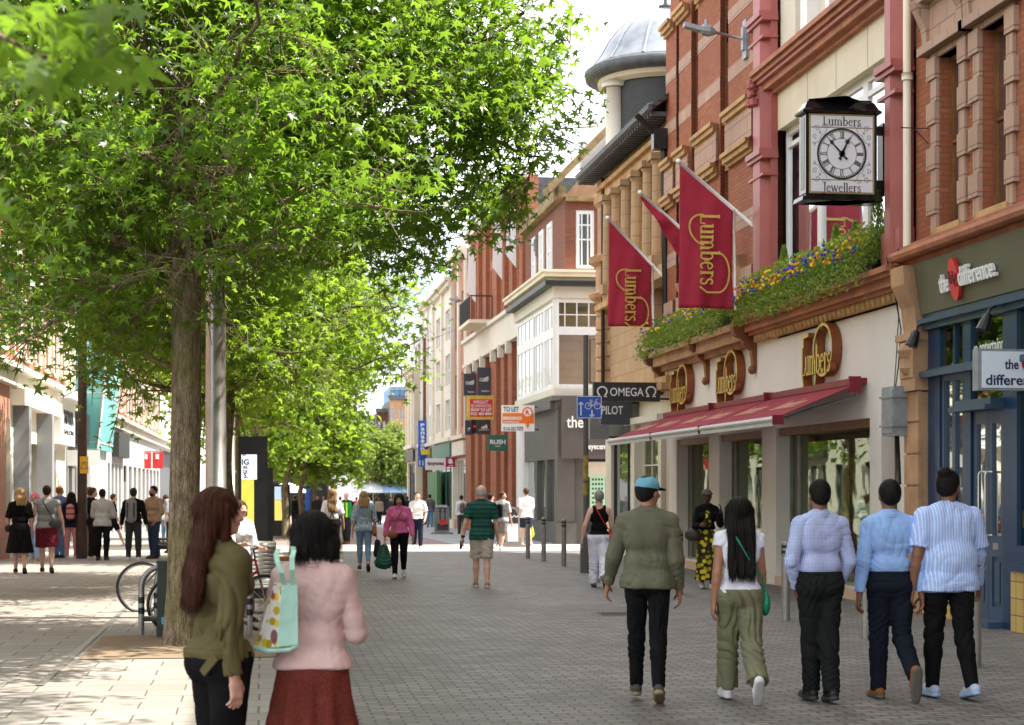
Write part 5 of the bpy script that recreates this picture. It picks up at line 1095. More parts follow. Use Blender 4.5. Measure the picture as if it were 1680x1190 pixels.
for (px0, px1, py0, py1, Y, lab) in ((782, 806, 689, 713, YB(806), 'dark square banner with three white stripes mark below the letting board'), (763, 774, 690, 714, YB(778), 'narrow dark banner with white stripes mark farther back')):
    t, a, b = boxsign('shop_banner', lab, px0, px1, py0, py1, Y, .05, M['signgrey'], XB, grp='dark hanging banners'); mb = MB(); c = PY((px0 + px1) / 2 + 1, py0 + (py1 - py0) * .6, Y - .012); s_ = hp(0, (px1 - px0) * .25, Y)
    for k, hh in enumerate((.5, .8, 1.15)): x = c.x - s_ * .9 + k * s_ * .62; mb.prism([(x, Y - .01, c.z), (x + s_ * .5, Y - .01, c.z), (x + s_ * .5 - s_ * .5 * hh * .55 + s_*.1, Y - .01, c.z + s_ * hh), (x - s_ * .5 * hh * .55 + s_*.1, Y - .01, c.z + s_ * hh * .85)], (0, -.004, 0))
    tx(mb, 'adidas', px0 + 4, px1 - 4, py0 + (py1 - py0) * .72, Y, hp(0, 2, Y), .02, .012); build('sign_mark', mb, M['white'], t)
t, a, b = boxsign('shop_banner', 'small black banner with a red ball mark between two striped banners', 773, 783, 689, 711, YB(783), .05, M['black'], XB, grp='dark hanging banners'); mb = MB(); c = PY(779, 700, YB(783) - .05); mb.ball(tuple(c), (.07, .02, .07), 10); build('sign_mark', mb, M['red_sign'], t)
Y = YB(833); t, a, b = boxsign('projecting_sign', 'dark green projecting sign with bold white capitals below the dark banners', 801, 833, 713.5, 740, Y, .12, M['green_sign'], XB); mb = MB(); tx(mb, 'RUSH', 804, 829.5, 729, Y, hp(721.5, 729, Y), .035, .012); tx(mb, 'HAIR', 812, 821, 733.5, Y, hp(730.5, 733, Y), 0, .012); build('sign_lettering', mb, M['white'], t)
Y = YB(700); t, a, b = boxsign('projecting_sign', 'tall blue vertical sign with white letters far down the right side', 686, 700, 690, 750, Y, .2, M['blue_sign'], XB); mb = MB()
for i, ch in enumerate('Panason'): tx(mb, ch, 690.2, 696.5, 700 + i * 6.6, Y, hp(0, 5, Y), .03, .02)
build('sign_lettering', mb, M['white'], t)
t, a, b = boxsign('projecting_sign', 'small yellow sign just below the tall blue vertical sign', 691, 707, 738, 746, YB(707), .1, M['yellow'], XB)
t, a, b = boxsign('projecting_sign', 'small blue square sign with white arrows left of the white shop sign', 686, 697, 752, 766, YB(700) - 1, .1, M['blue_sign'], XB); mb = MB()
for px_, r0, r1 in ((689, 764, 755), (694, 756, 764)): o_, o2 = PY(px_, r0, YB(700) - 1.1), PY(px_, r1, YB(700) - 1.1); place2d(mb, *strip2d([(o_.x, o_.z), (o2.x, o2.z)], .05), (0, YB(700) - 1.01, 0), (1, 0, 0), (0, 0, 1), .01)
build('sign_symbols', mb, M['white'], t)
Y = YB(740); t, a, b = boxsign('projecting_sign', 'white rectangular shop sign with plum lettering', 698, 731, 752, 771.5, Y, .15, mat('offwhite', (.72, .72, .74), .5), XB); mb = MB(); tx(mb, 'tinytots', 701, 728, 765, Y, hp(757.5, 765, Y), .03, .02); build('sign_lettering', mb, M['maroon_dk'], t)
Y = YB(747); t, a, b = boxsign('projecting_sign', 'crimson square sign with a white letter a', 731.5, 747, 750.5, 766.5, Y, .15, M['maroon'], XB); mb = MB(); tx(mb, 'a', 735.5, 743, 761, Y, hp(753, 761, Y), .04, .02); tx(mb, 'arcade', 736, 743, 765, Y, hp(763, 765, Y), .02, .02); build('sign_lettering', mb, M['white'], t)
mb = MB(); a = PX(713, 772, XB - .25); y_ = onX(729, XB); mb.box(XB - .4, XB - .2, y_, onX(713, XB), gz(88), zat(772, XB, 90)); tag(build('green_doorway', mb, mat('shop_green', (.05, .17, .05), .6)), 'tall plain green shop doorway panel under the white sign', 'doorway')
# A boards
def aboard(px0, px1, py0, py1, lab, fm_, roundtop, txt):
    g = G((px0 + px1) / 2, py1); a, b = PY(px0, py0, g.y), PY(px1, py1, g.y); t = thing('pavement_sign', lab, 'pavement sign', g, 'pavement A-boards'); w_, h_ = b.x - a.x, a.z - g.z; mb = MB()
    def pan(y0s, y1s, e, m0, nm, zb=.12):
        P = [(-w_/2 + e, zb), (w_/2 - e, zb), (w_/2 - e, h_ - e)] + ([] if not roundtop else [(w_/2 * math.cos(q) * (1 - 2*e/w_), h_ - e - .3 + .3 * math.sin(q)) for q in [R(180 * i / 12) for i in range(13)]][1:-1]) + [(-w_/2 + e, h_ - e)]
        if roundtop: P = [(-w_/2 + e, zb), (w_/2 - e, zb)] + [((w_/2 - e) * math.cos(q), h_ - e - .35 + .35 * math.sin(q)) for q in [R(180 * i / 14) for i in range(15)]]
        m_ = MB(); ln = lambda z, yy: yy + (h_ - z) * -.12
        m_.prism([(g.x + p[0], g.y + y0s - (h_ - p[1]) * .12, g.z + p[1]) for p in P], (0, y1s - y0s, 0)); return build(nm, m_, m0, t)
    pan(0, .04, 0, M['grey_mid'], 'frame'); pan(-.008, .0, .06, fm_, 'poster', .18)
    m_ = MB(); m_.prism([(g.x - w_/2, g.y + .06, g.z + h_), (g.x + w_/2, g.y + .06, g.z + h_), (g.x + w_/2, g.y + .3, g.z + .1), (g.x - w_/2, g.y + .3, g.z + .1)], (0, .03, 0)); build('back_board', m_, M['grey_mid'], t)
    m_ = MB(); m_.box(g.x - w_/2 - .15, g.x + w_/2 + .15, g.y - .25, g.y - .15, g.z, g.z + .08); m_.box(g.x - w_/2 - .15, g.x + w_/2 + .15, g.y + .3, g.y + .4, g.z, g.z + .08); m_.box(g.x - .25, g.x + .25, g.y - .2, g.y + .3, g.z + .08, g.z + .14); build('base', m_, M['steel_dull'], t)
    return t, g, w_, h_
t, g, w_, h_ = aboard(714, 737, 831, 877, 'framed pavement sign with dark poster of figures on a wheeled base', M['signgrey'], False, '')
mb = MB(); yy = g.y - .16
for dx in (-.2, .0, .2): mb.box(g.x + dx - .07, g.x + dx + .07, yy - .02, yy, g.z + .45, g.z + .95); mb.ball((g.x + dx, yy - .01, g.z + 1.02), (.06, .01, .07), 8)
build('poster_figures', mb, M['grey_mid'], t); mb = MB(); mb.box(g.x - .13, g.x + .15, yy - .06, yy - .04, g.z + .4, g.z + .62); build('poster_panel', mb, M['red_sign'], t); mb = MB(); put_text(mb, 'SUMMER', (g.x - .28, g.y - .1, g.z + 1.16), (1, 0, 0), (0, 0, 1), w=.5, h=.09, depth=.004, off=.02); build('poster_lettering', mb, M['white'], t)
t, g, w_, h_ = aboard(829, 852, 832, 898, 'white pavement sign with a rounded black top beside the brick piers', M['white'], True, '')
mb = MB(); mb.prism([(g.x + (w_/2 - .05) * math.cos(q), g.y - .06 , g.z + h_ - .36 + .31 * math.sin(q)) for q in [R(180 * i / 14) for i in range(15)]], (0, -.03, 0)); mb.box(g.x - w_/2 + .05, g.x + w_/2 - .05, g.y - .09, g.y - .06, g.z + h_ - .5, g.z + h_ - .36); build('black_header', mb, M['ink'], t)
mb = MB(); place2d(mb, *strip2d([(-.15, 0), (-.08, .08), (-.02, .0), (.05, .07), (.1, .01), (.17, .05)], .03), (g.x, g.y - .1, g.z + h_ - .32), (1, 0, 0), (0, 0, 1), .001); build('script_mark', mb, M['white'], t)
# ================================================================ left-hand side
XL = -6.15; FL = Fac('L', XL); AL = lambda px: onX(px, XL); ZL = lambda px, py: zat(py, XL, AL(px))
M['brick_left'] = brickmat('brick_left', (.42, .13, .075), (.48, .17, .10), (.36, .22, .16))
M['panel_grey'] = mottled('panel_grey', (.27, .275, .29), .5, .08, 2, .05)
def lblock(name, lab, px0, px1, ztop, wm, tm, rows, cols, gh=4.2, wf=None, gf=None, X=XL, lintel=True, gm='glass'):
    F_ = Fac('L', X); y0, y1 = onX(px0, X), onX(px1, X); t = thing(name, lab, 'building', (X, y0, gz(y0))); hs = []; g = gz(y1)
    for r_i in range(rows):
        za_ = gh + .9 + (ztop - gh - 1.2) * r_i / rows; zb_ = za_ + (ztop - gh - 1.2) * .62 / rows
        for c_i in range(cols): a = y0 + (y1 - y0) * (c_i + .22) / cols; hs.append((a, a + (y1 - y0) * .5 / cols, za_, zb_))
    mb = MB(); F_.wall(mb, y0 + .01, y1 - .01, gh, ztop, hs, .4); build('wall', mb, wm, t)
    for h in hs: window(F_, t, *h, wf or M['white_paint'], M[gm], -.18, .09, vb=(.5,), hb=(.5,), sill=tm)
    mb = MB(); F_.box(mb, y0, y1, gh, gh + .35, 0, .2); F_.box(mb, y0, y1, gh + .35, gh + .5, 0, .38); F_.box(mb, y0, y1, ztop - .5, ztop, 0, .3); F_.box(mb, y0, y1, ztop, ztop + .2, 0, .55)
    if lintel:
        for h in hs: F_.box(mb, h[0] - .2, h[1] + .2, h[3], h[3] + .35, 0, .1); F_.box(mb, h[0] - .2, h[0], h[2], h[3], 0, .07); F_.box(mb, h[1], h[1] + .2, h[2], h[3], 0, .07)
    build('stone_trim', mb, tm, t); mb = MB(); mb.box(X - 14, X - .5, y0, y1, g - .2, ztop - .1); build('roof', mb, M['slate'], t)
    return t, F_, y0, y1, g
# off-frame near block (shades and reflects), then the cream and grey fronted shop
t, F_, y0, y1, g = lblock('brick_corner_shop', 'pale brick building with stone trim at the left edge of the street', -560, 16, 12.2, M['brick_left'], M['cream_light'], 2, 9)
mb = MB(); F_.wall(mb, y0, y1, g, 4.2, [(y0 + 1 + 4 * i, y0 + 4 + 4 * i, .6, 3.4) for i in range(7)], .4); build('shopfront', mb, M['brick_pink'], t)
mb = MB(); F_.box(mb, y0, y1, .5, 3.5, -.25, -.22); build('shop_window', mb, M['glass'], t)
t, F_, y0, y1, g = lblock('cream_shop_building', 'orange brick building with cream shopfront and grey panels between its windows', 17, 108, 12.6, M['brick_left'], M['cream_light'], 2, 6)
bays = [(AL(24), AL(38), .1, 3.2), (AL(44), AL(62), .1, 2.9), (AL(70), AL(76), .1, 3.3), (AL(84), AL(92), .1, 2.8)]
mb = MB(); F_.wall(mb, y0, y1, g, 4.2, bays, .4); F_.box(mb, y0, AL(82), 3.75, 4.15, 0, .35); build('shopfront', mb, M['cream_light'], t)
for b in bays: window(F_, t, b[0], b[1], g + .05, b[3], M['grey_mid'], M['glass_warm'], -.25, .1, vb=(.5,), name='shop_window')
for k, (pa, pb) in enumerate(((22, 42), (60, 82))):
    mb = MB(); a = AL(pa); FL.box(mb, a, a + .5, g, 3.75, 0, .42 if k else .38); build('fin_panel', mb, M['panel_grey'], t)
mb = MB(); a = AL(83); FL.box(mb, a, AL(107), 3.0, 4.35, 0, .3); FL.box(mb, a - .1, AL(108), 4.35, 4.6, 0, .6); sgn = build('fascia', mb, M['white'], t)
mb = MB(); put_text(mb, 'MANA', FL.P(AL(88), 3.62, .31), (0, 1, 0), (0, 0, 1), w=AL(104) - AL(88), h=.42, depth=.03, off=.02); put_text(mb, 'SALON', FL.P(AL(88), 3.32, .31), (0, 1, 0), (0, 0, 1), w=2.6, h=.14, depth=.02); build('sign_lettering', mb, M['ink'], sgn)
# narrow grey shop, teal glass front, pale shops and the red banners
t, F_, y0, y1, g = lblock('narrow_stone_shop', 'narrow cream stone building with dark vertical window beside the teal glass front', 109, 123, 12.0, M['cream_light'], M['cream'], 3, 1)
mb = MB(); F_.wall(mb, y0, y1, g, 4.2, [(y0 + .7, y1 - .9, g + .1, 2.6)], .4); build('shopfront', mb, M['grey_mid'], t); window(F_, t, y0 + .7, y1 - .9, g + .1, 2.6, M['charcoal'], M['glass'], -.2, .1, vb=(.5,), name='shop_window')
mb = MB(); F_.box(mb, y0 + .3, y1 - .2, 3.1, 4.1, 0, .5); build('fascia', mb, M['charcoal'], t); mb = MB(); a = AL(110); F_.box(mb, a, a + .12, 2.4, 2.9, 0, 1.0); build('hanging_sign', mb, M['white'], t)
t = thing('teal_glass_building', 'building wrapped in a leaning teal glass front above white shop pillars', 'building', (XL, AL(124), gz(60))); y0, y1 = AL(124) + .02, AL(152); mb = MB()
XT = XL + 1.2; mb.prism([(XL - .1, y0, 3.0), (XT - .5, y0, 3.0), (XT + .4, y0, 11.5), (XL - .1, y0, 11.5)], (0, y1 - y0, 0)); build('glass_front', mb, M['teal'], t); mb = MB()
for k in range(6): z = 3.2 + k * 1.65; xx = XT - .5 + .9 * (z - 3) / 8.5; mb.box(XL, xx + .02, y0 - .02, y1, z, z + .05)
mb.tube([(XT - .49, y0 - .03, 3.0), (XT + .41, y0 - .03, 11.5)], .05, 4); build('joint_strips', mb, M['grey_lt'], t); mb = MB(); mb.box(XL - 12, XL - .1, y0, y1, gz(70), 11.4); build('roof', mb, M['slate'], t); mb = MB()
for k in range(6): a = y0 + k * (y1 - y0 - .5) / 5; mb = MB(); mb.box(XL - .1, XL + .5, a, a + .8, gz(65) - .1, 3.0); build('pillar', mb, M['white_paint'], t); mb = MB(); mb.box(XL - .09, XL - .0, y0, y1, gz(70), 3.0); build('shop_window', mb, M['glass'], t)
t, F_, y0, y1, g = lblock('brick_stone_building', 'brick and stone building with pale shopfronts and red banners beyond the teal front', 153, 200, 11.5, M['brick_left'], M['cream_light'], 2, 5)
n = 7; hs = [(y0 + .6 + (y1 - y0 - .6) * i / n, y0 + (y1 - y0) * (i + .78) / n, g + .1, 2.7) for i in range(n)]
mb = MB(); F_.wall(mb, y0, y1, g, 4.2, hs, .4); build('shopfront', mb, M['grey_lt'], t)
for h in hs: window(F_, t, *h, M['charcoal'], M['glass'], -.2, .12, name='shop_window')
mb = MB(); F_.box(mb, y0 + 8, y0 + 14, 3.0, 4.0, 0, .3); build('fascia', mb, M['charcoal'], t)
t, F_, y0, y1, g = lblock('far_left_shops', 'row of grey and white fronted shops far along the left pavement', 201, 262, 11.0, M['brick_pink'], M['cream_light'], 2, 8)
n = 9; hs = [(y0 + .6 + (y1 - y0 - .6) * i / n, y0 + (y1 - y0) * (i + .78) / n, g + .1, 2.7) for i in range(n)]
mb = MB(); F_.wall(mb, y0, y1, g, 4.2, hs, .4); build('shopfront', mb, M['grey_lt'], t)
for h in hs: window(F_, t, *h, M['charcoal'], M['glass'], -.2, .12, name='shop_window')
lblock('distant_left_building', 'distant pale building at the far left end of the street', 263, 330, 12.0, M['white_wall'], M['cream_light'], 3, 10)
for px0, px1, X_, lab in ((233, 248, XL + 1.2, 'left one of two red banners with white patches on the left side'), (250, 268, XL + 1.6, 'right one of two red banners with white patches on the left side')):
    Y = onX(px0, X_); Y = 95.; a, b = PY(px0, 742, Y), PY(px1, 769, Y); t = thing('shop_banner', lab, 'banner', a, 'red banners on the left side'); mb = MB(); mb.box(a.x, b.x, Y, Y + .08, b.z, a.z); build('panel', mb, M['red_sign'], t)
    mb = MB(); w_ = b.x - a.x; mb.box(a.x + w_ * .3, a.x + w_ * .6, Y - .02, Y, b.z + .5, a.z - .1); build('patch', mb, M['white'], t)
    mb = MB(); mb.tube([(a.x - .5, Y + .04, a.z + .05), (b.x, Y + .04, a.z + .05)], .04, 5); build('bar', mb, M['steel_dull'], t)
t, a, b = boxsign('shop_banner', 'black hanging sign board farther left of the red banners', 196, 206, 742, 790, 82, .1, M['charcoal'])
# ================================================================ street furniture
g = G(135, 917); t = thing('lamp_post', 'dark brown lamp post carrying a yellow notice among the people on the left', 'lamp post', g); mb = MB(); mb.tube([g, g + Vector((0, 0, 1.1))], .16, 14); mb.tube([g + Vector((0, 0, 1.1)), g + Vector((0, 0, 7.5))], [.12, .1], 14); build('post', mb, mottled('post_brown', (.07, .04, .028), .5, .3, 4), t)
mb = MB(); a, b = PY(131, 749, g.y - .17), PY(145, 777, g.y - .17); mb.box(a.x, b.x, g.y - .19, g.y - .17, b.z, a.z); nt_ = build('notice', mb, mat('notice_yellow', (.8, .45, .03), .5), t); mb = MB(); c = (a + b) / 2
vs, fs = strip2d([(-.09, -.06), (.09, -.06), (0, .1)], .02, True); place2d(mb, vs, fs, (c.x, g.y - .192, c.z - .03), (1, 0, 0), (0, 0, 1), .002); mb.box(a.x + .02, b.x - .02, g.y - .195, g.y - .19, a.z - .16, a.z - .15); build('notice_symbol', mb, M['ink'], nt_)
# tall steel mast and slimmer mast beside the tree
p = PY(354, 800, 23.5); t = thing('steel_mast', 'thick brushed steel lighting mast right of the main tree trunk', 'lamp post', (p.x, 23.5, 0)); mb = MB(); mb.tube([(p.x, 23.5, 0), (p.x, 23.5, 4.0), (p.x, 23.5, 9.5)], [.14, .13, .10], 24); build('post', mb, M['steel'], t, smooth=True); mb = MB(); mb.tube([(p.x - 1.2, 23.5, 9.3), (p.x + 1.2, 23.5, 9.3)], .05, 8); mb.box(p.x - 1.4, p.x - .8, 23.3, 23.7, 9.25, 9.4); mb.box(p.x + .8, p.x + 1.4, 23.3, 23.7, 9.25, 9.4); build('lamp_head', mb, M['grey_mid'], t)
for px, zl in ((353, 6.43),): 
    c = PY(353, 185, 27); mb = MB()
p = PY(380, 800, 36); t = thing('steel_mast', 'slimmer pale steel mast between the second and third trunks', 'lamp post', (p.x, 36, 0)); mb = MB(); mb.tube([(p.x, 36, 0), (p.x, 36, 9)], [.075, .065], 16); build('post', mb, M['steel'], t, smooth=True); mb = MB(); mb.box(p.x - .9, p.x + .9, 35.9, 36.1, 8.9, 9.0); build('lamp_head', mb, M['grey_mid'], t)
# advertising kiosks
def kiosk(px0, px1, pyt, Y, lab, face=True, th=.5):
    a, b = PY(px0, pyt, Y), PY(px1, pyt, Y); t = thing('advertising_kiosk', lab, 'advertising kiosk', (a.x, Y, gz(Y))); mb = MB(); mb.box(a.x, b.x, Y, Y + th, gz(Y), a.z); build('casing', mb, M['black'], t); mb = MB(); mb.box(a.x - .01, b.x + .01, Y - .01, Y + th + .01, gz(Y), gz(Y) + .12); mb.tube([(b.x - .2, Y + .2, a.z), (b.x - .2, Y + .2, a.z + .06)], .05, 8); build('base', mb, M['steel_dull'], t); return t, a, b
Y = 31; t, a, b = kiosk(391, 439, 716, Y, 'tall black advertising kiosk with white and yellow lit screen')
def screen(name, x0, x1, z0, z1, Y, col, st):
    m = mat('screen_' + name, col, .3); q = N(m); q.b.inputs['Emission Color'].default_value = (*col, 1); q.b.inputs['Emission Strength'].default_value = st; mb = MB(); mb.box(x0, x1, Y - .012, Y - .001, z0, z1); return build(name, mb, m, t)
x0, x1 = PY(396, 800, Y).x, PY(421.5, 800, Y).x; zt, zm, zb_ = zat(746, 0, Y), zat(787, 0, Y), zat(884, 0, Y)
s1 = screen('screen_header', x0, x1, zm, zt, Y, (.72, .78, .95), .45); screen('screen_picture', x0, x1 - .05, zb_, zm - .002, Y, (.62, .60, .08), .35)
mb = MB()
for i, (w_, h_) in enumerate((('W', 749.5), ('IG', 763), ('BE', 769.5), ('DE', 776), ('S.', 784.5))):
    sz = [.05, .10, .055, .05, .09][i]; xr = PY([404, 408.5, 406.5, 406.5, 407][i] + 0, 800, Y).x; V, F0 = tmesh(w_, .02, .5); w0 = V[:, 0].max() * sz; put_text(mb, w_, (xr - w0, Y - .014, zat(h_, 0, Y)), (1, 0, 0), (0, 0, 1), h=sz, depth=.004, off=.03)
build('screen_lettering', mb, M['ink'], s1)
Y = 38; t, a, b = kiosk(425, 448, 768, Y, 'lower dark cabinet standing just behind the advertising kiosk')
Y = 66; t, a, b = kiosk(446, 476, 795, Y, 'second advertising kiosk with blue and yellow screen among the far trunks'); screen('screen_picture', a.x + .1, b.x - .2, gz(Y) + .7, gz(Y) + 1.45, Y, (.75, .65, .15), .3); screen('screen_header', a.x + .1, b.x - .2, gz(Y) + 1.46, gz(Y) + 1.95, Y, (.5, .65, .9), .3)
Y = 75; t, a, b = kiosk(502, 508, 798, Y, 'thin blue information pillar between the far trunks', th=.3); mb = MB(); mb.box(a.x + .0, b.x - .0, Y - .03, Y, a.z - 1.6, a.z - .1); build('panel', mb, M['blue_sign'], t)
# curved steel benches
def bench(px0, px1, Y, lab, parts=True):
    x0, x1 = PY(px0, 800, Y).x, PY(px1, 800, Y).x; t = thing('steel_bench', lab, 'bench', (x0, Y, 0), 'curved steel benches'); mb = MB(); n = 16; P = []
    for i in range(n + 1):
        u = i / n; 
        if u < .5: P.append((Y + .05 + .1 * u, .92 - .9 * u)) 
        else: a = (u - .5) * 2; P.append((Y + .1 - .55 * a, .47 - .03 * math.sin(a * 3) - .12 * a ** 4))
    for (a0, b0_), (a1, b1_) in zip(P, P[1:]): mb.add([(x0, a0, b0_), (x1, a0, b0_), (x1, a1, b1_), (x0, a1, b1_)], [(0, 1, 2, 3)])
    mb.tube([(x0, Y + .05, .93), (x1, Y + .05, .93)], .03, 8)
    o = build('seat', mb, mottled('brushed', (.62, .62, .60), .28, .1, 9, .1, metal=.85), t, smooth=True); sm = o.modifiers.new('s', 'SOLIDIFY'); sm.thickness = .02
    mb = MB()
    for x in (x0 + .1, x1 - .1): mb.box(x - .04, x + .04, Y - .35, Y + .1, 0, .36)
    mb.box(x0, x1, Y - .2, Y - .05, .2, .36); build('frame', mb, M['grey_dk'], t); return t
bench(401, 453, 24.5, 'curved brushed steel seat nearest the pink jacket woman'); bench(383, 400, 25.6, 'narrow curved steel seat beside the kiosk')
p = PY(470, 905, 26.5); t = thing('wooden_bench', 'low dark slatted bench behind the pink jacket woman', 'bench', (p.x - .5, 26.5, 0)); mb = MB(); x0, x1 = PY(430, 800, 26.5).x, PY(520, 800, 26.5).x
for k in range(4): mb.box(x0, x1, 26.3 + k * .13, 26.41 + k * .13, .62, .68)
build('seat', mb, M['wood_brown'], t); mb = MB()
for x in (x0 + .1, x1 - .15): mb = MB(); mb.box(x, x + .08, 26.35, 26.75, 0, .62); build('leg', mb, M['charcoal'], t)
g = G(248, 917); t = thing('wooden_bench', 'small brown slatted bench beside the man in the tan sweater', 'bench', g); mb = MB()
for k in range(3): mb.box(g.x + .1, g.x + .9, g.y + k * .14, g.y + .12 + k * .14, .42, .47)
build('seat', mb, M['wood_brown'], t); mb = MB(); mb.box(g.x + .15, g.x + .2, g.y, g.y + .4, 0, .42); mb.box(g.x + .8, g.x + .85, g.y, g.y + .4, 0, .42); mb.box(g.x + .1, g.x + .9, g.y - .02, g.y, .2, .4); build('frame', mb, M['charcoal'], t)
# planter boxes near the bench
for px, Y, lab in ((440, 29, 'corten steel low planter wall behind the benches'),):
    x0, x1 = PY(404, 800, Y).x, PY(560, 800, Y).x; t = thing('low_wall', lab, 'planter', (x0, Y, 0)); mb = MB(); mb.box(x0, x1, Y, Y + .8, 0, .45); build('wall', mb, mottled('corten', (.14, .05, .03), .8, .3, 5), t); mb = MB(); mb.box(x0 - .04, x1 + .04, Y - .04, Y + .84, .45, .5); build('coping', mb, M['grey_lt'], t)
# litter bin on the left pavement
g = G(190, 873); t = thing('litter_bin', 'tall grey litter bin on the left pavement behind the group', 'litter bin', g); mb = MB(); mb.lathe(g, [(.3, 0), (.3, 1.1), (.33, 1.12), (.33, 1.2), (.2, 1.28), (0, 1.3)], 16); build('body', mb, M['grey_mid'], t); mb = MB(); mb.box(g.x - .2, g.x + .2, g.y - .33, g.y - .3, .8 + g.z, 1.05 + g.z); build('opening', mb, M['black'], t)
# green cabinet by the trunk
g = G(272, 1047); t = thing('utility_cabinet', 'dark green narrow utility cabinet with a blue sticker left of the tree trunk', 'cabinet', g); a, b = PY(258, 925, g.y), PY(287, 925, g.y); mb = MB(); mb.box(a.x, b.x, g.y, g.y + .35, .05, a.z); build('body', mb, mottled('cab_green', (.025, .04, .028), .5, .3, 5), t); mb = MB(); mb.box(a.x - .01, b.x + .01, g.y - .01, g.y + .36, 0, .12); mb.box(a.x - .012, b.x + .012, g.y - .012, g.y + .37, a.z - .0, a.z + .03); build('plinth', mb, M['charcoal'], t)
mb = MB(); c = PY(270, 1020, g.y - .005); mb.box(c.x - .035, c.x + .04, g.y - .008, g.y - .001, c.z - .03, c.z + .05); build('sticker', mb, mat('sticker_blue', (.03, .4, .6), .4), t)
# cycle stands
def stand(x0, x1, Y, h, lab, r=.035):
    t = thing('cycle_stand', lab, 'cycle stand', (x0, Y, 0), 'steel cycle stands'); mb = MB(); rr = .24; P = [(x0, Y, 0), (x0, Y, h - rr)] + [(x0 + rr - rr * math.cos(q), Y, h - rr + rr * math.sin(q)) for q in [R(90 * i / 6) for i in range(1, 7)]] + [(x1 - rr + rr * math.sin(q), Y, h - rr + rr * math.cos(q)) for q in [R(90 * i / 6) for i in range(7)]] + [(x1, Y, 0)]
    mb.tube(P, r, 14); mb.tube([(x0, Y, .2), (x1, Y, .2)], r * .9, 12); build('hoop', mb, M['steel_dull'], t, smooth=True); mb = MB()
    for z in (h - .42, h - .54):
        for x in (x0, x1): mb = MB(); mb.tube([(x, Y, z), (x, Y, z + .07)], r + .003, 14); build('band', mb, M['black'], t)
    return t
gA = G(232, 1044); 
stand(gA.x, gA.x + .85, gA.y, .80, 'nearest steel cycle stand left of the green cabinet'); stand(gA.x + .12, gA.x + 1.0, gA.y + .9, .80, 'second steel cycle stand just behind the nearest one'); stand(gA.x + .26, gA.x + 1.15, gA.y + 1.8, .8, 'third steel cycle stand in the row behind the tree trunk')
q = PY(409, 1020, 19.6); stand(q.x - .85, q.x, 20.3, .80, 'bright steel cycle stand between the two women in front')
# bicycles
def bicycle(o, ang, lab, col, r=.34):
    t = thing('bicycle', lab, 'bicycle', o, 'parked bicycles', ang); 
    for k, (x, nm) in enumerate(((0, 'wheel'), (1.05, 'wheel'))):
        mb = MB(); P = [(x + r * math.cos(2*math.pi*i/40), 0, r + r * math.sin(2*math.pi*i/40)) for i in range(41)]; mb.tube(P, .02, 8, False); w_ = build('wheel', mb, M['black'], t, smooth=True, local=True)
        mb = MB(); P = [(x + (r - .03) * math.cos(2*math.pi*i/40), 0, r + (r - .03) * math.sin(2*math.pi*i/40)) for i in range(41)]; mb.tube(P, .009, 6, False); build('rim', mb, M['steel'], w_, local=True)
        mb = MB(); mb.tube([(x, -.04, r), (x, .04, r)], .02, 8)
        for i in range(24): a = 2*math.pi*i/24; mb.tube([(x, .02 * (-1)**i, r), (x + (r-.03)*math.cos(a), 0, r + (r-.03)*math.sin(a))], .0018, 3, False)
        build('spokes', mb, M['steel'], w_, local=True)
    mb = MB(); bb = (.45, 0, .3); st = (.36, 0, .82); hd = (.92, 0, .85); hd2 = (.95, 0, .72)
    for P in ([bb, st], [st, hd], [bb, hd2], [(0, .03, r), bb], [(0, .03, r), (.38, 0, .76)], [hd, hd2, (1.05, .03, r)], [st, (.34, 0, .92)]): mb.tube(P, .015, 8)
    build('frame', mb, col, t, local=True); mb = MB(); mb.tube([hd, (.9, 0, .98), (.93, -.22, 1.0)], .012, 6); mb.tube([(.9, 0, .98), (.93, .22, 1.0)], .012, 6); build('handlebar', mb, M['black'], t, local=True)
    mb = MB(); mb.ball((.33, 0, .94), (.14, .06, .03), 10); build('saddle', mb, M['black'], t, local=True); mb = MB(); mb.tube([(.45, -.06, .3), (.45, .06, .3)], .07, 12); mb.tube([(.45, .08, .3), (.55, .09, .17)], .01, 5); mb.box(.5, .6, .08, .15, .15, .175); build('crank', mb, M['steel_dull'], t, local=True); return t
g = G(238, 1003); bicycle((g.x - .02, g.y - .2, 0), R(8), 'dark bicycle locked to the stands left of the tree trunk', M['grey_dk'])
q = PY(437, 1000, 21.2); bicycle((q.x - 1.05, 21.2, 0), R(4), 'bicycle with thin wheels between the two women in front', M['maroon_dk'], .33)
# ================================================================ trees
M['bark'] = mottled('bark', (.15, .115, .075), .9, .35, 3, .9, dist=.02); 
def barkmat():
    m = mat('tree_bark', (.15, .12, .08), .92, 0, .2); q = N(m); p = q.pos((9, 9, 2.2)); a = q.noise(2.2, 6, p, .65); b = q.noise(1.2, 3, q.pos()); v = q.n('TexVoronoi', feature='DISTANCE_TO_EDGE', i_Scale=5.); q.l(p, v.inputs['Vector'])
    c = q.mix(q.ramp(a, .32, .68), (.07, .052, .034), (.40, .32, .21)); c = q.mix(q.ramp(b, .45, .65, (0,)*3, (.65,)*3), c, (.15, .16, .045)); c = q.mix(q.ramp(v.outputs[0], .0, .10, (.45,)*3, (1,)*3), (.05, .037, .025), c); q.col(c)
    h = q.n('Math', operation='ADD'); q.l(a, h.inputs[0]); q.l(v.outputs[0], h.inputs[1]); q.bump(h.outputs[0], .9, .025); return m
M['bark'] = barkmat()
M['leaf'] = leafmat('leaf', (.058, .138, .016), .52, .42, .5, .38, (.165, .275, .02), .9)
M['leaf2'] = leafmat('leaf2', (.085, .17, .018), .55, .42, .4, .45, (.21, .32, .024), .95)
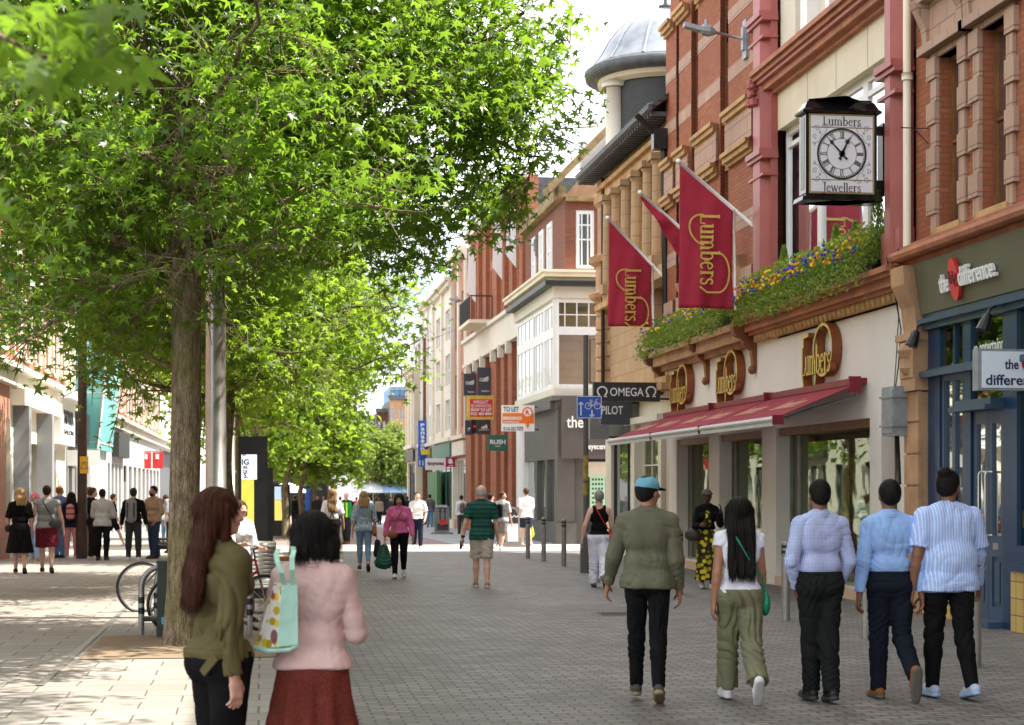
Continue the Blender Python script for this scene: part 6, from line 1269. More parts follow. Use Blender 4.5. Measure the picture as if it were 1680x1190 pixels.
M['leaf3'] = leafmat('leaf3', (.17, .25, .06), .5, .4, .3, .5, (.17, .22, .04), .8)
NPR = np.random.default_rng(11)
def leaves_np(centers, size, up=.55, lobes=5, sizevar=.3):
    """star-shaped leaves (five pointed lobes, slightly cupped) as one big vertex/face array"""
    n = len(centers); rng = NPR
    nrm = rng.normal(size=(n, 3)); nrm[:, 2] = np.abs(nrm[:, 2]) * .9 + up; nrm /= np.linalg.norm(nrm, axis=1)[:, None]
    t = rng.normal(size=(n, 3)); t[:, 2] -= .6; t -= (t * nrm).sum(1)[:, None] * nrm; t /= np.linalg.norm(t, axis=1)[:, None]; b = np.cross(nrm, t)
    s = size * (1 + sizevar * rng.normal(size=n)).clip(.5, 1.6)
    if lobes == 5:
        ang = np.radians([0, 30, 58, 88, 122, 180, 238, 272, 302, 330]); rad = np.array([1, .36, .92, .34, .68, .12, .68, .34, .92, .36]); cup = np.array([-.28, 0, -.22, 0, -.15, 0, -.15, 0, -.22, 0])
        fan = [(0, i + 1, (i + 1) % 10 + 1) for i in range(10)]
    else:
        ang = np.radians([0, 75, 180, 285]); rad = np.array([1, .5, .7, .5]); cup = np.array([-.2, .05, -.1, .05]); fan = [(0, 1, 2), (0, 2, 3), (0, 3, 4), (0, 4, 1)]
    k = len(ang); V = np.empty((n, k + 1, 3)); V[:, 0] = centers
    for i in range(k): V[:, i + 1] = centers + s[:, None] * (rad[i] * (math.cos(ang[i]) * t + math.sin(ang[i]) * b) + cup[i] * nrm)
    F_ = (np.array(fan)[None] + (np.arange(n) * (k + 1))[:, None, None]).reshape(-1, 3); return V.reshape(-1, 3), F_
def npmesh(name, V, F_, m, parent):
    me = bpy.data.meshes.new(name); L = np.array(parent.location); V = V - L
    me.vertices.add(len(V)); me.vertices.foreach_set('co', V.astype(np.float32).ravel()); nf, k = F_.shape
    me.loops.add(nf * k); me.loops.foreach_set('vertex_index', F_.astype(np.int32).ravel()); me.polygons.add(nf); me.polygons.foreach_set('loop_start', np.arange(0, nf * k, k, dtype=np.int32)); me.polygons.foreach_set('loop_total', np.full(nf, k, dtype=np.int32)); me.update(calc_edges=True); me.validate()
    me.materials.append(m); o = bpy.data.objects.new(name, me); COL.objects.link(o); o.parent = parent; return o
def curve(p0, p1, sag, rnd, n=7):
    p0, p1 = Vector(p0), Vector(p1); L = (p1 - p0).length; j = Vector((rnd.uniform(-1, 1), rnd.uniform(-1, 1), rnd.uniform(-1, 1))) * L * .07; j2 = Vector((rnd.uniform(-1, 1), rnd.uniform(-1, 1), rnd.uniform(-1, 1))) * L * .05
    return [p0.lerp(p1, i / n) + Vector((0, 0, sag * L)) * math.sin(math.pi * i / n) + j * math.sin(math.pi * i / n) + j2 * math.sin(2 * math.pi * i / n) for i in range(n + 1)]
def branchy(mb, limbs, rnd, tips, r0s, ins=None):
    """limbs: list of point lists; adds side branches and twigs, collects leaf cluster seeds in tips"""
    for P, r0 in zip(limbs, r0s):
        n = len(P); mb.tube(P, [r0 * (1 - .75 * i / (n - 1)) for i in range(n)], 9)
        for i in range(1, n):
            for k in range(2 if i < n - 1 else 3):
                d = (P[i] - P[i - 1]).normalized(); a = Vector((rnd.uniform(-1, 1), rnd.uniform(-1, 1), rnd.uniform(-.6, .7))).normalized(); q = (d * .6 + a).normalized(); L = rnd.uniform(.6, 1.5) * min(1, .35 + r0 * 8)
                Q = curve(P[i], P[i] + q * L, .05, rnd, 4)
                if ins and not ins(Q[-1]): continue
                rr = r0 * (1 - .75 * i / (n - 1)) * .45; mb.tube(Q, [rr, rr * .8, rr * .6, rr * .4, rr * .25], 5)
                for j in (2, 3, 4):
                    tips.append(Q[j])
                    for _ in range(2):
                        q2 = (q + Vector((rnd.uniform(-1, 1), rnd.uniform(-1, 1), rnd.uniform(-1, .5)))).normalized(); E = Q[j] + q2 * rnd.uniform(.3, .6); mb.tube([Q[j], E], [.008, .003], 4, False); tips.append(E)
# --- main tree: trunk and limbs read off the photograph, met with depths around the trunk
g = G(296, 1058); TY = g.y; TX = g.x
tree = thing('plane_tree', 'large leafy maple-leaved street tree with mossy trunk in the left foreground', 'tree', g)
T_at = lambda px, py, dy=0.: PY(px, py, TY + dy)
rnd = random.Random(21)
mb = MB(); tr = [(296, 1062, .245), (297, 1045, .2), (300, 960, .172), (303, 800, .165), (306, 650, .160), (306, 500, .158), (306, 400, .155), (306, 330, .14), (305, 250, .135), (306, 190, .12), (312, 110, .10), (318, 0, .085), (330, -160, .06), (325, -330, .035), (320, -480, .012)]
mb.tube([T_at(a, b) for a, b, c in tr], [c for a, b, c in tr], 22)
limb_def = [([(298, 215, 0), (262, 150, -.5), (215, 60, -1.2), (160, -60, -2)], .085), ([(300, 345, 0), (372, 262, -.2), (455, 205, -.5), (560, 190, -.9), (680, 150, -1.2)], .085), ([(312, 245, 0), (350, 150, .6), (420, 60, 1.2), (520, -60, 1.8)], .07),
            ([(305, 465, 0), (270, 430, .2), (190, 392, .4), (110, 352, .6), (20, 300, 1)], .075), ([(303, 315, 0), (250, 268, .9), (180, 215, 1.6), (90, 170, 2.2)], .055), ([(309, 420, 0), (400, 330, 1.), (480, 288, 1.6), (600, 262, 2.2), (720, 300, 2.8)], .07),
            ([(318, 100, 0), (430, 40, -1), (560, -40, -1.8), (700, -120, -2.3)], .06), ([(312, 180, 0), (450, 150, .4), (640, 152, .5), (735, 128, .4), (790, 80, .2), (860, 20, .0)], .075), ([(307, 300, 0), (420, 300, -1.6), (560, 330, -2.6), (700, 350, -3)], .055),
            ([(305, 440, 0), (380, 430, -1.5), (420, 400, -2.5), (500, 420, -3.2)], .04), ([(306, 150, 0), (200, 60, 1), (60, -60, 2.4)], .05), ([(312, 330, 0), (480, 360, 1.2), (640, 400, 1.8), (740, 440, 2.)], .045), ([(320, -50, 0), (500, -150, 1), (760, -130, 1.5)], .05), ([(320, -100, 0), (150, -220, -1), (0, -300, -1.5)], .05),
            ([(306, 400, 0), (200, 470, -1.4), (110, 520, -2.2), (40, 560, -2.6)], .045), ([(300, 480, 0), (230, 520, .8), (150, 600, 1.2)], .035), ([(325, -200, 0), (450, -420, .5), (600, -560, .8)], .05), ([(325, -200, 0), (200, -430, -.5), (100, -560, -.8)], .05),
            ([(640, 152, .5), (760, 200, .3), (850, 250, .3), (900, 260, .2)], .035), ([(735, 128, .4), (850, 150, .6), (930, 190, .8)], .03), ([(600, 262, 2.2), (720, 330, 2.), (800, 390, 1.8)], .03), ([(306, 250, 0), (330, 200, -2.), (380, 120, -3.5), (420, 0, -4.4)], .05), ([(306, 330, 0), (260, 280, -2.4), (200, 260, -3.8)], .045), ([(306, 330, 0), (360, 250, 2.5), (420, 200, 4.5)], .05), ([(306, 300, 0), (240, 200, 2.5), (200, 120, 4.5)], .05)]
tips = []; limbs = []; rs = []
for pts, r0 in limb_def:
    P = [T_at(*p) for p in pts]; Q = []
    for a, b in zip(P, P[1:]): Q += curve(a, b, .01, rnd, 3)[:-1]
    Q.append(P[-1]); limbs.append(Q); rs.append(r0)
env = [(300, 150, 0, 3.2, 2.6, 2.2), (520, 120, -.5, 2.6, 2.6, 1.9), (560, 60, 1.5, 2.6, 2.4, 1.8), (740, 60, .2, 1.2, 1.8, 1.5), (730, 230, .6, 1.35, 1.6, 1.1), (840, 190, .4, .75, 1.2, .75), (900, 60, .3, .5, .8, .55), (940, 25, .3, .35, .5, .3), (620, 300, 1.2, 1.7, 2., .95), (450, 300, -1.2, 2.3, 2.2, 1.), (130, 120, 0, 2.3, 2.8, 2.0), (90, 330, .3, 2.0, 2.6, 1.2), (180, 450, -.5, 1.5, 2.2, .75), (60, 500, -1.2, 1.3, 1.6, .6),
       (300, -200, 0, 3.6, 3.4, 2.2), (560, -180, .5, 2.4, 2.6, 1.6), (60, -200, 0, 2.6, 2.8, 1.8), (320, -450, 0, 2.2, 2.2, 1.3), (420, 200, -3.2, 1.8, 1.2, 1.3), (250, 160, -3.2, 1.6, 1.1, 1.3), (400, 180, 3.4, 2.2, 1.6, 1.5), (200, 150, 3.6, 2., 1.5, 1.5), (600, 420, 1.6, .9, 1., .4), (700, 400, 1.6, .5, .8, .45), (830, 350, .9, .42, .6, .3), (860, 290, .4, .42, .6, .25), (950, 175, .5, .22, .3, .12), (150, 600, .3, .7, 1., .35), (30, 620, -1.8, .6, .8, .35), (790, 120, .4, .9, 1.2, .9)]
def in_env(p): return any(((p.x - c.x) / rx) ** 2 + ((p.y - c.y) / ry) ** 2 + ((p.z - c.z) / rz) ** 2 < 1 for c, rx, ry, rz in EC)
EC = [(T_at(px, py, dy), rx, ry, rz) for px, py, dy, rx, ry, rz in env]
branchy(mb, limbs, rnd, tips, rs, in_env)
build('trunk', mb, M['bark'], tree, smooth=True)
# crown envelope: leaf clumps fill flattened lobes of shoots round the limbs
def clumps(envs, at, n_per_m3, per, spread, rng, hollow=.25):
    C = []
    for px, py, dy, rx, ry, rz in envs:
        c = np.array(at(px, py, dy)); n = int(4.19 * rx * ry * rz * n_per_m3); u = rng.normal(size=(n, 3)); u /= np.linalg.norm(u, axis=1)[:, None]; r = (hollow + (1 - hollow) * rng.random(n)) ** .6
        C.append(c + u * r[:, None] * np.array([rx, ry, rz]))
    C = np.concatenate(C); P = np.repeat(C, per, axis=0); d = rng.normal(size=P.shape) * np.array([spread, spread, spread * .45]); d[:, 2] -= np.abs(d[:, 0] + d[:, 1]) * .25
    return P + d, C
P, C = clumps(env, T_at, 4.2, 26, .17, NPR)
tp = np.array([t[:] for t in tips]); tp = tp[tp[:, 2] > 3.0]; P2 = np.repeat(tp, 7, axis=0) + NPR.normal(size=(len(tp) * 7, 3)) * .13
P = np.concatenate([P, P2]); P = P[(P[:, 2] > 2.7)]; ok = np.zeros(len(P), bool)
for px, py, dy, rx, ry, rz in env: ok |= (((P - np.array(T_at(px, py, dy))) / np.array([rx + .18, ry + .3, rz + .2])) ** 2).sum(1) < 1
P = P[ok]; tr_ = np.hypot(P[:, 0] - TX, (P[:, 1] - TY + 1.) * .45); P = P[(tr_ > .85) | (P[:, 2] > 6.6) | (NPR.random(len(P)) < .22)]; kp = np.ones(len(P), bool)
for LQ, r0 in [([T_at(a, b) for a, b, c in tr[5:11]], .12)] + [(l_, .09) for l_ in limbs[:8]]:      # looser leafage along the outer side of the boughs
    for a, b in zip(LQ, LQ[1:]):
        d = np.array([b.x - a.x, b.z - a.z]); q = P[:, [0, 2]] - np.array([a.x, a.z]); tt = np.clip((q @ d) / max(d @ d, 1e-9), 0, 1); ds = np.hypot(*(q - tt[:, None] * d).T); kp &= ~((ds < r0) & (P[:, 1] < a.y) & (NPR.random(len(P)) < .45))
P = P[kp]
V, F_ = leaves_np(P, .072, sizevar=.42); o = npmesh('foliage', V, F_, M['leaf'], tree); print('main leaves', len(P))
mb = MB(); idx = NPR.choice(len(C), 420, replace=False)
for i in idx:
    c = C[i]; mb.ball((c[0], c[1], c[2] - .12), (.017, .017, .021), 6); mb.tube([(c[0], c[1], c[2] - .1), (c[0], c[1], c[2])], .002, 3, False)
build('seed_balls', mb, mat('seed_brown', (.06, .03, .012), .8), tree, kind='stuff')
mb = MB()
for i in NPR.choice(len(C), 900, replace=False):      # twigs reaching the clumps
    c = Vector(C[i]); q = min(tips[::5], key=lambda t: (t - c).length_squared); 
    if (q - c).length < 1.6: mb.tube([q, q.lerp(c, .5) + Vector((0, 0, .06)), c], [.008, .006, .003], 4, False)
build('twigs', mb, M['bark'], tree)
# --- trees behind in the same row
def rowtree(px, pyb, Y, lab, H, cr, trunk_h, lm, name='plane_tree', nl=9000, ls=.11, dens=None, rt=.15, lobes=5, zc=None, seed=0, squash=.8, tr_top=None):
    x = PY(px, 800, Y).x; t = thing(name, lab, 'tree', (x, Y, gz(Y)), 'street trees in a row'); r_ = random.Random(seed + 5); mb = MB(); b = Vector((x, Y, gz(Y)))
    P = [b + Vector((r_.uniform(-.05, .05) * k, r_.uniform(-.05, .05) * k, H * .9 * k / 8)) for k in range(9)]; P[0] = b; mb.tube(P, [rt * (1.15 if k == 0 else 1 - .1 * k) for k in range(9)], 12)
    ends = []; limbs = []; rs_ = []
    for k in range(11):
        a = 6.283 * k / 11 + r_.uniform(-.3, .3); z = trunk_h + (H * .75 - trunk_h) * r_.random(); L = cr * r_.uniform(.6, .95); s_ = b + Vector((0, 0, z)); e = s_ + Vector((math.cos(a) * L, math.sin(a) * L, L * r_.uniform(.0, .5))); limbs.append(curve(s_, e, .04, r_, 6)); rs_.append(rt * .42)
    tp_ = []; branchy(mb, limbs, r_, tp_, rs_); build('trunk', mb, M['bark'], t, smooth=True)
    rng = np.random.default_rng(seed + 9); nb = 26; cz = (trunk_h + H) / 2; hz = (H - trunk_h) / 2; C_ = []
    for k in range(nb):
        u = rng.normal(size=3); u /= np.linalg.norm(u); rr = rng.random() ** .4 * .72; cc_ = np.array([x, Y, gz(Y) + cz]) + u * rr * np.array([cr, cr, hz]); n = 42; v = rng.normal(size=(n, 3)); v /= np.linalg.norm(v, axis=1)[:, None]; q = cr * rng.uniform(.25, .42); C_.append(cc_ + v * (rng.random(n) ** .45)[:, None] * q * np.array([1, 1, squash]))
    C_ = np.concatenate(C_); per = max(1, nl // len(C_)); Pp = np.repeat(C_, per, axis=0); sp = cr * .055; d = rng.normal(size=Pp.shape) * np.array([sp, sp, sp * .55]); Pp = Pp + d
    tpa = np.array([q[:] for q in tp_]); Pp = np.concatenate([Pp, np.repeat(tpa, 3, axis=0) + rng.normal(size=(len(tpa) * 3, 3)) * sp]); Pp = Pp[Pp[:, 2] > gz(Y) + trunk_h - .5]
    V, F_ = leaves_np(Pp, ls, lobes=lobes); npmesh('foliage', V, F_, lm, t); return t
rowtree(377, 0, 32.5, 'second street tree directly behind the main trunk and steel mast', 9.5, 3.6, 2.9, M['leaf2'], nl=26000, ls=.10, seed=1)
rowtree(396, 0, 43, 'third street tree with the mottled trunk left of the kiosk', 9.0, 4.0, 3.3, M['leaf2'], nl=22000, ls=.13, seed=2)
rowtree(424, 0, 54.5, 'fourth street tree half hidden behind the advertising kiosk', 8.8, 3.4, 3.1, M['leaf2'], nl=16000, ls=.14, lobes=4, seed=14)  # added to give the shop windows green foliage to reflect
rowtree(470, 0, 66, 'fifth street tree whose dark trunk stands beside the far kiosk', 8.4, 3.2, 3.0, M['leaf2'], nl=16000, ls=.17, lobes=4, seed=3)
rowtree(496, 0, 84, 'sixth street tree left of the blue information pillar', 8.4, 3.0, 2.8, M['leaf2'], nl=14000, ls=.2, lobes=4, seed=4)
rowtree(515, 0, 100, 'seventh street tree just right of the blue information pillar', 8.0, 2.8, 2.6, M['leaf2'], nl=12000, ls=.24, lobes=4, seed=5, rt=.12)
rowtree(646, 0, 141, 'pale feathery green tree standing before the far gabled buildings', 7.4, 3.5, 1.7, M['leaf3'], name='birch_tree', nl=16000, ls=.16, lobes=4, seed=8, rt=.12, squash=1.2)
rowtree(303, 0, 28.5, 'street tree hidden behind the main trunk with low bright branches on its left', 8.5, 3.1, 2.8, M['leaf2'], nl=20000, ls=.10, seed=12, rt=.1)
# overhanging branch from a tree beside the camera
t = thing('plane_tree', 'tree beside the viewer whose dark blurred branch hangs into the top left corner', 'tree', (-2.6, 3.2, 0)); mb = MB(); mb.tube([(-2.6, 3.2, 0), (-2.6, 3.3, 3), (-2.3, 4, 6.5)], [.2, .17, .1], 12); mb.tube([(-2.55, 3.3, 3.1), PY(-520, -320, 4.6)], [.07, .03], 8); P = [PY(-520, -320, 4.6), PY(-250, -140, 4.7), PY(-60, 30, 4.8), PY(60, 90, 4.9), PY(170, 120, 5)]; mb.tube(P, [.03, .022, .013, .008, .003], 6)
Pn = []; r_ = random.Random(2)
for (px, py, n, s_) in ((20, 60, 16, 50), (90, 60, 18, 55), (165, 95, 14, 40), (60, 120, 14, 45), (-10, 20, 14, 50), (150, 30, 12, 45), (225, 110, 4, 20), (-30, 330, 5, 26), (0, 350, 4, 18)):
    for k in range(n): q = PY(px + r_.gauss(0, s_), py + r_.gauss(0, s_ * .6), 4.9 + r_.uniform(-.3, .4)); Pn.append(q[:])
build('trunk', mb, M['bark'], t, smooth=True); q = [PY(-240, 240, 4.8), PY(-100, 300, 4.85), PY(0, 345, 4.9)]; mb = MB(); mb.tube(q, [.012, .008, .003], 5); build('branch', mb, M['bark'], t)
u = NPR.normal(size=(1150, 3)); u /= np.linalg.norm(u, axis=1)[:, None]; Cc = np.array([.5, 9.5, 8.3]) + u * (NPR.random(1150) ** .4)[:, None] * np.array([4.4, 6.4, 2.6]); u = NPR.normal(size=(420, 3)); u /= np.linalg.norm(u, axis=1)[:, None]; Cc = np.concatenate([Cc, np.array([1.2, 13.6, 8.7]) + u * (NPR.random(420) ** .4)[:, None] * np.array([3., 1.5, 1.6])]); Cc = np.repeat(Cc, 22, axis=0); Cc = Cc + NPR.normal(size=Cc.shape) * .22  # unseen crown, with an added lobe, shaped to shade branch and near-left paving
Cc = Cc[Cc[:, 2] > 2.2 + .29 * (Cc[:, 1] + 1)]
V, F_ = leaves_np(np.concatenate([np.array(Pn), Cc]), .08, up=.2); npmesh('foliage', V, F_, M['leaf'], t)
# ================================================================ people: distance-field bodies meshed with surface nets
class SDF:
    def __init__(s): s.p = []
    def cap(s, a, b, ra, rb=None, k=.02, tag=0, flat=None, cut=None, sub=False):
        s.p.append(('c', np.array(a, float), np.array(b, float), ra, ra if rb is None else rb, k, tag, flat, cut, sub)); return s
    def ell(s, c, r, k=.02, tag=0, Rm=None, cut=None, sub=False):
        s.p.append(('e', np.array(c, float), np.array(r, float), Rm, None, k, tag, None, cut, sub)); return s
    def mesh(s, res, wr=None, planes=()):
        lo = np.full(3, 9.); hi = -lo
        bb = []
        for q in s.p:
            if q[0] == 'c': m = max(q[3], q[4]) * 1.02; l, h = np.minimum(q[1], q[2]) - m, np.maximum(q[1], q[2]) + m
            else: m = q[2].max() if q[3] is not None else q[2]; l, h = q[1] - m, q[1] + m
            bb.append((l, h))
            if not q[9]: lo = np.minimum(lo, l); hi = np.maximum(hi, h)
        lo -= 3 * res; hi += 3 * res; n = np.ceil((hi - lo) / res).astype(int) + 1
        ax = [lo[i] + res * np.arange(n[i]) for i in range(3)]; D = np.full(n, 1., np.float32); Tg = np.zeros(n, np.int8); Rw = np.full(n, 1., np.float32)
        for q, (l, h) in zip(s.p, bb):
            mg = q[5] + 3 * res; i0 = np.maximum(((l - mg - lo) / res).astype(int), 0); i1 = np.minimum(((h + mg - lo) / res).astype(int) + 2, n)
            if (i1 <= i0).any(): continue
            X = ax[0][i0[0]:i1[0], None, None]; Y = ax[1][None, i0[1]:i1[1], None]; Z = ax[2][None, None, i0[2]:i1[2]]
            if q[0] == 'c':
                a, b = q[1], q[2]; d = b - a; L2 = max(d @ d, 1e-12); t = np.clip(((X - a[0]) * d[0] + (Y - a[1]) * d[1] + (Z - a[2]) * d[2]) / L2, 0, 1)
                dx, dy, dz = X - a[0] - t * d[0], Y - a[1] - t * d[1], Z - a[2] - t * d[2]
                if q[7] is not None:
                    nn, qq = q[7]; cmp_ = dx * nn[0] + dy * nn[1] + dz * nn[2]; f = cmp_ * (1 / qq - 1); dx = dx + f * nn[0]; dy = dy + f * nn[1]; dz = dz + f * nn[2]
                v = np.sqrt(dx * dx + dy * dy + dz * dz) - (q[3] + (q[4] - q[3]) * t)
                if q[7] is not None: v = v * (.5 + .5 * q[7][1])
            else:
                x, y, z = X - q[1][0], Y - q[1][1], Z - q[1][2]
                if q[3] is not None: Rm = q[3]; x, y, z = Rm[0][0]*x+Rm[1][0]*y+Rm[2][0]*z, Rm[0][1]*x+Rm[1][1]*y+Rm[2][1]*z, Rm[0][2]*x+Rm[1][2]*y+Rm[2][2]*z
                r = q[2]; k0 = np.sqrt((x / r[0]) ** 2 + (y / r[1]) ** 2 + (z / r[2]) ** 2); v = (k0 - 1) * r.min() * .6 + (k0 - 1) * r.max() * .4
            if q[8] is not None:
                for (pt, nr) in q[8]: v = np.maximum(v, (X - pt[0]) * nr[0] + (Y - pt[1]) * nr[1] + (Z - pt[2]) * nr[2])
            sl = (slice(i0[0], i1[0]), slice(i0[1], i1[1]), slice(i0[2], i1[2])); B = D[sl]; v = np.broadcast_to(v, B.shape).astype(np.float32)
            if q[9]:
                k = q[5]; hh = np.clip(.5 - .5 * (B + v) / k, 0, 1); D[sl] = B + (-v - B) * hh + k * hh * (1 - hh); continue
            k = q[5]; hh = np.clip(.5 + .5 * (B - v) / k, 0, 1); D[sl] = B + (v - B) * hh - k * hh * (1 - hh)
            m = v < Rw[sl]; Tg[sl] = np.where(m, q[6], Tg[sl]); Rw[sl] = np.where(m, v, Rw[sl])
        if wr is not None:
            I = np.nonzero(np.abs(D) < .05); P = [ax[i][I[i]] for i in range(3)]; D[I] += wr(*P).astype(np.float32)
        for (pt, nr) in planes: D = np.maximum(D, (ax[0][:, None, None] - pt[0]) * nr[0] + (ax[1][None, :, None] - pt[1]) * nr[1] + (ax[2][None, None, :] - pt[2]) * nr[2])
        D[0] = D[-1] = 1; D[:, 0] = D[:, -1] = 1; D[:, :, 0] = D[:, :, -1] = 1
        S = D < 0; cnt = np.zeros(np.array(n) - 1, np.int8); cor = [(i, j, k) for i in (0, 1) for j in (0, 1) for k in (0, 1)]
        for i, j, k in cor: cnt += S[i:n[0]-1+i, j:n[1]-1+j, k:n[2]-1+k]
        C = np.nonzero((cnt > 0) & (cnt < 8)); N_ = len(C[0]); idx = np.full(cnt.shape, -1, np.int32); idx[C] = np.arange(N_); acc = np.zeros((N_, 3)); w_ = np.zeros(N_)
        for a in cor:
            for axs in range(3):
                if a[axs]: continue
                b = list(a); b[axs] = 1; v0 = D[C[0]+a[0], C[1]+a[1], C[2]+a[2]]; v1 = D[C[0]+b[0], C[1]+b[1], C[2]+b[2]]; m = (v0 < 0) != (v1 < 0); t = np.where(m, v0 / np.where(m, v0 - v1, 1), 0)
                for c in range(3): acc[:, c] += np.where(m, a[c] + (t if c == axs else 0), 0)
                w_ += m
        acc /= w_[:, None]; V = lo + (np.stack(C, 1) + acc) * res; T = Tg[C]; Fs = []
        for axs in range(3):
            u, v = [(1, 2), (2, 0), (0, 1)][axs]; sl0 = [slice(1, n[i]-1) for i in range(3)]; sl0[axs] = slice(0, n[axs]-1); sl1 = list(sl0); sl1[axs] = slice(1, n[axs]); A_, B_ = S[tuple(sl0)], S[tuple(sl1)]
            E = np.nonzero(A_ != B_); base = [E[i] + (0 if i == axs else 1) for i in range(3)]; fl = A_[E]
            def ci(du, dv): q = [b.copy() for b in base]; q[u] -= du; q[v] -= dv; return idx[tuple(q)]
            Q = np.stack([ci(1, 1), ci(0, 1), ci(0, 0), ci(1, 0)], 1); Q[~fl] = Q[~fl][:, ::-1]; Fs.append(Q)
        F_ = np.concatenate(Fs); return V, F_, T
def sdfobj(name, s, res, mats, parent, wr=None, planes=()):
    V, F_, T = s.mesh(res, wr, planes)
    # one smoothing pass
    me = bpy.data.meshes.new(name); me.vertices.add(len(V)); me.vertices.foreach_set('co', V.astype(np.float32).ravel()); nf = len(F_)
    me.loops.add(nf * 4); me.loops.foreach_set('vertex_index', F_.astype(np.int32).ravel()); me.polygons.add(nf); me.polygons.foreach_set('loop_start', np.arange(0, nf * 4, 4, dtype=np.int32)); me.polygons.foreach_set('loop_total', np.full(nf, 4, dtype=np.int32))
    if not isinstance(mats, (list, tuple)): mats = [mats]
    for m in mats: me.materials.append(m)
    if len(mats) > 1: me.polygons.foreach_set('material_index', np.clip(T[F_[:, 0]], 0, len(mats) - 1).astype(np.int32))
    me.update(calc_edges=True); me.validate(); me.polygons.foreach_set('use_smooth', np.ones(len(me.polygons), bool)); o = bpy.data.objects.new(name, me); COL.objects.link(o); o.parent = parent; return o
def strands(o, n, L, w_, out, seed=1):
    me = o.data; nv = len(me.vertices); co = np.empty(nv * 3); me.vertices.foreach_get('co', co); co = co.reshape(-1, 3); nr = np.array([v.normal[:] for v in me.vertices]); r = np.random.default_rng(seed); i = r.choice(nv, min(n, nv), replace=False)
    p, nn = co[i], nr[i]; d = np.array([0, 0, -1.]) + r.normal(size=p.shape) * .16; d -= (d * nn).sum(1)[:, None] * nn * .9; d /= np.linalg.norm(d, axis=1)[:, None]; s_ = np.cross(d, nn); s_ /= np.linalg.norm(s_, axis=1)[:, None] + 1e-9; ln = (L * r.uniform(.4, 1.2, len(p)))[:, None]
    q0 = p - nn * .002; q1 = p + d * ln * .5 + nn * out; q2 = p + d * ln + nn * out * r.uniform(-.3, 1.4, len(p))[:, None]; V = np.stack([q0 - s_ * w_, q0 + s_ * w_, q1 - s_ * w_, q1 + s_ * w_, q2], 1).reshape(-1, 3); b = np.arange(len(p)) * 5
    F_ = [(x, x + 1, x + 3, x + 2) for x in b] + [(x + 2, x + 3, x + 4) for x in b]; bm = bmesh.new(); bm.from_mesh(me); vs = [bm.verts.new(v) for v in V]
    for f in F_: bm.faces.new([vs[k] for k in f]).smooth = True
    bm.to_mesh(me); bm.free()
def wrinkle(amp, fr=26., seed=0, vert=.5):
    r = np.random.default_rng(seed); ph = r.random(8) * 6.28; dr = r.normal(size=(4, 3)); dr[:, 2] *= vert; dr /= np.linalg.norm(dr, axis=1)[:, None]
    def f(x, y, z):
        wx = .05 * np.sin(11 * z + ph[0]) + .04 * np.sin(13 * x + ph[1]); o = 0
        for i in range(4):
            u = (dr[i, 0] * x + dr[i, 1] * y + dr[i, 2] * z + wx) * fr * 2.7 * (1 + .4 * i) + ph[i + 2]; mod = 1.5 * np.clip(np.sin(6 * x + 8 * z + ph[i] * 3 + 4 * y) + .15, 0, 1); o = o + (1 - np.abs(np.sin(u * .5))) ** 2 * mod / (1 + .35 * i)
        return amp * (o - .6)
    return f
def rotm(axis, deg): return Matrix.Rotation(R(deg), 3, axis)
def fabric(name, col, rough=.85, sc_=1., pat=None, c2=None, size=.012, var=.12):
    m = mat(name, col, rough, 0, .08 if max(col) < .05 and rough > .6 else .25); q = N(m); p = q.pos(obj=True); a = q.noise(7, 4, p); b = q.noise(260, 2, p); c = q.mix(q.ramp(a, .3, .7), tuple(k * (1 - var) for k in col), tuple(min(1, k * (1 + var)) for k in col))
    if pat == 'check':
        s = q.n('SeparateXYZ'); q.l(p, s.inputs[0]); ml = []
        for i in (0, 2):
            w_ = q.n('Math', operation='MULTIPLY'); q.l(s.outputs[i], w_.inputs[0]); w_.inputs[1].default_value = 1 / size; f = q.n('Math', operation='FRACT'); q.l(w_.outputs[0], f.inputs[0]); g_ = q.n('Math', operation='GREATER_THAN'); q.l(f.outputs[0], g_.inputs[0]); g_.inputs[1].default_value = .62; ml.append(g_.outputs[0])
        ad = q.n('Math', operation='ADD'); q.l(ml[0], ad.inputs[0]); q.l(ml[1], ad.inputs[1]); h = q.n('Math', operation='MULTIPLY'); q.l(ad.outputs[0], h.inputs[0]); h.inputs[1].default_value = .5; c = q.mix(h.outputs[0], c, c2)
    elif pat in ('vstripe', 'hstripe'):
        s = q.n('SeparateXYZ'); q.l(p, s.inputs[0]); w_ = q.n('Math', operation='MULTIPLY'); q.l(s.outputs[0 if pat == 'vstripe' else 2], w_.inputs[0]); w_.inputs[1].default_value = 1 / size; f = q.n('Math', operation='FRACT'); q.l(w_.outputs[0], f.inputs[0]); g_ = q.n('Math', operation='GREATER_THAN'); q.l(f.outputs[0], g_.inputs[0]); g_.inputs[1].default_value = .72; c = q.mix(g_.outputs[0], c, c2)
    elif pat == 'dots':
        v = q.n('TexVoronoi', i_Scale=1 / size, i_Randomness=.5); q.l(p, v.inputs['Vector']); c = q.mix(q.ramp(v.outputs['Distance'], .26, .32), c2, c)
    elif pat == 'blotch':
        v = q.n('TexVoronoi', i_Scale=1 / size, i_Randomness=1.); q.l(p, v.inputs['Vector']); c = q.mix(q.ramp(v.outputs['Distance'], .42, .5), q.mix(q.ramp(v.outputs['Color'], .45, .55), c2, tuple(k * .55 for k in c2)), c)
    elif pat == 'speckle':
        c = q.mix(q.ramp(q.noise(1 / size, 3, p, .7), .48, .56), c, c2)
    q.col(c); f1 = q.noise(9, 5, q.pos((1, 1, .7), (.4, .3, 0), True), .55); f2 = q.n('Math', operation='MULTIPLY_ADD'); q.l(b, f2.inputs[0]); f2.inputs[1].default_value = .06; q.l(q.ramp(f1, .3, .7), f2.inputs[2]); q.bump(f2.outputs[0], .55, .012); return m
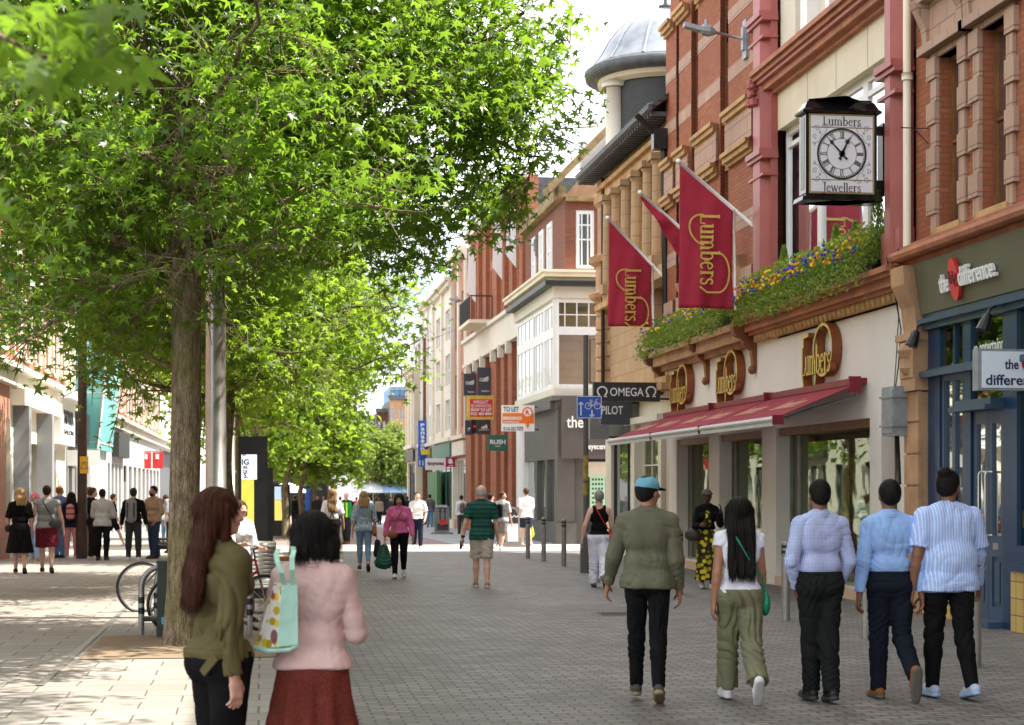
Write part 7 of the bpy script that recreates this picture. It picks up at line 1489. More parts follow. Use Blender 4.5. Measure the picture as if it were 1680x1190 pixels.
def skin(name, col):
    m = mat(name, col, .52, 0, .4); q = N(m); a = q.noise(9, 4, q.pos(obj=True)); q.col(q.mix(q.ramp(a, .3, .7), tuple(k * .86 for k in col), tuple(min(1, k * 1.1) for k in col))); q.b.inputs['Subsurface Weight'].default_value = .05; q.b.inputs['Subsurface Radius'].default_value = (.01, .004, .002); return m
SK = {'light': skin('skin_light', (.56, .32, .235)), 'pink': skin('skin_pink', (.62, .37, .29)), 'tan': skin('skin_tan', (.36, .175, .105)), 'brown': skin('skin_brown', (.20, .092, .052)), 'dark': skin('skin_dark', (.075, .035, .022))}
EYEW = mat('eye_white', (.6, .58, .55), .3); EYE = mat('eye_dark', (.015, .01, .008), .2); LIP = {k: mat('lip_' + k, tuple(c * f for c, f in zip(v.node_tree.nodes['Principled BSDF'].inputs['Base Color'].default_value[:3], (.8, .5, .5))) if False else {'light': (.42, .16, .13), 'pink': (.45, .17, .14), 'tan': (.25, .085, .065), 'brown': (.14, .05, .04), 'dark': (.06, .022, .02)}[k], .4) for k, v in SK.items()}
def hairmat(name, c1, c2=None, sc_=150):
    m = mat(name, c1, .5, 0, .22); q = N(m); q.b.inputs['Specular IOR Level'].default_value = .12; p = q.pos((1, 1, .06), obj=True); a = q.noise(sc_, 5, p, .7); q.col(q.mix(q.ramp(a, .3, .7), tuple(k * .45 for k in c1), c2 or tuple(min(1, k * 1.5) for k in c1))); q.bump(a, .8, .006); return m
HB = hairmat('hair_black', (.008, .007, .007), (.018, .015, .014)); HD = hairmat('hair_darkbrown', (.025, .015, .01)); HM = hairmat('hair_brown', (.07, .035, .018)); HA = hairmat('hair_auburn', (.022, .009, .006), (.085, .026, .011)); HL = hairmat('hair_blond', (.32, .18, .08), (.48, .32, .16)); HG = hairmat('hair_grey', (.22, .2, .18), (.4, .38, .36)); HW = hairmat('hair_white', (.5, .48, .46), (.7, .68, .66)); HR = hairmat('hair_ginger', (.28, .1, .035))
def person(lab, pos, head=0., H=1.75, w=1., sk='light', hair=('short', None), top=None, bot=None, shoe=None, legs=((8, 4), (-10, 12)), arms=((-6, 6, 12), (10, 6, 14)), lean=0., hyaw=0., hpitch=0., female=False, belly=0., res=.012, hres=None, shw=None, foot=(0, 0), extra=None, lout=(0, 0), beard=None, cap=None, group=None, glasses=False, bust=None):
    """local frame: facing +Y, right hand +X; legs/arms as (left, right); legs (thigh forward, knee bend), arms (forward, outward, elbow)"""
    t = thing('person', lab, 'person', pos, group, R(head)); J = {}
    sh = (shw or (.086 if female else .099)) * H * (1 + (w - 1) * .55); hj = .047 * H * (1 + (w - 1) * .6); Y = lambda z: math.sin(R(lean)) * (z - .53 * H)
    for i, sg in ((0, -1), (1, 1)):
        th, kn = legs[i]; a = R(th); b = R(th - kn); o = R(lout[i]); hip = Vector((sg * hj, 0, .52 * H)); d1 = Vector((sg * math.sin(o), math.sin(a), -math.cos(a) * math.cos(o))); knee = hip + d1.normalized() * .245 * H
        d2 = Vector((sg * math.sin(o) * .3, math.sin(b), -math.cos(b))).normalized(); ank = knee + d2 * .232 * H; fp = R(foot[i]); toe = ank + Vector((sg * .012, math.cos(fp) * .105 * H, math.sin(fp) * .105 * H)); heel = ank - Vector((0, math.cos(fp) * .03 * H, math.sin(fp) * .03 * H)); J[i] = (hip, knee, ank, toe, heel, fp)
    def solelow(i): hip, knee, ank, toe, heel, fp = J[i]; dn = Vector((0, math.sin(fp), -math.cos(fp))) * .042 * H; return min((toe + dn).z, (heel + dn).z)
    dz = -min(solelow(0), solelow(1)); up = Vector((0, 0, dz))
    for i in (0, 1): a = J[i]; J[i] = tuple(p + up for p in a[:5]) + (a[5],)
    zf = lambda f: f * H + dz; YY = lambda f: Y(f * H)
    for i, sg in ((0, -1), (1, 1)):
        fw, ou, el = arms[i][:3]; S_ = Vector((sg * sh, YY(.81), zf(.796))); a, o = R(fw), R(ou); d1 = Vector((sg * math.sin(o), math.sin(a) * math.cos(o), -math.cos(a) * math.cos(o))).normalized(); E = S_ + d1 * .172 * H
        inw = R(arms[i][3]) if len(arms[i]) > 3 else 0; fa = a + R(el); d2 = Vector((sg * (math.sin(o) * .6) - sg * math.sin(inw), math.sin(fa), -math.cos(fa))).normalized(); W_ = E + d2 * .148 * H; J['a%d' % i] = (S_, E, W_, d2)
    fy = (0, 1, 0)
    # ---- torso primitives shared by body and clothes
    def torso(s, m=0., k=.036, tag=0, hips=True, cut=None):
        kk = k * H / 1.75; bw = w
        if hips: s.cap((-.042*H*bw, YY(.53), zf(.525)), (.042*H*bw, YY(.53), zf(.525)), .059*H*(1 if not female else 1.06) + m, k=kk, tag=tag, cut=cut, flat=(fy, .86)); s.cap((-.038*H*bw, YY(.53)-.018*H, zf(.515)), (.038*H*bw, YY(.53)-.018*H, zf(.515)), .053*H + m, k=kk, tag=tag, cut=cut)
        s.cap((-(.032 if not female else .024)*H*bw, YY(.62), zf(.615)), ((.032 if not female else .024)*H*bw, YY(.62), zf(.615)), .053*H*(.5+.5*bw) + m + belly*.3, k=kk, tag=tag, cut=cut, flat=(fy, .84))
        s.cap((-.037*H*bw, YY(.72), zf(.72)), (.037*H*bw, YY(.72), zf(.72)), .055*H*(.6+.4*bw) + m, k=kk, tag=tag, cut=cut, flat=(fy, .84)); s.cap((-.040*H*bw, YY(.77)-.008*H, zf(.77)), (.040*H*bw, YY(.77)-.008*H, zf(.77)), .052*H + m, k=kk, tag=tag, cut=cut, flat=(fy, .82))
        for sg in (-1, 1): s.cap((sg*.02*H, YY(.83)-.004, zf(.832)), (sg*sh*.92, YY(.81), zf(.798)), .027*H + m * .7, .026*H + m * .8, k=kk, tag=tag, cut=cut)
        if female:
            for sg in (-1, 1): s.ell((sg*.042*H*bw, YY(.73)+.045*H, zf(.728)), (.036*H*bw + m*.6, .036*H*bw + m*.6, .036*H*bw + m*.6), k=.03, tag=tag, cut=cut)
        if belly: s.ell((0, YY(.62)+.035, zf(.61)), (.085*H*bw + m, .07*H + belly + m, .09*H + m), k=.06, tag=tag, cut=cut)
    # ---- body
    s = SDF(); torso(s, -.007); cL = .86 if bot[0] not in ('skirt', 'dress', 'shorts') else 1.; cA = .85 if (len(top) > 2 and top[2].get('sleeve', 1.) > .5) or len(top) < 3 else 1.
    hd = Vector((0, YY(.9) + .010*H, zf(.932))); nk0 = Vector((0, YY(.82) - .002, zf(.82))); nk1 = Vector((0, YY(.88) + .004*H, zf(.885))); s.cap(nk0, nk1, (.027 if female else .033)*H, (.026 if female else .031)*H, k=.03)
    HM_ = rotm('Z', -hyaw) @ rotm('X', hpitch); piv = nk1; hp_ = lambda x, y, z: piv + HM_ @ (Vector((x, y, z)) * H + (hd - piv)); hm = np.array(HM_); hs_ = .97
    s.ell(hp_(0, -.008, .012), (.0445*H, .055*H, .054*H), k=.02, Rm=hm); s.ell(hp_(0, .012, -.02), (.037*H, .040*H, .046*H), k=.025, Rm=hm); s.ell(hp_(0, .036, -.046), (.019*H, .016*H, .016*H), k=.02, Rm=hm)
    s.cap(hp_(0, .046, .002), hp_(0, .060, -.018), .006*H, .0085*H, k=.012); 
    for sg in (-1, 1):
        s.ell(hp_(sg*.0455, -.006, -.008), (.006*H, .012*H, .018*H), k=.006, Rm=hm); s.ell(hp_(sg*.018, .047, -.018), (.014*H, .01*H, .012*H), k=.015, Rm=hm)
        s.ell(hp_(sg*.0175, .0455, .0015), (.0075*H, .006*H, .0045*H), k=.003, tag=1, Rm=hm); s.ell(hp_(sg*.0175, .0500, .0015), (.0035*H, .003*H, .0037*H), k=.002, tag=2, Rm=hm); s.cap(hp_(sg*.009, .0505, .012), hp_(sg*.026, .045, .013), .0028*H, k=.004, tag=4)
    s.cap(hp_(-.011, .0505, -.034), hp_(.011, .0505, -.034), .0048*H, k=.005, tag=3)
    for i in (0, 1):
        hip, knee, ank, toe, heel, fp = J[i]; wl = .5 + .5 * w; s.cap(hip, knee, .048*H*wl*cL, .031*H*wl*cL, k=.02); s.cap(knee, knee.lerp(ank, .35), .030*H*wl*cL, .031*H*wl*cL, k=.012); s.cap(knee.lerp(ank, .35) - Vector((0, .004*H, 0)), ank, .030*H*wl*cL, .019*H, k=.012); dn = Vector((0, math.sin(fp), -math.cos(fp)))
        s.cap(heel + dn*.014*H, ank.lerp(toe, .55) + dn*.014*H, .018*H, .018*H, k=.01); s.cap(ank.lerp(toe, .5) + dn*.014*H, toe + dn*.020*H, .018*H, .012*H, k=.01)
        S_, E, W_, d2 = J['a%d' % i]; sg = -1 if i == 0 else 1; wa = .5 + .5 * w; s.cap(S_, E, .029*H*wa*cA, .022*H*wa*cA, k=.025); s.cap(E, E.lerp(W_, .3), .0225*H*wa*cA, .022*H*wa*cA, k=.01); s.cap(E.lerp(W_, .3), W_, .022*H*wa*cA, .0150*H, k=.01)
        # hand
        n_ = Vector((-sg, 0, 0)); n_ = (n_ - d2 * n_.dot(d2)).normalized(); wd = n_.cross(d2); 
        if wd.y < 0 and abs(d2.z) > .3: wd = -wd
        if abs(d2.z) <= .3 and wd.z < 0: wd = -wd
        s.cap(W_, W_ + d2*.02*H, .0145*H, .018*H, k=.012, flat=(tuple(n_), .7)); pe = W_ + d2*.05*H
        s.cap(W_ + d2*.022*H + wd*.006*H, pe + wd*.009*H, .014*H, .013*H, k=.01, flat=(tuple(n_), .6)); s.cap(W_ + d2*.022*H - wd*.006*H, pe - wd*.009*H, .014*H, .012*H, k=.01, flat=(tuple(n_), .6))
        for q, (off, ln) in enumerate(((.0165, .038), (.0057, .043), (-.005, .040), (-.0155, .031))):
            b0 = pe + wd*off*H + d2*.004*H; cu = R(18 + 6*q); dA = (d2*math.cos(cu) + n_*math.sin(cu)); m1 = b0 + dA*ln*.55*H; cu2 = cu + R(32); dB = (d2*math.cos(cu2) + n_*math.sin(cu2)); s.cap(b0, m1, .0052*H, .0048*H, k=.003); s.cap(m1, m1 + dB*ln*.5*H, .0048*H, .004*H, k=.003)
        tb = W_ + d2*.018*H + wd*.016*H; tm_ = tb + (d2*.6 + wd*.6 + n_*.45).normalized()*.03*H; s.cap(tb, tm_, .0075*H, .006*H, k=.008); s.cap(tm_, tm_ + (d2*.85 + wd*.2 + n_*.5).normalized()*.024*H, .006*H, .0048*H, k=.004)
    bd = sdfobj('body', s, hres or res, [SK[sk], EYEW, EYE, LIP[sk], hair[1] if hair[1] else SK[sk]], t)
    # ---- clothes
    kind, m_ = top[0], top[1]; opt = top[2] if len(top) > 2 else {}
    s = SDF(); ls = opt.get('loose', .012); hc = [((0, 0, zf(opt.get('hem', .5))), (0, 0, -1))]; torso(s, ls, k=.04, hips=opt.get('hem', .5) < .56, cut=hc)
    hem = opt.get('hem', .50); sl = opt.get('sleeve', 1.0); hx = opt.get('flare', 0.)
    if hem < .53: s.cap((-.042*H*w, YY(.5) - .008*H, zf(hem)), (.042*H*w, YY(.5) - .008*H, zf(hem)), .060*H + ls + hx, k=.04, flat=(fy, .92), cut=hc); 
    for i in (0, 1):
        S_, E, W_, d2 = J['a%d' % i]; al = opt.get('arm', ls); wa = .5 + .5*w; sg = -1 if i == 0 else 1
        if sl > .5: e2 = E.lerp(W_, (sl - .5) * 2); s.cap(S_, S_.lerp(E, .22), .029*H*wa + al, .029*H*wa + al, k=.03); s.cap(S_.lerp(E, .2), E, .028*H*wa + al, .025*H*wa + al, k=.006); s.cap(E, e2 + d2*.02, .025*H*wa + al, .0175*H + al*.55, k=.012, cut=[(e2, d2)])
        elif sl > 0: dd = (E - S_).normalized(); e2 = S_.lerp(E, sl * 2); s.cap(S_, e2 + dd*.03, .029*H*wa + al, .029*H*wa + al*1.2, k=.018, cut=[(e2, dd)])
    if opt.get('collar', 0): s.cap(nk0 + Vector((0, -.003, .0)), nk0.lerp(nk1, .42), .033*H + .008, .031*H + .008, k=.012)
    pl_ = []
    if sl == 0 and opt.get('tank'): 
        for sg in (-1, 1): s.ell((sg*(sh + .012*H), YY(.81), zf(.80)), (.038*H, .09*H, .055*H), k=.01, sub=True)
        s.ell((0, YY(.84) + .0, zf(.855)), (.05*H, .1*H, .05*H), k=.01, sub=True)
    if opt.get('vneck'): s.ell((0, YY(.83) + .06*H, zf(.83)), (.025*H, .03*H, .045*H), k=.008, sub=True)
    mats_ = m_
    bo = None
    if kind: ob = sdfobj(kind, s, res, m_, t, wrinkle(opt.get('wr', .006), opt.get('fr', 24.), len(lab) + int(H * 100), opt.get('vert', .6)), pl_)
    if opt.get('collar', 0) and res < .009:
        mb = MB(); cz = nk0.lerp(nk1, .30); rc = .040 * H; P = [(cz.x + rc * math.cos(q), cz.y + rc * 1.05 * math.sin(q) + .004, cz.z - .006 + .016 * -math.sin(q)) for q in [2 * math.pi * k / 24 for k in range(25)]]
        mb.tube(P, .0135, 8, False); mb.tube([(x * 1.04, y * 1.04, z - .016) for x, y, z in P], .0125, 8, False); build('collar', mb, m_, t, smooth=True, local=True)
    bk, bm_ = bot[0], bot[1]; bo = bot[2] if len(bot) > 2 else {}
    s = SDF(); bl = bo.get('loose', .010); wz = bo.get('waist', .585 if hem > .558 else hem + .014)
    if bk in ('skirt', 'dress'):
        hz = bo.get('hem', .2); s.cap((0, YY(.58), zf(.60)), (0, -.01, zf(.50)), .055*H*w + bl, .080*H*w + bl, k=.04, flat=(fy, .82)); s.cap((-.03*H, -.01, zf(.52)), (-.03*H*1.5, 0, zf(hz) - .1), .066*H*w + bl, bo.get('r', .11)*H, k=.05, flat=(fy, .85)); s.cap((.03*H, -.01, zf(.52)), (.03*H*1.5, 0, zf(hz) - .1), .066*H*w + bl, bo.get('r', .11)*H, k=.05, flat=(fy, .85))
        fn = bo.get('folds', 9); am = bo.get('amp', .010); wrb = lambda x, y, z: am * np.sin(np.arctan2(y, x) * fn + 2 * np.sin(z * 3)) * np.clip((zf(.55) - z) / .3, 0, 1) + wrinkle(.003, 20, 3)(x, y, z); pl_ = [((0, 0, zf(hz)), (0, 0, -1)), ((0, 0, zf(wz)), (0, 0, 1))]
    else:
        ext = bo.get('len', 1.0); s.cap((-.043*H*w, YY(.53), zf(.53)), (.043*H*w, YY(.53), zf(.53)), .060*H + bl, k=.03, flat=(fy, .86)); s.cap((-.038*H*w, YY(.53)-.018*H, zf(.515)), (.038*H*w, YY(.53)-.018*H, zf(.515)), .054*H + bl, k=.03); s.cap((-.034*H*w, YY(.59), zf(.59)), (.034*H*w, YY(.59), zf(.59)), .056*H*(.5+.5*w) + bl, k=.03, flat=(fy, .86))
        for i in (0, 1):
            hip, knee, ank, toe, heel, fp = J[i]; wl = .5 + .5*w; fl = bo.get('flare', .0); d2 = (ank - knee).normalized(); d1 = (knee - hip).normalized()
            if ext > .5: e2 = knee.lerp(ank, (ext - .5) * 2) ; s.cap(hip, knee, .051*H*wl + bl, .034*H*wl + bl, k=.02); s.cap(knee, e2 + d2*.03, .033*H*wl + bl, .024*H + bl + fl, k=.02, cut=[(e2 + d2 * .005, d2)]); s.cap(knee, knee.lerp(ank, .35), .032*H*wl + bl, .032*H*wl + bl, k=.02)
            else: e2 = hip.lerp(knee, ext * 2); s.cap(hip, e2 + d1*.03, .053*H*wl + bl, .040*H*wl + bl + fl, k=.03, cut=[(e2, d1)])
        wrb = wrinkle(bo.get('wr', .005), bo.get('fr', 22.), 7 + len(lab), 1.2); pl_ = [((0, 0, zf(wz)), (0, 0, 1))]
    sdfobj(bk, s, res, bm_, t, wrb, pl_)
    if shoe:
        upm, som = shoe[0], shoe[1]
        for i in (0, 1):
            hip, knee, ank, toe, heel, fp = J[i]; dn = Vector((0, math.sin(fp), -math.cos(fp))); s = SDF(); bx_ = ((toe - heel) / (toe - heel).length)
            s.cap(heel + dn*.014*H, ank.lerp(toe, .35) + dn*.012*H, .024*H, .025*H, k=.02); s.cap(ank.lerp(toe, .35) + dn*.018*H, toe + dn*.024*H - bx_*.004*H, .026*H, .018*H, k=.02); 
            s.cap(heel + dn*.034*H - bx_*.004*H, ank.lerp(toe, .5) + dn*.034*H, .0235*H, .026*H, k=.01, tag=1, flat=(tuple(dn), .45)); s.cap(ank.lerp(toe, .5) + dn*.034*H, toe + dn*.034*H, .027*H, .02*H, k=.01, tag=1, flat=(tuple(dn), .45))
            pt = heel + dn*.0425*H; sdfobj('shoe', s, min(res, .009) if res < .02 else res, [upm, som], t, None, [(pt, dn)])
    # ---- hair
    hk, hmt = hair[0], hair[1]; s = SDF(); hw = None
    if hk in ('short', 'fade', 'balding'):
        th_ = {'short': .0065, 'fade': .0045, 'balding': .003}[hk]; s.ell(hp_(0, -.010, .015), (.0445*H + th_*H, .055*H + th_*H, .054*H + th_*H), Rm=hm, k=.01); s.ell(hp_(0, -.03, -.012), (.039*H, .032*H, .034*H), Rm=hm, k=.02)
        fr_ = HM_ @ Vector((0, 1, .25)); fpnt = hp_(0, .030, .035); lowp = hp_(0, -.0, -.038); ln_ = HM_ @ Vector((0, .35, -1)); pls = [(fpnt, HM_ @ Vector((0, .8, -.6))), (lowp, ln_.normalized())]; hw = lambda x, y, z: .0018 * np.sin(x * 300 + z * 90) * np.sin(y * 280 + z * 60)
        if hk == 'balding': pls.append((hp_(0, 0, .03), HM_ @ Vector((0, .2, 1)).normalized()))
    elif hk == 'bun': s.ell(hp_(0, -.010, .015), (.051*H, .0615*H, .060*H), Rm=hm, k=.01); s.ell(hp_(0, -.045, .058), (.032*H, .030*H, .026*H), k=.008); s.ell(hp_(0, -.03, -.012), (.042*H, .032*H, .034*H), Rm=hm, k=.02); pls = [(hp_(0, .030, .035), HM_ @ Vector((0, .8, -.6))), (hp_(0, 0, -.038), (HM_ @ Vector((0, .35, -1))).normalized())]; hw = lambda x, y, z: .001 * np.sin(z * 160)
    elif hk != 'bald':
        L = {'bob': .075, 'shoulder': .12, 'long': .24, 'verylong': .30}[hk]; wd_ = {'bob': 1.12, 'shoulder': 1.05, 'long': 1.1, 'verylong': 1.25}[hk]
        s.ell(hp_(0, -.014, .012), (.052*H*wd_**.6, .062*H, .060*H), Rm=hm, k=.02); b_ = hair[2] if len(hair) > 2 else 0.
        for sg in (-1, 0, 1):
            p0 = hp_(sg*.026*wd_, -.028, .0); p1 = hp_(sg*.034*wd_, -.034 - (.022 if L > .1 else 0), -min(L*.5, .10)) ; rr_ = .034 if L < .2 else .026
            p2 = Vector(p1) + Vector((sg*.004*H - b_*H*.8, (-.022*H if L > .1 else 0), -(L - min(L*.5, .10))*H)); s.cap(p0, p1, .036*H, rr_*H, k=.02, flat=(fy, .8)); s.cap(p1, p2, rr_*H, .022*H if L > .1 else .030*H, k=.02, flat=(fy, .75))
        for sg in (-1, 1): s.cap(hp_(sg*.044*wd_, .002, .012), hp_(sg*.045*wd_, .002, -.05 if L < .2 else -.07), .015*H, .013*H, k=.02)
        pls = []; s.ell(hp_(0, .066, -.012), (.031*H, .05*H, .044*H), k=.01, Rm=hm, sub=True)
        if L < .1: pls = [(hp_(0, 0, -.062), (HM_ @ Vector((0, .1, -1))).normalized())]
        hw = lambda x, y, z: .0035 * np.sin(np.arctan2(y + .02, x) * 22 + 3 * np.sin(z * 9)) + .002 * np.sin(x * 210 + z * 20) + (.008 * np.sin(z * 24 + x * 14) * np.clip((zf(.9) - z) * 4, 0, 1) if hk == 'long' else 0)
    if hk != 'bald': ho = sdfobj('hair', s, min(res, .009) if res < .02 else res, hmt, t, hw, pls)
    if hk != 'bald' and res < .0085 and not cap: strands(ho, 5200 if hk not in ('short', 'fade', 'balding', 'bun') else 3800, .085 if hk not in ('short', 'fade', 'balding', 'bun') else .011, .0011, .003 if hk not in ('short', 'fade', 'balding', 'bun') else .0025)
    if beard: s = SDF(); s.ell(hp_(0, .022, -.045), (.034*H, .036*H, .03*H), k=.01, Rm=hm); s.ell(hp_(0, .044, -.026), (.02*H, .01*H, .008*H), k=.01, Rm=hm); sdfobj('beard', s, .008, beard, t, None, [(hp_(0, .0, -.022), HM_ @ Vector((0, -.5, 1)).normalized())])
    if cap:
        s = SDF(); s.ell(hp_(0, -.008, .024), (.053*H, .063*H, .050*H), k=.008, Rm=hm); sdfobj('cap', s, min(res, .008), cap[0], t, None, [(hp_(0, 0, .012), (HM_ @ Vector((0, -.12, -1))).normalized())])
        s = SDF(); s.cap(hp_(-.02, .05, .014), hp_(.02, .05, .014), .032*H, k=.01, flat=(tuple(HM_ @ Vector((0, .2, 1)).normalized()), .14)); s.cap(hp_(-.018, .068, .012), hp_(.018, .068, .012), .03*H, k=.01, flat=(tuple(HM_ @ Vector((0, .2, 1)).normalized()), .14)); sdfobj('cap_peak', s, .006, cap[1], t)
    t['_J'] = 0; del t['_J']
    info = dict(J=J, zf=zf, sh=sh, H=H, t=t, hp=hp_, YY=YY); return t, info
def wpt(info, v): t = info['t']; return Matrix.Rotation(t.rotation_euler.z, 3, 'Z') @ Vector(v) + Vector(t.location)
def bagobj(name, lab, cat, info, s, res, mats, group=None, wr=None, planes=(), strap=None, sm=None, sr=.008):
    """an item carried by a person, built in the person's frame and kept top-level"""
    t0 = info['t']; t = thing(name, lab, cat, t0.location, group, t0.rotation_euler.z); sdfobj('bag_body', s, res, mats, t, wr, planes)
    if strap:
        mb = MB()
        for P in strap:
            mb.tube(P, sr, 6)
        build('strap', mb, sm or (mats[0] if isinstance(mats, (list, tuple)) else mats), t, smooth=True, local=True)
    return t
def strapline(info, sg0, bagp, out=.014):
    """cross-body strap: from shoulder sg0 over the back and front to bag point"""
    H, zf, sh, YY = info['H'], info['zf'], info['sh'], info['YY']; s0 = Vector((sg0 * sh * .45, YY(.84), zf(.845) + .012)); b = Vector(bagp)
    bk = [s0, Vector((sg0*sh*.3, YY(.8) - .062*H - out, zf(.80))), Vector((sg0*sh*.0 + b.x*.2, YY(.7) - .066*H - out, zf(.71))), Vector((b.x*.75, YY(.6) - .062*H - out, zf(.61))), b]
    fr = [s0, Vector((sg0*sh*.3, YY(.8) + .045*H + out, zf(.80))), Vector((b.x*.2, YY(.7) + .066*H + out + .02, zf(.71))), Vector((b.x*.75, YY(.6) + .06*H + out, zf(.61))), b]
    return bk, fr
# ================================================================ the people in the street
def at_(px, py): return G(px, py)
FB = {}
def fb(n, c, **k):
    if n not in FB: FB[n] = fabric(n, c, **k)
    return FB[n]
blk = fb('black_cloth', (.007, .007, .008), var=.3); jean = fb('jeans', (.045, .08, .15), var=.3); wht = fb('white_cloth', (.72, .73, .76)); rub = mat('rubber', (.5, .49, .46), .7); rubd = mat('rubber_dark', (.025, .025, .025), .7); wsh = fb('white_shoe', (.62, .62, .63)); blk_sh = fb('black_shoe', (.012, .012, .012), rough=.4); leather = fb('tan_leather', (.24, .085, .025), rough=.45)
FACE = lambda px: 0  # walkers away from the camera face roughly down the street
# --- the two women in the foreground
Y = 8.55
p = PY(362, 800, Y); p.z = 0
t, i1 = person('woman with long auburn hair in an olive jacket and black trousers in the left foreground', (p.x, p.y, 0), head=-50, H=1.71, w=.86, sk='light', female=True, hair=('long', HA, .022), top=('jacket', fb('olive_jacket', (.088, .074, .028)), dict(loose=.018, hem=.535, sleeve=.97, wr=.016, fr=17, collar=1, arm=.016, flare=.004)), bot=('trousers', blk, dict(loose=.02, flare=.055, wr=.005)), shoe=(blk_sh, rubd), legs=((3, 2), (-3, 3)), arms=((6, 6, 14), (-14, 7, 18)), hyaw=25, res=.0075, hres=.006, lean=-2)
mb = MB(); H = 1.71; zf = i1['zf']
jm = FB['olive_jacket']
s = SDF(); s.cap((-.055, -.02, zf(.545)), (.055, -.02, zf(.545)), .132, k=.02, flat=((0, 1, 0), .95)); o = sdfobj('jacket_belt', s, .008, jm, t, None, [((0, 0, zf(.555)), (0, 0, 1)), ((0, 0, zf(.530)), (0, 0, -1))])
mb.prism([(.10, -.12, zf(.55)), (.14, -.12, zf(.53)), (.08, -.15, zf(.485)), (.045, -.15, zf(.50))], (0, -.012, 0)); build('belt_end', mb, jm, t, local=True)
p = PY(513, 800, 8.6)
t, i2 = person('woman with a short black bob in a pale pink jacket and dark red skirt', (p.x, p.y, 0), head=-6, H=1.60, w=1.07, sk='tan', female=True, hair=('bob', HB), top=('jacket', fb('pink_jacket', (.60, .43, .41)), dict(loose=.022, hem=.53, sleeve=.86, wr=.0028, fr=27, collar=1, arm=.012, flare=.028)), bot=('skirt', fb('red_skirt', (.19, .032, .018), pat='speckle', c2=(.03, .008, .01), size=.0035), dict(hem=.10, waist=.54, r=.15, folds=10, amp=.012)), shoe=(blk_sh, rubd), legs=((3, 2), (-2, 2)), arms=((4, 12, 96, 22), (2, 14, 84, 16)), hyaw=-20, hpitch=-8, res=.0075, hres=.006)
# mint tote carried on the left shoulder of the pink jacket woman
tb = thing('tote_bag', 'mint green tote bag with a yellow and plum floral side hanging from the pink shoulder', 'bag', PY(450, 1060, 8.5))
def tp(px, py, Y=8.42): return PY(px, py, Y)
mint = fb('mint', (.36, .62, .53), rough=.5); flor = fabric('floral', (.62, .62, .58), .5, pat='blotch', c2=(.62, .45, .03), size=.045); q = N(flor); 
v = q.n('TexVoronoi', i_Scale=15.); q.l(q.pos((1, 1, .6), (0, .6, 0), True), v.inputs['Vector']); c0 = q.b.inputs['Base Color'].links[0].from_socket; q.col(q.mix(q.ramp(v.outputs['Distance'], .3, .34, (.9,)*3, (0,)*3), c0, (.17, .02, .06))); 
mb = MB(); a, b_, c_, d_ = tp(463, 957), tp(488, 957), tp(489, 1058), tp(454, 1062); mb.prism([a, b_, c_, d_], (0, .03, 0)); build('bag_body', mb, mint, tb)
mb = MB(); yb = 8.3; P = [PY(450, 958, 8.42), PY(463, 957, 8.42), PY(454, 1062, 8.42), PY(418, 1063, 8.5), PY(428, 1020, 8.55)]; mb.prism(P, (.0, .12, 0)); build('patterned_side', mb, flor, tb)
mb = MB(); mb.tube([PY(418, 1063, 8.5), PY(440, 1068, 8.45), PY(475, 1066, 8.43), PY(489, 1058, 8.44)], .012, 8); build('base_piping', mb, mint, tb)
mb = MB()
for P in ([tp(466, 960), tp(462, 940, 8.36), tp(455, 922, 8.37), tp(453, 910, 8.42), tp(457, 900, 8.5)], [tp(480, 960), tp(479, 935, 8.36), tp(479, 915, 8.37), tp(482, 903, 8.42), tp(480, 896, 8.52)]):
    vs = []
    for q_ in P: vs += [q_ + Vector((-.012, 0, 0)), q_ + Vector((.012, 0, 0))]
    mb.add(vs, [(2*i, 2*i+1, 2*i+3, 2*i+2) for i in range(len(P) - 1)])
o = build('strap', mb, mint, tb); sm = o.modifiers.new('s', 'SOLIDIFY'); sm.thickness = .005
# --- the five walking away on the right
p = at_(1062, 1153)
t, i3 = person('man in a blue cap and olive green jacket walking away with arms hanging', p, head=-12, H=1.76, w=1.06, sk='tan', hair=('short', HB), cap=(fb('blue_cap', (.13, .33, .45)), fb('navy_peak', (.01, .015, .03))), top=('jacket', fb('green_jacket', (.105, .105, .068), rough=.6), dict(loose=.030, hem=.505, sleeve=.96, wr=.0065, fr=22, arm=.019, collar=1, flare=.0)), bot=('trousers', blk, dict(loose=.004, wr=.009, fr=26, len=.98)), shoe=(fb('brown_shoe', (.06, .05, .04)), fb('gum_sole', (.22, .17, .1))), legs=((10, 2), (-9, 10)), arms=((12, 17, 16), (-6, 9, 24)), foot=(0, -22), hyaw=38, res=.0075, hres=.006)
p = at_(1213, 1150)
t, i4 = person('woman with very long black hair in a white top and khaki cargo trousers', p, head=-4, H=1.63, w=1.06, sk='tan', female=True, hair=('verylong', HB), top=('tshirt', fb('lilac_white', (.68, .69, .78)), dict(loose=.010, hem=.535, sleeve=.12, wr=.006, fr=26, arm=.014, flare=-.004)), bot=('cargo_trousers', fb('khaki', (.15, .15, .09)), dict(loose=.020, flare=.022, wr=.016, fr=20, len=.97)), shoe=(wsh, mat('white_sole', (.5, .5, .52), .5)), legs=((10, 4), (-13, 28)), arms=((-8, 9, 10), (8, 9, 12)), foot=(0, -52), res=.0075, hres=.006)
H = 1.63; zf = i4['zf']; s = SDF(); bc = Vector((.205, -.02, zf(.475))); s.ell(bc, (.04, .085, .10), k=.02); bk, fr = strapline(i4, -1, bc + Vector((0, 0, .09))); bagobj('shoulder_bag', 'small shiny green shoulder bag at the hip of the long-haired woman', 'bag', i4, s, .008, fb('green_leather', (.01, .17, .10), rough=.25), strap=[bk, fr], sr=.009)
p = at_(1345, 1152)
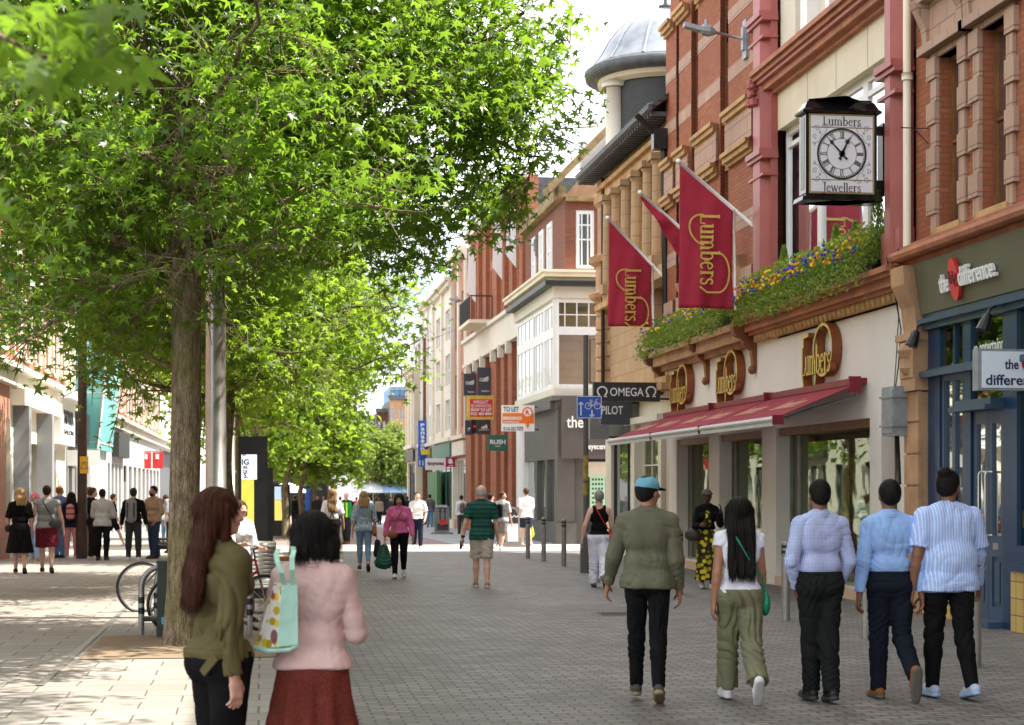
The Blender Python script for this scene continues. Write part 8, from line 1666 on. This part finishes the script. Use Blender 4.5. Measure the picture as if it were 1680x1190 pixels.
t, i5 = person('man in a small-checked blue and white shirt with hands in his dark trouser pockets', p, head=2, H=1.76, w=1.0, sk='brown', hair=('fade', HB), top=('shirt', fabric('check_shirt', (.50, .56, .78), .8, pat='check', c2=(.16, .22, .5), size=.011), dict(loose=.020, hem=.565, sleeve=.97, wr=.0065, fr=20, arm=.011, collar=1)), bot=('trousers', fb('dark_green_trousers', (.011, .013, .013)), dict(loose=.016, wr=.010, flare=.008)), shoe=(blk_sh, rubd), legs=((6, 3), (-6, 6)), lout=(-3.5, -3.5), arms=((-4, 13, 30, 26), (-4, 13, 30, 26)), foot=(0, -8), res=.0075, hres=.007)
p = at_(1460, 1146)
t, i6 = person('slim man in a plain sky blue shirt and navy trousers with one sole showing', p, head=-3, H=1.77, w=1.02, sk='brown', hair=('short', HB), top=('shirt', fb('sky_shirt', (.28, .45, .80)), dict(loose=.020, hem=.57, sleeve=.96, wr=.0065, fr=18, arm=.012, collar=1)), bot=('trousers', fb('navy_trousers', (.009, .012, .02)), dict(loose=.013, wr=.009, flare=.004)), shoe=(leather, mat('dark_sole', (.10, .09, .075), .8)), legs=((4, 2), (-8, 42)), arms=((-6, 10, 10), (-14, 8, 16)), foot=(0, -72), res=.0075, hres=.006)
p = at_(1556, 1146)
t, i7 = person('large bearded man with a hair bun in a striped blue shirt nearest the blue doors', p, head=4, H=1.84, w=1.3, sk='brown', belly=.05, hair=('bun', HB), beard=HB, top=('shirt', fabric('stripe_shirt', (.33, .47, .82), .8, pat='vstripe', c2=(.58, .68, .9), size=.024), dict(loose=.030, hem=.475, sleeve=.40, wr=.0065, fr=16, arm=.022, collar=1, flare=.01)), bot=('trousers', blk, dict(loose=.004, wr=.008)), shoe=(fb('pale_blue_shoe', (.38, .44, .58)), mat('blue_sole', (.25, .40, .62), .4)), legs=((7, 3), (-8, 12)), arms=((-4, 12, 10), (6, 14, 14)), foot=(0, -12), hyaw=48, res=.008, hres=.007)
s = SDF()
for k in (1,): S_, E, W_, d2 = i7['J']['a%d' % k]; s.cap(S_.lerp(E, .5), E, .052, .05, k=.03); s.cap(E, W_ + d2*.02, .050, .040, k=.02, cut=[(W_, d2)])
sdfobj('undersleeve', s, .009, FB.setdefault('stripe2', fabric('stripe2', (.30, .40, .7), .8, pat='vstripe', c2=(.5, .6, .85), size=.02)), t, wrinkle(.006, 24, 5))
# --- mid distance
p = at_(1160, 966)
lemon = fabric('lemon_dress', (.03, .03, .015), .8, pat='blotch', c2=(.62, .50, .03), size=.085)
t, i8 = person('woman in a lemon print dress and black jacket facing the camera by the shop window', p, head=168, H=1.68, w=.92, sk='dark', female=True, hair=('short', HB), cap=(fb('brown_cap', (.10, .07, .06)), fb('brown_peak', (.08, .05, .04))), top=('jacket', blk, dict(loose=.016, hem=.60, sleeve=.96, wr=.008)), bot=('dress', lemon, dict(hem=.09, r=.088, folds=7, waist=.78, amp=.008)), shoe=(fb('cream_shoe', (.6, .55, .47)), rub), legs=((6, 4), (-6, 6)), arms=((30, 16, 120, 10), (14, 12, 80, 30)), hyaw=-12, hpitch=8, res=.011)
H = 1.68; zf = i8['zf']; s = SDF(); s.ell((0, .03, zf(.70)), (.085, .115, .16), k=.02); sdfobj('dress_front', s, .01, lemon, t)
s = SDF(); bc = Vector((.24, .08, zf(.545))); s.ell(bc, (.14, .06, .11), k=.02); bagobj('handbag', 'dark olive leather handbag on the arm of the woman in the lemon dress', 'bag', i8, s, .012, fb('olive_leather', (.045, .04, .025), rough=.35), strap=[[bc + Vector((-.08, 0, .08)), bc + Vector((-.05, 0, .24)), bc + Vector((.05, 0, .24)), bc + Vector((.08, 0, .08))]], sr=.008)
p = at_(983, 964)
t, i9 = person('woman in a black vest top and loose white trousers walking away', p, head=-8, H=1.66, w=1.06, sk='pink', female=True, hair=('short', HG), top=('vest_top', blk, dict(loose=.008, hem=.53, sleeve=0, tank=1, wr=.005)), bot=('trousers', fb('white_linen', (.66, .67, .78)), dict(loose=.026, flare=.03, wr=.015, fr=18)), shoe=(fb('grey_trainer', (.14, .13, .12)), rubd), legs=((9, 4), (-12, 30)), arms=((-12, 20, 22), (8, 14, 20)), foot=(0, -50), res=.010, hres=.009)
H = 1.66; zf = i9['zf']; s = SDF(); bc = Vector((.19, .02, zf(.54))); s.ell(bc, (.045, .10, .10), k=.02); s.cap(bc + Vector((0, -.07, -.03)), bc + Vector((0, .07, -.03)), .05, k=.03); bk, fr = strapline(i9, -1, bc + Vector((0, 0, .09))); bagobj('shoulder_bag', 'red cross-body bag worn by the woman in white trousers', 'bag', i9, s, .01, fb('red_leather', (.45, .015, .02), rough=.4), strap=[bk, fr], sr=.010)
p = at_(790, 964)
t, i10 = person('grey haired man in a dark green striped polo shirt and beige shorts walking away', p, head=-4, H=1.76, w=1.14, sk='pink', hair=('balding', HW), top=('polo_shirt', fabric('green_polo', (.012, .085, .062), .8, pat='hstripe', c2=(.006, .03, .03), size=.075), dict(loose=.020, hem=.475, sleeve=.36, wr=.009, fr=18, arm=.018, collar=1)), bot=('shorts', fb('beige', (.42, .38, .33)), dict(loose=.016, len=.47, flare=.01, wr=.008)), shoe=(fb('tan_shoe', (.28, .18, .08)), rub), legs=((9, 3), (-8, 5)), arms=((-6, 17, 18), (4, 12, 14)), foot=(0, 0), hyaw=34, res=.010, hres=.009)
S_, E, W_, d2 = i10['J']['a0']; s = SDF(); s.cap(W_ + d2*.07 + Vector((0, .01, 0)), W_ + d2*.19 + Vector((0, .01, 0)), .03, .022, k=.01); bagobj('umbrella', 'folded dark umbrella held by the man in the green polo shirt', 'umbrella', i10, s, .008, fb('maroon_cloth', (.05, .01, .02)))
S_, E, W_, d2 = i10['J']['a0']; s = SDF(); s.cap(W_ - d2*.03, W_ - d2*.015, .034, k=.005); sdfobj('wrist_watch', s, .007, M['black'], t, None)
p = at_(655, 949)
t, i11 = person('woman in a bright pink sweater and black leggings walking toward the camera', p, head=176, H=1.60, w=1.2, sk='tan', female=True, hair=('shoulder', HB), top=('sweater', fb('pink_sweater', (.58, .13, .30)), dict(loose=.016, hem=.535, sleeve=.97, wr=.005, fr=26, arm=.018, vneck=1, flare=.006)), bot=('leggings', blk, dict(loose=.006, wr=.004)), shoe=(wsh, rubd), legs=((-9, 34), (9, 2)), arms=((8, 14, 12), (-8, 16, 22)), foot=(-50, 0), hyaw=6, hpitch=-14, res=.010, hres=.008)
H = 1.6; zf = i11['zf']; s = SDF(); bc = Vector((.13, .17, zf(.52))); s.ell(bc, (.10, .045, .075), k=.02); bk, fr = strapline(i11, -1, bc + Vector((0, 0, .06)), .02); bagobj('shoulder_bag', 'small orange tan cross-body bag on the woman in the pink sweater', 'bag', i11, s, .01, leather, strap=[fr], sr=.008)
S_, E, W_, d2 = i11['J']['a1']; hand = W_ + d2*.1; s = SDF(); s.cap(hand + Vector((0, 0, -.12)), hand + Vector((0, 0, -.36)), .07, .15, k=.05, flat=((0, 1, 0), .4)); s.cap(hand + Vector((-.08, 0, -.4)), hand + Vector((.08, 0, -.4)), .09, k=.05, flat=((0, 1, 0), .6)); bagobj('carrier_bag', 'dark green plastic carrier bag in the hand of the woman in pink', 'bag', i11, s, .012, fb('green_plastic', (.005, .07, .045), rough=.25), wr=wrinkle(.016, 30, 9), strap=[[hand + Vector((-.05, 0, -.12)), hand, hand + Vector((.05, 0, -.12))]], sr=.008)
p = at_(597, 938)
t, i12 = person('fair haired woman in a grey-blue spotted blouse and pale blue jeans walking away', p, head=-2, H=1.60, w=1.12, sk='light', female=True, hair=('shoulder', HL), top=('blouse', fabric('spot_blouse', (.25, .34, .42), .8, pat='dots', c2=(.7, .74, .78), size=.045), dict(loose=.026, hem=.50, sleeve=.62, wr=.008, arm=.022, flare=.0)), bot=('jeans', fb('pale_jeans', (.15, .26, .40)), dict(loose=.003, len=.9, wr=.004)), shoe=(fb('sandal', (.12, .05, .03)), rubd), legs=((8, 3), (-9, 14)), arms=((-6, 12, 12), (6, 14, 14)), foot=(0, -30), res=.011)
H = 1.6; zf = i12['zf']; s = SDF(); bc = Vector((.21, .0, zf(.49))); s.cap(bc + Vector((0, -.09, -.03)), bc + Vector((0, .09, -.03)), .075, k=.04, flat=((1, 0, 0), .7)); s.cap(bc + Vector((0, -.07, .06)), bc + Vector((0, .07, .06)), .06, k=.04, flat=((1, 0, 0), .6)); bagobj('shoulder_bag', 'brown leather shoulder bag beside the spotted blouse', 'bag', i12, s, .012, leather, strap=[[bc + Vector((0, -.06, .1)), Vector((.15, -.09, zf(.74))), Vector((.10, -.02, zf(.865))), Vector((.14, .08, zf(.74))), bc + Vector((0, .06, .1))]], sr=.011)
S_, E, W_, d2 = i12['J']['a1']; hand = W_ + d2*.1; s = SDF(); s.cap(hand + Vector((0.02, 0, -.16)), hand + Vector((0.02, 0, -.36)), .08, .11, k=.05, flat=((1, 0, 0), .8)); bagobj('carrier_bag', 'charcoal shopping bag between the spotted blouse and the pink sweater', 'bag', i12, s, .014, fb('charcoal_bag', (.03, .028, .032)), strap=[[hand + Vector((0, -.05, -.12)), hand, hand + Vector((0, .05, -.12))]], sr=.007)
p = at_(545, 925)
t, i13 = person('woman with long straight hair in a white T-shirt and black braces walking away', p, head=-3, H=1.66, w=1.05, sk='light', female=True, hair=('long', hairmat('hair_ombre', (.12, .06, .03), (.38, .24, .12))), top=('tshirt', wht, dict(loose=.018, hem=.57, sleeve=.42, wr=.008, arm=.02)), bot=('trousers', blk, dict(loose=.018, flare=.03)), shoe=(blk_sh, rubd), legs=((8, 4), (-8, 12)), arms=((-4, 12, 12), (8, 14, 20)), foot=(0, -20), res=.011)
mb = MB(); zf = i13['zf']; 
for sg in (-1, 1): mb.tube([(sg*.09, .02, zf(.845)), (sg*.09, -.10, zf(.79)), (sg*.03, -.135, zf(.70)), (-sg*.05, -.13, zf(.60))], .009, 6)
build('braces', mb, blk, t, local=True)
p = at_(568, 893)
t, i14 = person('bald man in a green and yellow hi-vis vest and dark work trousers', p, head=160, H=1.70, w=1.12, sk='pink', hair=('bald', None), top=('hoodie', blk, dict(loose=.02, hem=.5, sleeve=.97)), bot=('trousers', fb('work_trousers', (.03, .032, .035)), dict(loose=.018)), shoe=(leather, rubd), legs=((6, 4), (-6, 8)), res=.016)
s = SDF(); H = 1.7; zf = i14['zf']
for z in (.55, .64, .72, .78): s.cap((-.095, 0, zf(z)), (.095, 0, zf(z)), .14, k=.05, flat=((0, 1, 0), .84), tag=0)
sdfobj('hi_vis_vest', s, .016, fb('hivis_green', (.02, .25, .08)), t, None, [((0, 0, zf(.51)), (0, 0, -1)), ((0, 0, zf(.82)), (0, 0, 1))]); mb = MB()
for sg in (-1, 1): mb.box(sg*.06 - .025, sg*.06 + .025, .135, .15, zf(.52), zf(.80)); mb.box(sg*.06 - .025, sg*.06 + .025, -.15, -.135, zf(.52), zf(.80))
build('reflective_band', mb, mat('hivis_yellow', (.65, .9, .05), .5), t, local=True)
p = at_(685, 901)
person('young man in a plain white T-shirt and navy joggers walking toward the camera', p, head=178, H=1.68, w=1.05, sk='pink', hair=('short', HM), top=('tshirt', wht, dict(loose=.022, hem=.53, sleeve=.42, wr=.008, arm=.02)), bot=('joggers', fb('navy_joggers', (.012, .016, .035)), dict(loose=.014)), shoe=(wsh, rub), legs=((8, 3), (-8, 16)), arms=((-4, 16, 40, 20), (8, 10, 20)), res=.013)
p = at_(824, 904)
t, i18 = person('boy in a black and white striped T-shirt and grey shorts carrying a backpack', p, head=-35, H=1.68, w=.98, sk='light', hair=('short', HM), top=('tshirt', fabric('stripe_tee', (.65, .66, .68), .8, pat='hstripe', c2=(.03, .03, .035), size=.03), dict(loose=.018, hem=.50, sleeve=.44, arm=.02)), bot=('shorts', fb('grey_shorts', (.20, .18, .17)), dict(loose=.016, len=.44, flare=.012)), shoe=(wsh, rub), legs=((10, 4), (-10, 16)), hyaw=60, res=.013)
s = SDF(); zf = i18['zf']; s.cap((0, -.17, zf(.74)), (0, -.18, zf(.62)), .10, k=.04, flat=((0, 1, 0), .7)); bagobj('backpack', 'black backpack on the back of the boy in the striped T-shirt', 'backpack', i18, s, .016, blk)
p = at_(815, 903); p.x -= .1; p.y += .6
person('dark haired boy mostly hidden behind the boy in the striped T-shirt', p, head=-20, H=1.62, w=.95, sk='light', hair=('short', HB), top=('shirt', fb('pale_shirt', (.55, .6, .55)), dict(loose=.018, hem=.5, sleeve=.44)), bot=('trousers', blk, dict(loose=.012)), shoe=(blk_sh, rubd), hyaw=40, res=.018)
p = at_(863, 896)
t, i20 = person('man in a white T-shirt and navy shorts near the pavement sign', p, head=10, H=1.82, w=1.05, sk='pink', hair=('short', HM), top=('tshirt', wht, dict(loose=.022, hem=.50, sleeve=.44, arm=.02)), bot=('shorts', fb('navy_shorts', (.012, .018, .06)), dict(loose=.016, len=.40, flare=.01)), shoe=(wsh, rub), legs=((10, 3), (-9, 10)), res=.013)
S_, E, W_, d2 = i20['J']['a1']; hand = W_ + d2*.1; s = SDF(); s.cap(hand + Vector((0, 0, -.12)), hand + Vector((.02, 0, -.42)), .05, .12, k=.05, flat=((1, 0, 0), .6)); bagobj('carrier_bag', 'lime green plastic bag held by the man in navy shorts', 'bag', i20, s, .016, fb('lime_plastic', (.42, .62, .03), rough=.35), wr=wrinkle(.01, 25, 4))
p = at_(757, 877)
t, i = person('person in a white shirt with a grey-brown backpack in front of the brick piers', p, head=5, H=1.66, w=1, sk='light', hair=('short', HD), top=('shirt', wht, dict(loose=.02, hem=.5, sleeve=.97)), bot=('trousers', fb('grey_green', (.05, .06, .06)), dict(loose=.02)), shoe=(blk_sh, rubd), res=.018)
s = SDF(); zf = i['zf']; s.cap((0, -.17, zf(.74)), (0, -.18, zf(.62)), .12, k=.04, flat=((0, 1, 0), .7)); bagobj('backpack', 'small grey-brown backpack on the person in the white shirt', 'backpack', i, s, .018, fb('grey_brown', (.16, .11, .10)))
p = at_(705, 866)
person('man in a grey jumper and blue jeans standing far off beside the pavement sign', p, head=0, H=1.78, w=1.1, sk='light', hair=('short', HD), top=('jumper', fb('grey_jumper', (.12, .12, .13)), dict(loose=.03, hem=.5)), bot=('jeans', fb('mid_jeans', (.10, .20, .36)), dict(loose=.01)), shoe=(blk_sh, rubd), res=.022)
# --- the group on the left pavement
p = at_(33, 942)
t, i = person('woman in a long black dress with shoulder-length fair hair at the left edge', p, head=6, H=1.68, w=1.14, sk='pink', female=True, hair=('shoulder', HL), top=('dress_top', blk, dict(loose=.016, hem=.56, sleeve=.45, arm=.018)), bot=('skirt', blk, dict(hem=.235, r=.125, folds=9)), shoe=(blk_sh, rubd), legs=((5, 3), (-7, 8)), arms=((16, 14, 60, 10), (0, 10, 12)), foot=(0, -14), hyaw=-20, res=.012)
s = SDF(); zf = i['zf']; s.cap((-.22, .02, zf(.52)), (-.22, .14, zf(.52)), .08, k=.03); bagobj('handbag', 'black handbag at the side of the woman in the long black dress', 'bag', i, s, .014, blk_sh, strap=[[Vector((-.22, .02, zf(.56))), Vector((-.16, 0, zf(.83))), Vector((-.22, .12, zf(.56)))]])
p = at_(77, 941)
t, i = person('person in a sleeveless grey top and burgundy shorts with a bag across the back', p, head=4, H=1.72, w=1.22, sk='pink', hair=('short', HD), top=('sleeveless_top', fb('grey_marl', (.24, .245, .25)), dict(loose=.022, hem=.505, sleeve=.06, arm=.02)), bot=('shorts', fb('burgundy', (.11, .008, .018)), dict(loose=.03, len=.47, flare=.03)), shoe=(blk_sh, rubd), legs=((5, 3), (-5, 8)), foot=(0, -14), arms=((-4, 16, 14), (2, 16, 12)), res=.012)
s = SDF(); zf = i['zf']; bc = Vector((.16, -.12, zf(.555))); s.cap(bc + Vector((-.04, 0, 0)), bc + Vector((.06, 0, .0)), .085, k=.03, flat=((0, 1, 0), .5)); bk, fr = strapline(i, -1, bc + Vector((0, 0, .07)), .02); bagobj('shoulder_bag', 'dark grey messenger bag across the grey sleeveless top', 'bag', i, s, .014, fb('bag_grey', (.06, .065, .065)), strap=[bk], sr=.013)
p = at_(57, 922)
person('person in a pink headscarf and pale blue trousers behind the pair on the left', p, head=170, H=1.62, w=1.05, sk='tan', female=True, hair=('shoulder', fb('headscarf', (.6, .16, .26))), top=('top', fb('white_top', (.6, .62, .68)), dict(loose=.03, hem=.45, sleeve=.97)), bot=('trousers', fb('pale_blue', (.28, .40, .62)), dict(loose=.02)), shoe=(fb('tan_shoe', (.2, .1, .05)), rub), res=.018)
p = at_(98, 916)
person('balding man in a blue shirt and jeans facing the dark lamp post', p, head=-20, H=1.80, w=1.1, sk='pink', hair=('balding', HR), top=('shirt', fb('denim_shirt', (.13, .18, .30)), dict(loose=.02, hem=.5, sleeve=.9)), bot=('jeans', fb('mid_jeans', (.10, .20, .36)), dict(loose=.014)), shoe=(fb('navy_shoe', (.02, .03, .06)), rubd), legs=((3, 2), (-3, 2)), hyaw=20, res=.014)
p = at_(117, 917)
t, i = person('woman with a pink backpack and pink trousers standing by the dark lamp post', p, head=8, H=1.64, w=1.05, sk='tan', female=True, hair=('shoulder', HB), top=('jacket', fb('navy_jacket', (.012, .015, .035)), dict(loose=.024, hem=.48, sleeve=.97)), bot=('trousers', fb('pink_trousers', (.58, .25, .27)), dict(loose=.008)), shoe=(fb('pink_shoe', (.6, .35, .33)), rub), legs=((3, 2), (-3, 2)), arms=((10, 12, 70, 10), (10, 12, 70, 10)), lout=(3, 3), res=.014)
s = SDF(); zf = i['zf']; s.cap((-.03, -.17, zf(.76)), (-.03, -.18, zf(.64)), .10, .11, k=.04, flat=((0, 1, 0), .7)); bagobj('backpack', 'small pink and maroon backpack worn over a navy jacket', 'backpack', i, s, .014, fabric('pink_pack', (.55, .22, .2), .6, pat='hstripe', c2=(.18, .03, .04), size=.14))
p = at_(152, 918)
person('man in a black jumper facing right between the lamp post and the grey shirt man', p, head=-75, H=1.74, w=1.05, sk='pink', hair=('short', HM), top=('jumper', blk, dict(loose=.02, hem=.5, sleeve=.97)), bot=('trousers', fb('black_brown', (.02, .015, .013)), dict(loose=.02)), shoe=(fb('cream_shoe', (.6, .55, .47)), rub), legs=((3, 2), (-3, 2)), arms=((16, 10, 60, 12), (16, 10, 60, 12)), hyaw=0, res=.014)
p = at_(144, 916); p.y += .5
person('person in dusty pink trousers mostly hidden behind the dark lamp post', p, head=-30, H=1.76, w=1.05, sk='pink', hair=('short', HR), top=('jumper', fb('navy_jacket', (.012, .015, .035)), dict(loose=.02, hem=.5)), bot=('trousers', fb('dusty_pink', (.32, .12, .10)), dict(loose=.01)), shoe=(fb('pink_shoe', (.6, .35, .33)), rub), legs=((2, 2), (-2, 2)), res=.02)
p = at_(168, 920)
person('man in an untucked light grey shirt and black trousers seen from behind', p, head=-8, H=1.70, w=1.12, sk='tan', hair=('fade', HB), top=('shirt', fb('light_grey_shirt', (.36, .36, .36)), dict(loose=.026, hem=.49, sleeve=.9, wr=.010)), bot=('trousers', blk, dict(loose=.012)), shoe=(blk_sh, rubd), legs=((2, 2), (-8, 8)), lout=(2, 4), arms=((14, 10, 80, 14), (10, 16, 86, 10)), hyaw=10, res=.014)
p = at_(219, 920)
t, i = person('man in black with a large grey backpack and white trainers', p, head=-4, H=1.72, w=1.12, sk='light', hair=('short', HD), top=('jumper', blk, dict(loose=.018, hem=.53, sleeve=.97)), bot=('trousers', fb('charcoal_trousers', (.03, .033, .038)), dict(loose=.014)), shoe=(wsh, rub), legs=((3, 2), (-3, 2)), lout=(4, 4), arms=((2, 14, 14), (2, 14, 14)), res=.013)
s = SDF(); zf = i['zf']; s.cap((-.03, -.19, zf(.79)), (-.03, -.19, zf(.60)), .13, .135, k=.03, flat=((0, 1, 0), .6)); bp = bagobj('backpack', 'large angular grey backpack with black straps on the man in black', 'backpack', i, s, .012, fb('pack_grey', (.16, .165, .165))); mb = MB(); mb.box(-.12, -.10, -.285, -.26, zf(.60), zf(.80)); mb.box(.04, .06, -.285, -.26, zf(.60), zf(.80)); build('black_band', mb, blk, bp, local=True)
p = at_(252, 917)
person('bearded man in a tan sweater and jeans with a hand in his pocket', p, head=140, H=1.78, w=1.08, sk='tan', hair=('short', HB), beard=HB, top=('sweater', fb('tan_sweater', (.36, .24, .16)), dict(loose=.02, hem=.525, sleeve=.97, wr=.008)), bot=('jeans', fb('dark_jeans', (.025, .045, .09)), dict(loose=.014)), shoe=(fb('brown_boot', (.05, .03, .02)), rubd), legs=((4, 3), (-3, 2)), arms=((-4, 12, 40, 24), (10, 12, 50, 22)), hyaw=10, res=.012)
p = at_(272, 890)
person('person in a pale blue top and jeans walking behind the man in the tan sweater', p, head=0, H=1.66, w=1.1, sk='light', female=True, hair=('shoulder', HM), top=('top', fb('pale_blue_top', (.5, .56, .62)), dict(loose=.03, hem=.48)), bot=('jeans', fb('mid_jeans', (.10, .20, .36)), dict(loose=.01)), shoe=(blk_sh, rubd), legs=((10, 4), (-10, 14)), res=.018)
p = at_(284, 908)
person('person in a small-patterned grey shirt partly hidden by the main tree trunk', p, head=30, H=1.76, w=1.1, sk='pink', hair=('short', HR), top=('shirt', fb('grey_pattern', (.25, .26, .3), pat='dots', c2=(.5, .5, .52), size=.03), dict(loose=.02, hem=.5, sleeve=.5)), bot=('trousers', fb('charcoal_trousers', (.03, .033, .038)), dict(loose=.014)), shoe=(blk_sh, rubd), res=.018)
p = at_(186, 897)
person('walker in shorts with white trainers striding behind the left group', p, head=-80, H=1.70, w=1, sk='light', hair=('short', HM), top=('top', blk, dict(loose=.02, hem=.5, sleeve=.4)), bot=('shorts', blk, dict(loose=.014, len=.4)), shoe=(wsh, rub), legs=((26, 4), (-24, 30)), foot=(10, -40), res=.018)
# person behind the auburn haired woman holding a drink
p = PY(394, 800, 22.8)
person('woman in a white top holding a drink between the steel seat and the kiosk', (p.x, 22.8, 0), head=215, H=1.55, w=1, sk='light', female=True, hair=('shoulder', HM), top=('top', wht, dict(loose=.02, hem=.5, sleeve=.6)), bot=('trousers', blk, dict(loose=.01)), shoe=(blk_sh, rubd), arms=((10, 10, 70, 10), (14, 10, 80, 10)), res=.014)
# --- far walkers
far = [(470, 872, 1.72, 'far man in a dark green jacket and shorts among the trunks', (.05, .13, .09), (.03, .03, .04), 0), (484, 870, 1.7, 'far person in black with pale legs beside the green jacket man', (.02, .02, .022), (.03, .03, .03), 0), (455, 872, 1.66, 'far person in grey near the second kiosk', (.2, .2, .22), (.04, .04, .05), 160),
       (497, 868, 1.68, 'far person with a bright blue bag in front of the thin pillar', (.05, .09, .15), (.04, .05, .08), 0), (521, 872, 1.72, 'far person with dark hair just above the black bob', (.03, .025, .025), (.03, .03, .03), 170), (622, 862, 1.66, 'far woman in a beige cardigan and black trousers', (.38, .30, .24), (.015, .015, .018), 170),
       (640, 858, 1.74, 'far man in a black jacket in front of the parasols', (.02, .02, .025), (.03, .03, .04), 0), (605, 856, 1.7, 'far person in pale blue beyond the spotted blouse', (.3, .38, .48), (.05, .06, .09), 180), (668, 862, 1.7, 'far person in dark clothes left of the white T-shirt man', (.035, .03, .04), (.02, .02, .03), 10), (715, 860, 1.76, 'far person in black by the green doorway', (.03, .03, .03), (.05, .06, .1), 0),
       (441, 866, 1.68, 'far person with dark hair right of the kiosk cabinet', (.1, .06, .05), (.03, .03, .03), 180), (558, 860, 1.7, 'far person in white beyond the hi-vis vest', (.5, .5, .5), (.05, .05, .06), 0), (585, 857, 1.7, 'far person in red beyond the spotted blouse', (.3, .03, .03), (.03, .03, .04), 0), (530, 858, 1.72, 'far person in navy at the end of the tree row', (.02, .03, .08), (.03, .03, .04), 0)]
for k, (px, py, H_, lab, c1, c2, hd_) in enumerate(far):
    person(lab, at_(px, py), head=hd_, H=H_, w=1.05, sk=('light', 'tan', 'brown')[k % 3], hair=('short', (HB, HM, HD)[k % 3]), top=('top', fabric('cloth_far', c1), dict(loose=.026, hem=.49, sleeve=.95)), bot=('trousers', fabric('cloth_far', c2), dict(loose=.016)), shoe=(blk_sh, rubd), legs=((9, 4), (-9, 14)), res=.028, group='people far down the street')
# a car, parasols and road signs in the haze at the end
c = at_(628, 843); t = thing('parked_van', 'pale van at the far end of the street behind the walkers', 'van', c); w2 = 1.0
mb = MB(); prof = [(-2.4, .35), (2.4, .35), (2.4, 1.0), (1.7, 1.15), (1.1, 1.95), (-2.4, 1.95)]; mb.prism([(c.x + 1 - .95, c.y + p[0], c.z + p[1]) for p in prof], (1.9, 0, 0)); build('body', mb, mottled('van_paint', (.42, .5, .52), .3, .1, 2), t)
mb = MB(); mb.box(c.x + .25, c.x + 1.75, c.y - 2.41, c.y - 2.4, c.z + 1.2, c.z + 1.75); build('rear_window', mb, M['glass'], t)
for x in (.2, 1.65):
    mb = MB(); mb.box(c.x + x, c.x + x + .14, c.y - 2.42, c.y - 2.4, c.z + .7, c.z + 1.0); build('tail_light', mb, M['red_sign'], t)
    for y in (-1.5, 1.5): mb = MB(); mb.tube([(c.x + x - .1, c.y + y, c.z + .33), (c.x + x + .12, c.y + y, c.z + .33)], .33, 16); build('wheel', mb, M['black'], t)
for px, py, lab, cm in ((640, 800, 'pale blue cafe parasol at the end of the street', 'pale_blue'), (612, 801, 'white cafe parasol left of the pale blue one', 'white_top'), (470, 803, 'white market parasol beyond the far trunks', 'white_top')):
    a = PY(px, py, 140); a.z = gz(140); t = thing('parasol', lab, 'parasol', a, 'cafe parasols at the end of the street'); mb = MB(); mb.lathe(a, [(1.7, 2.1), (1.7, 2.2), (.9, 2.65), (0, 2.95)], 8); build('canopy', mb, FB[cm], t); mb = MB(); mb.tube([a, a + Vector((0, 0, 2.9))], .04, 6); build('pole', mb, M['steel_dull'], t)
a = PY(612, 800, 150); a.z = gz(150); t = thing('road_sign', 'round pale road sign on a pole at the street end', 'road sign', a); mb = MB(); mb.tube([a, a + Vector((0, 0, 2.6))], .05, 8); build('pole', mb, M['grey_mid'], t); mb = MB(); c0 = a + Vector((0, -.06, 2.9)); mb.tube([c0, c0 + Vector((0, .04, 0))], .42, 18); build('disc', mb, M['grey_lt'], t)
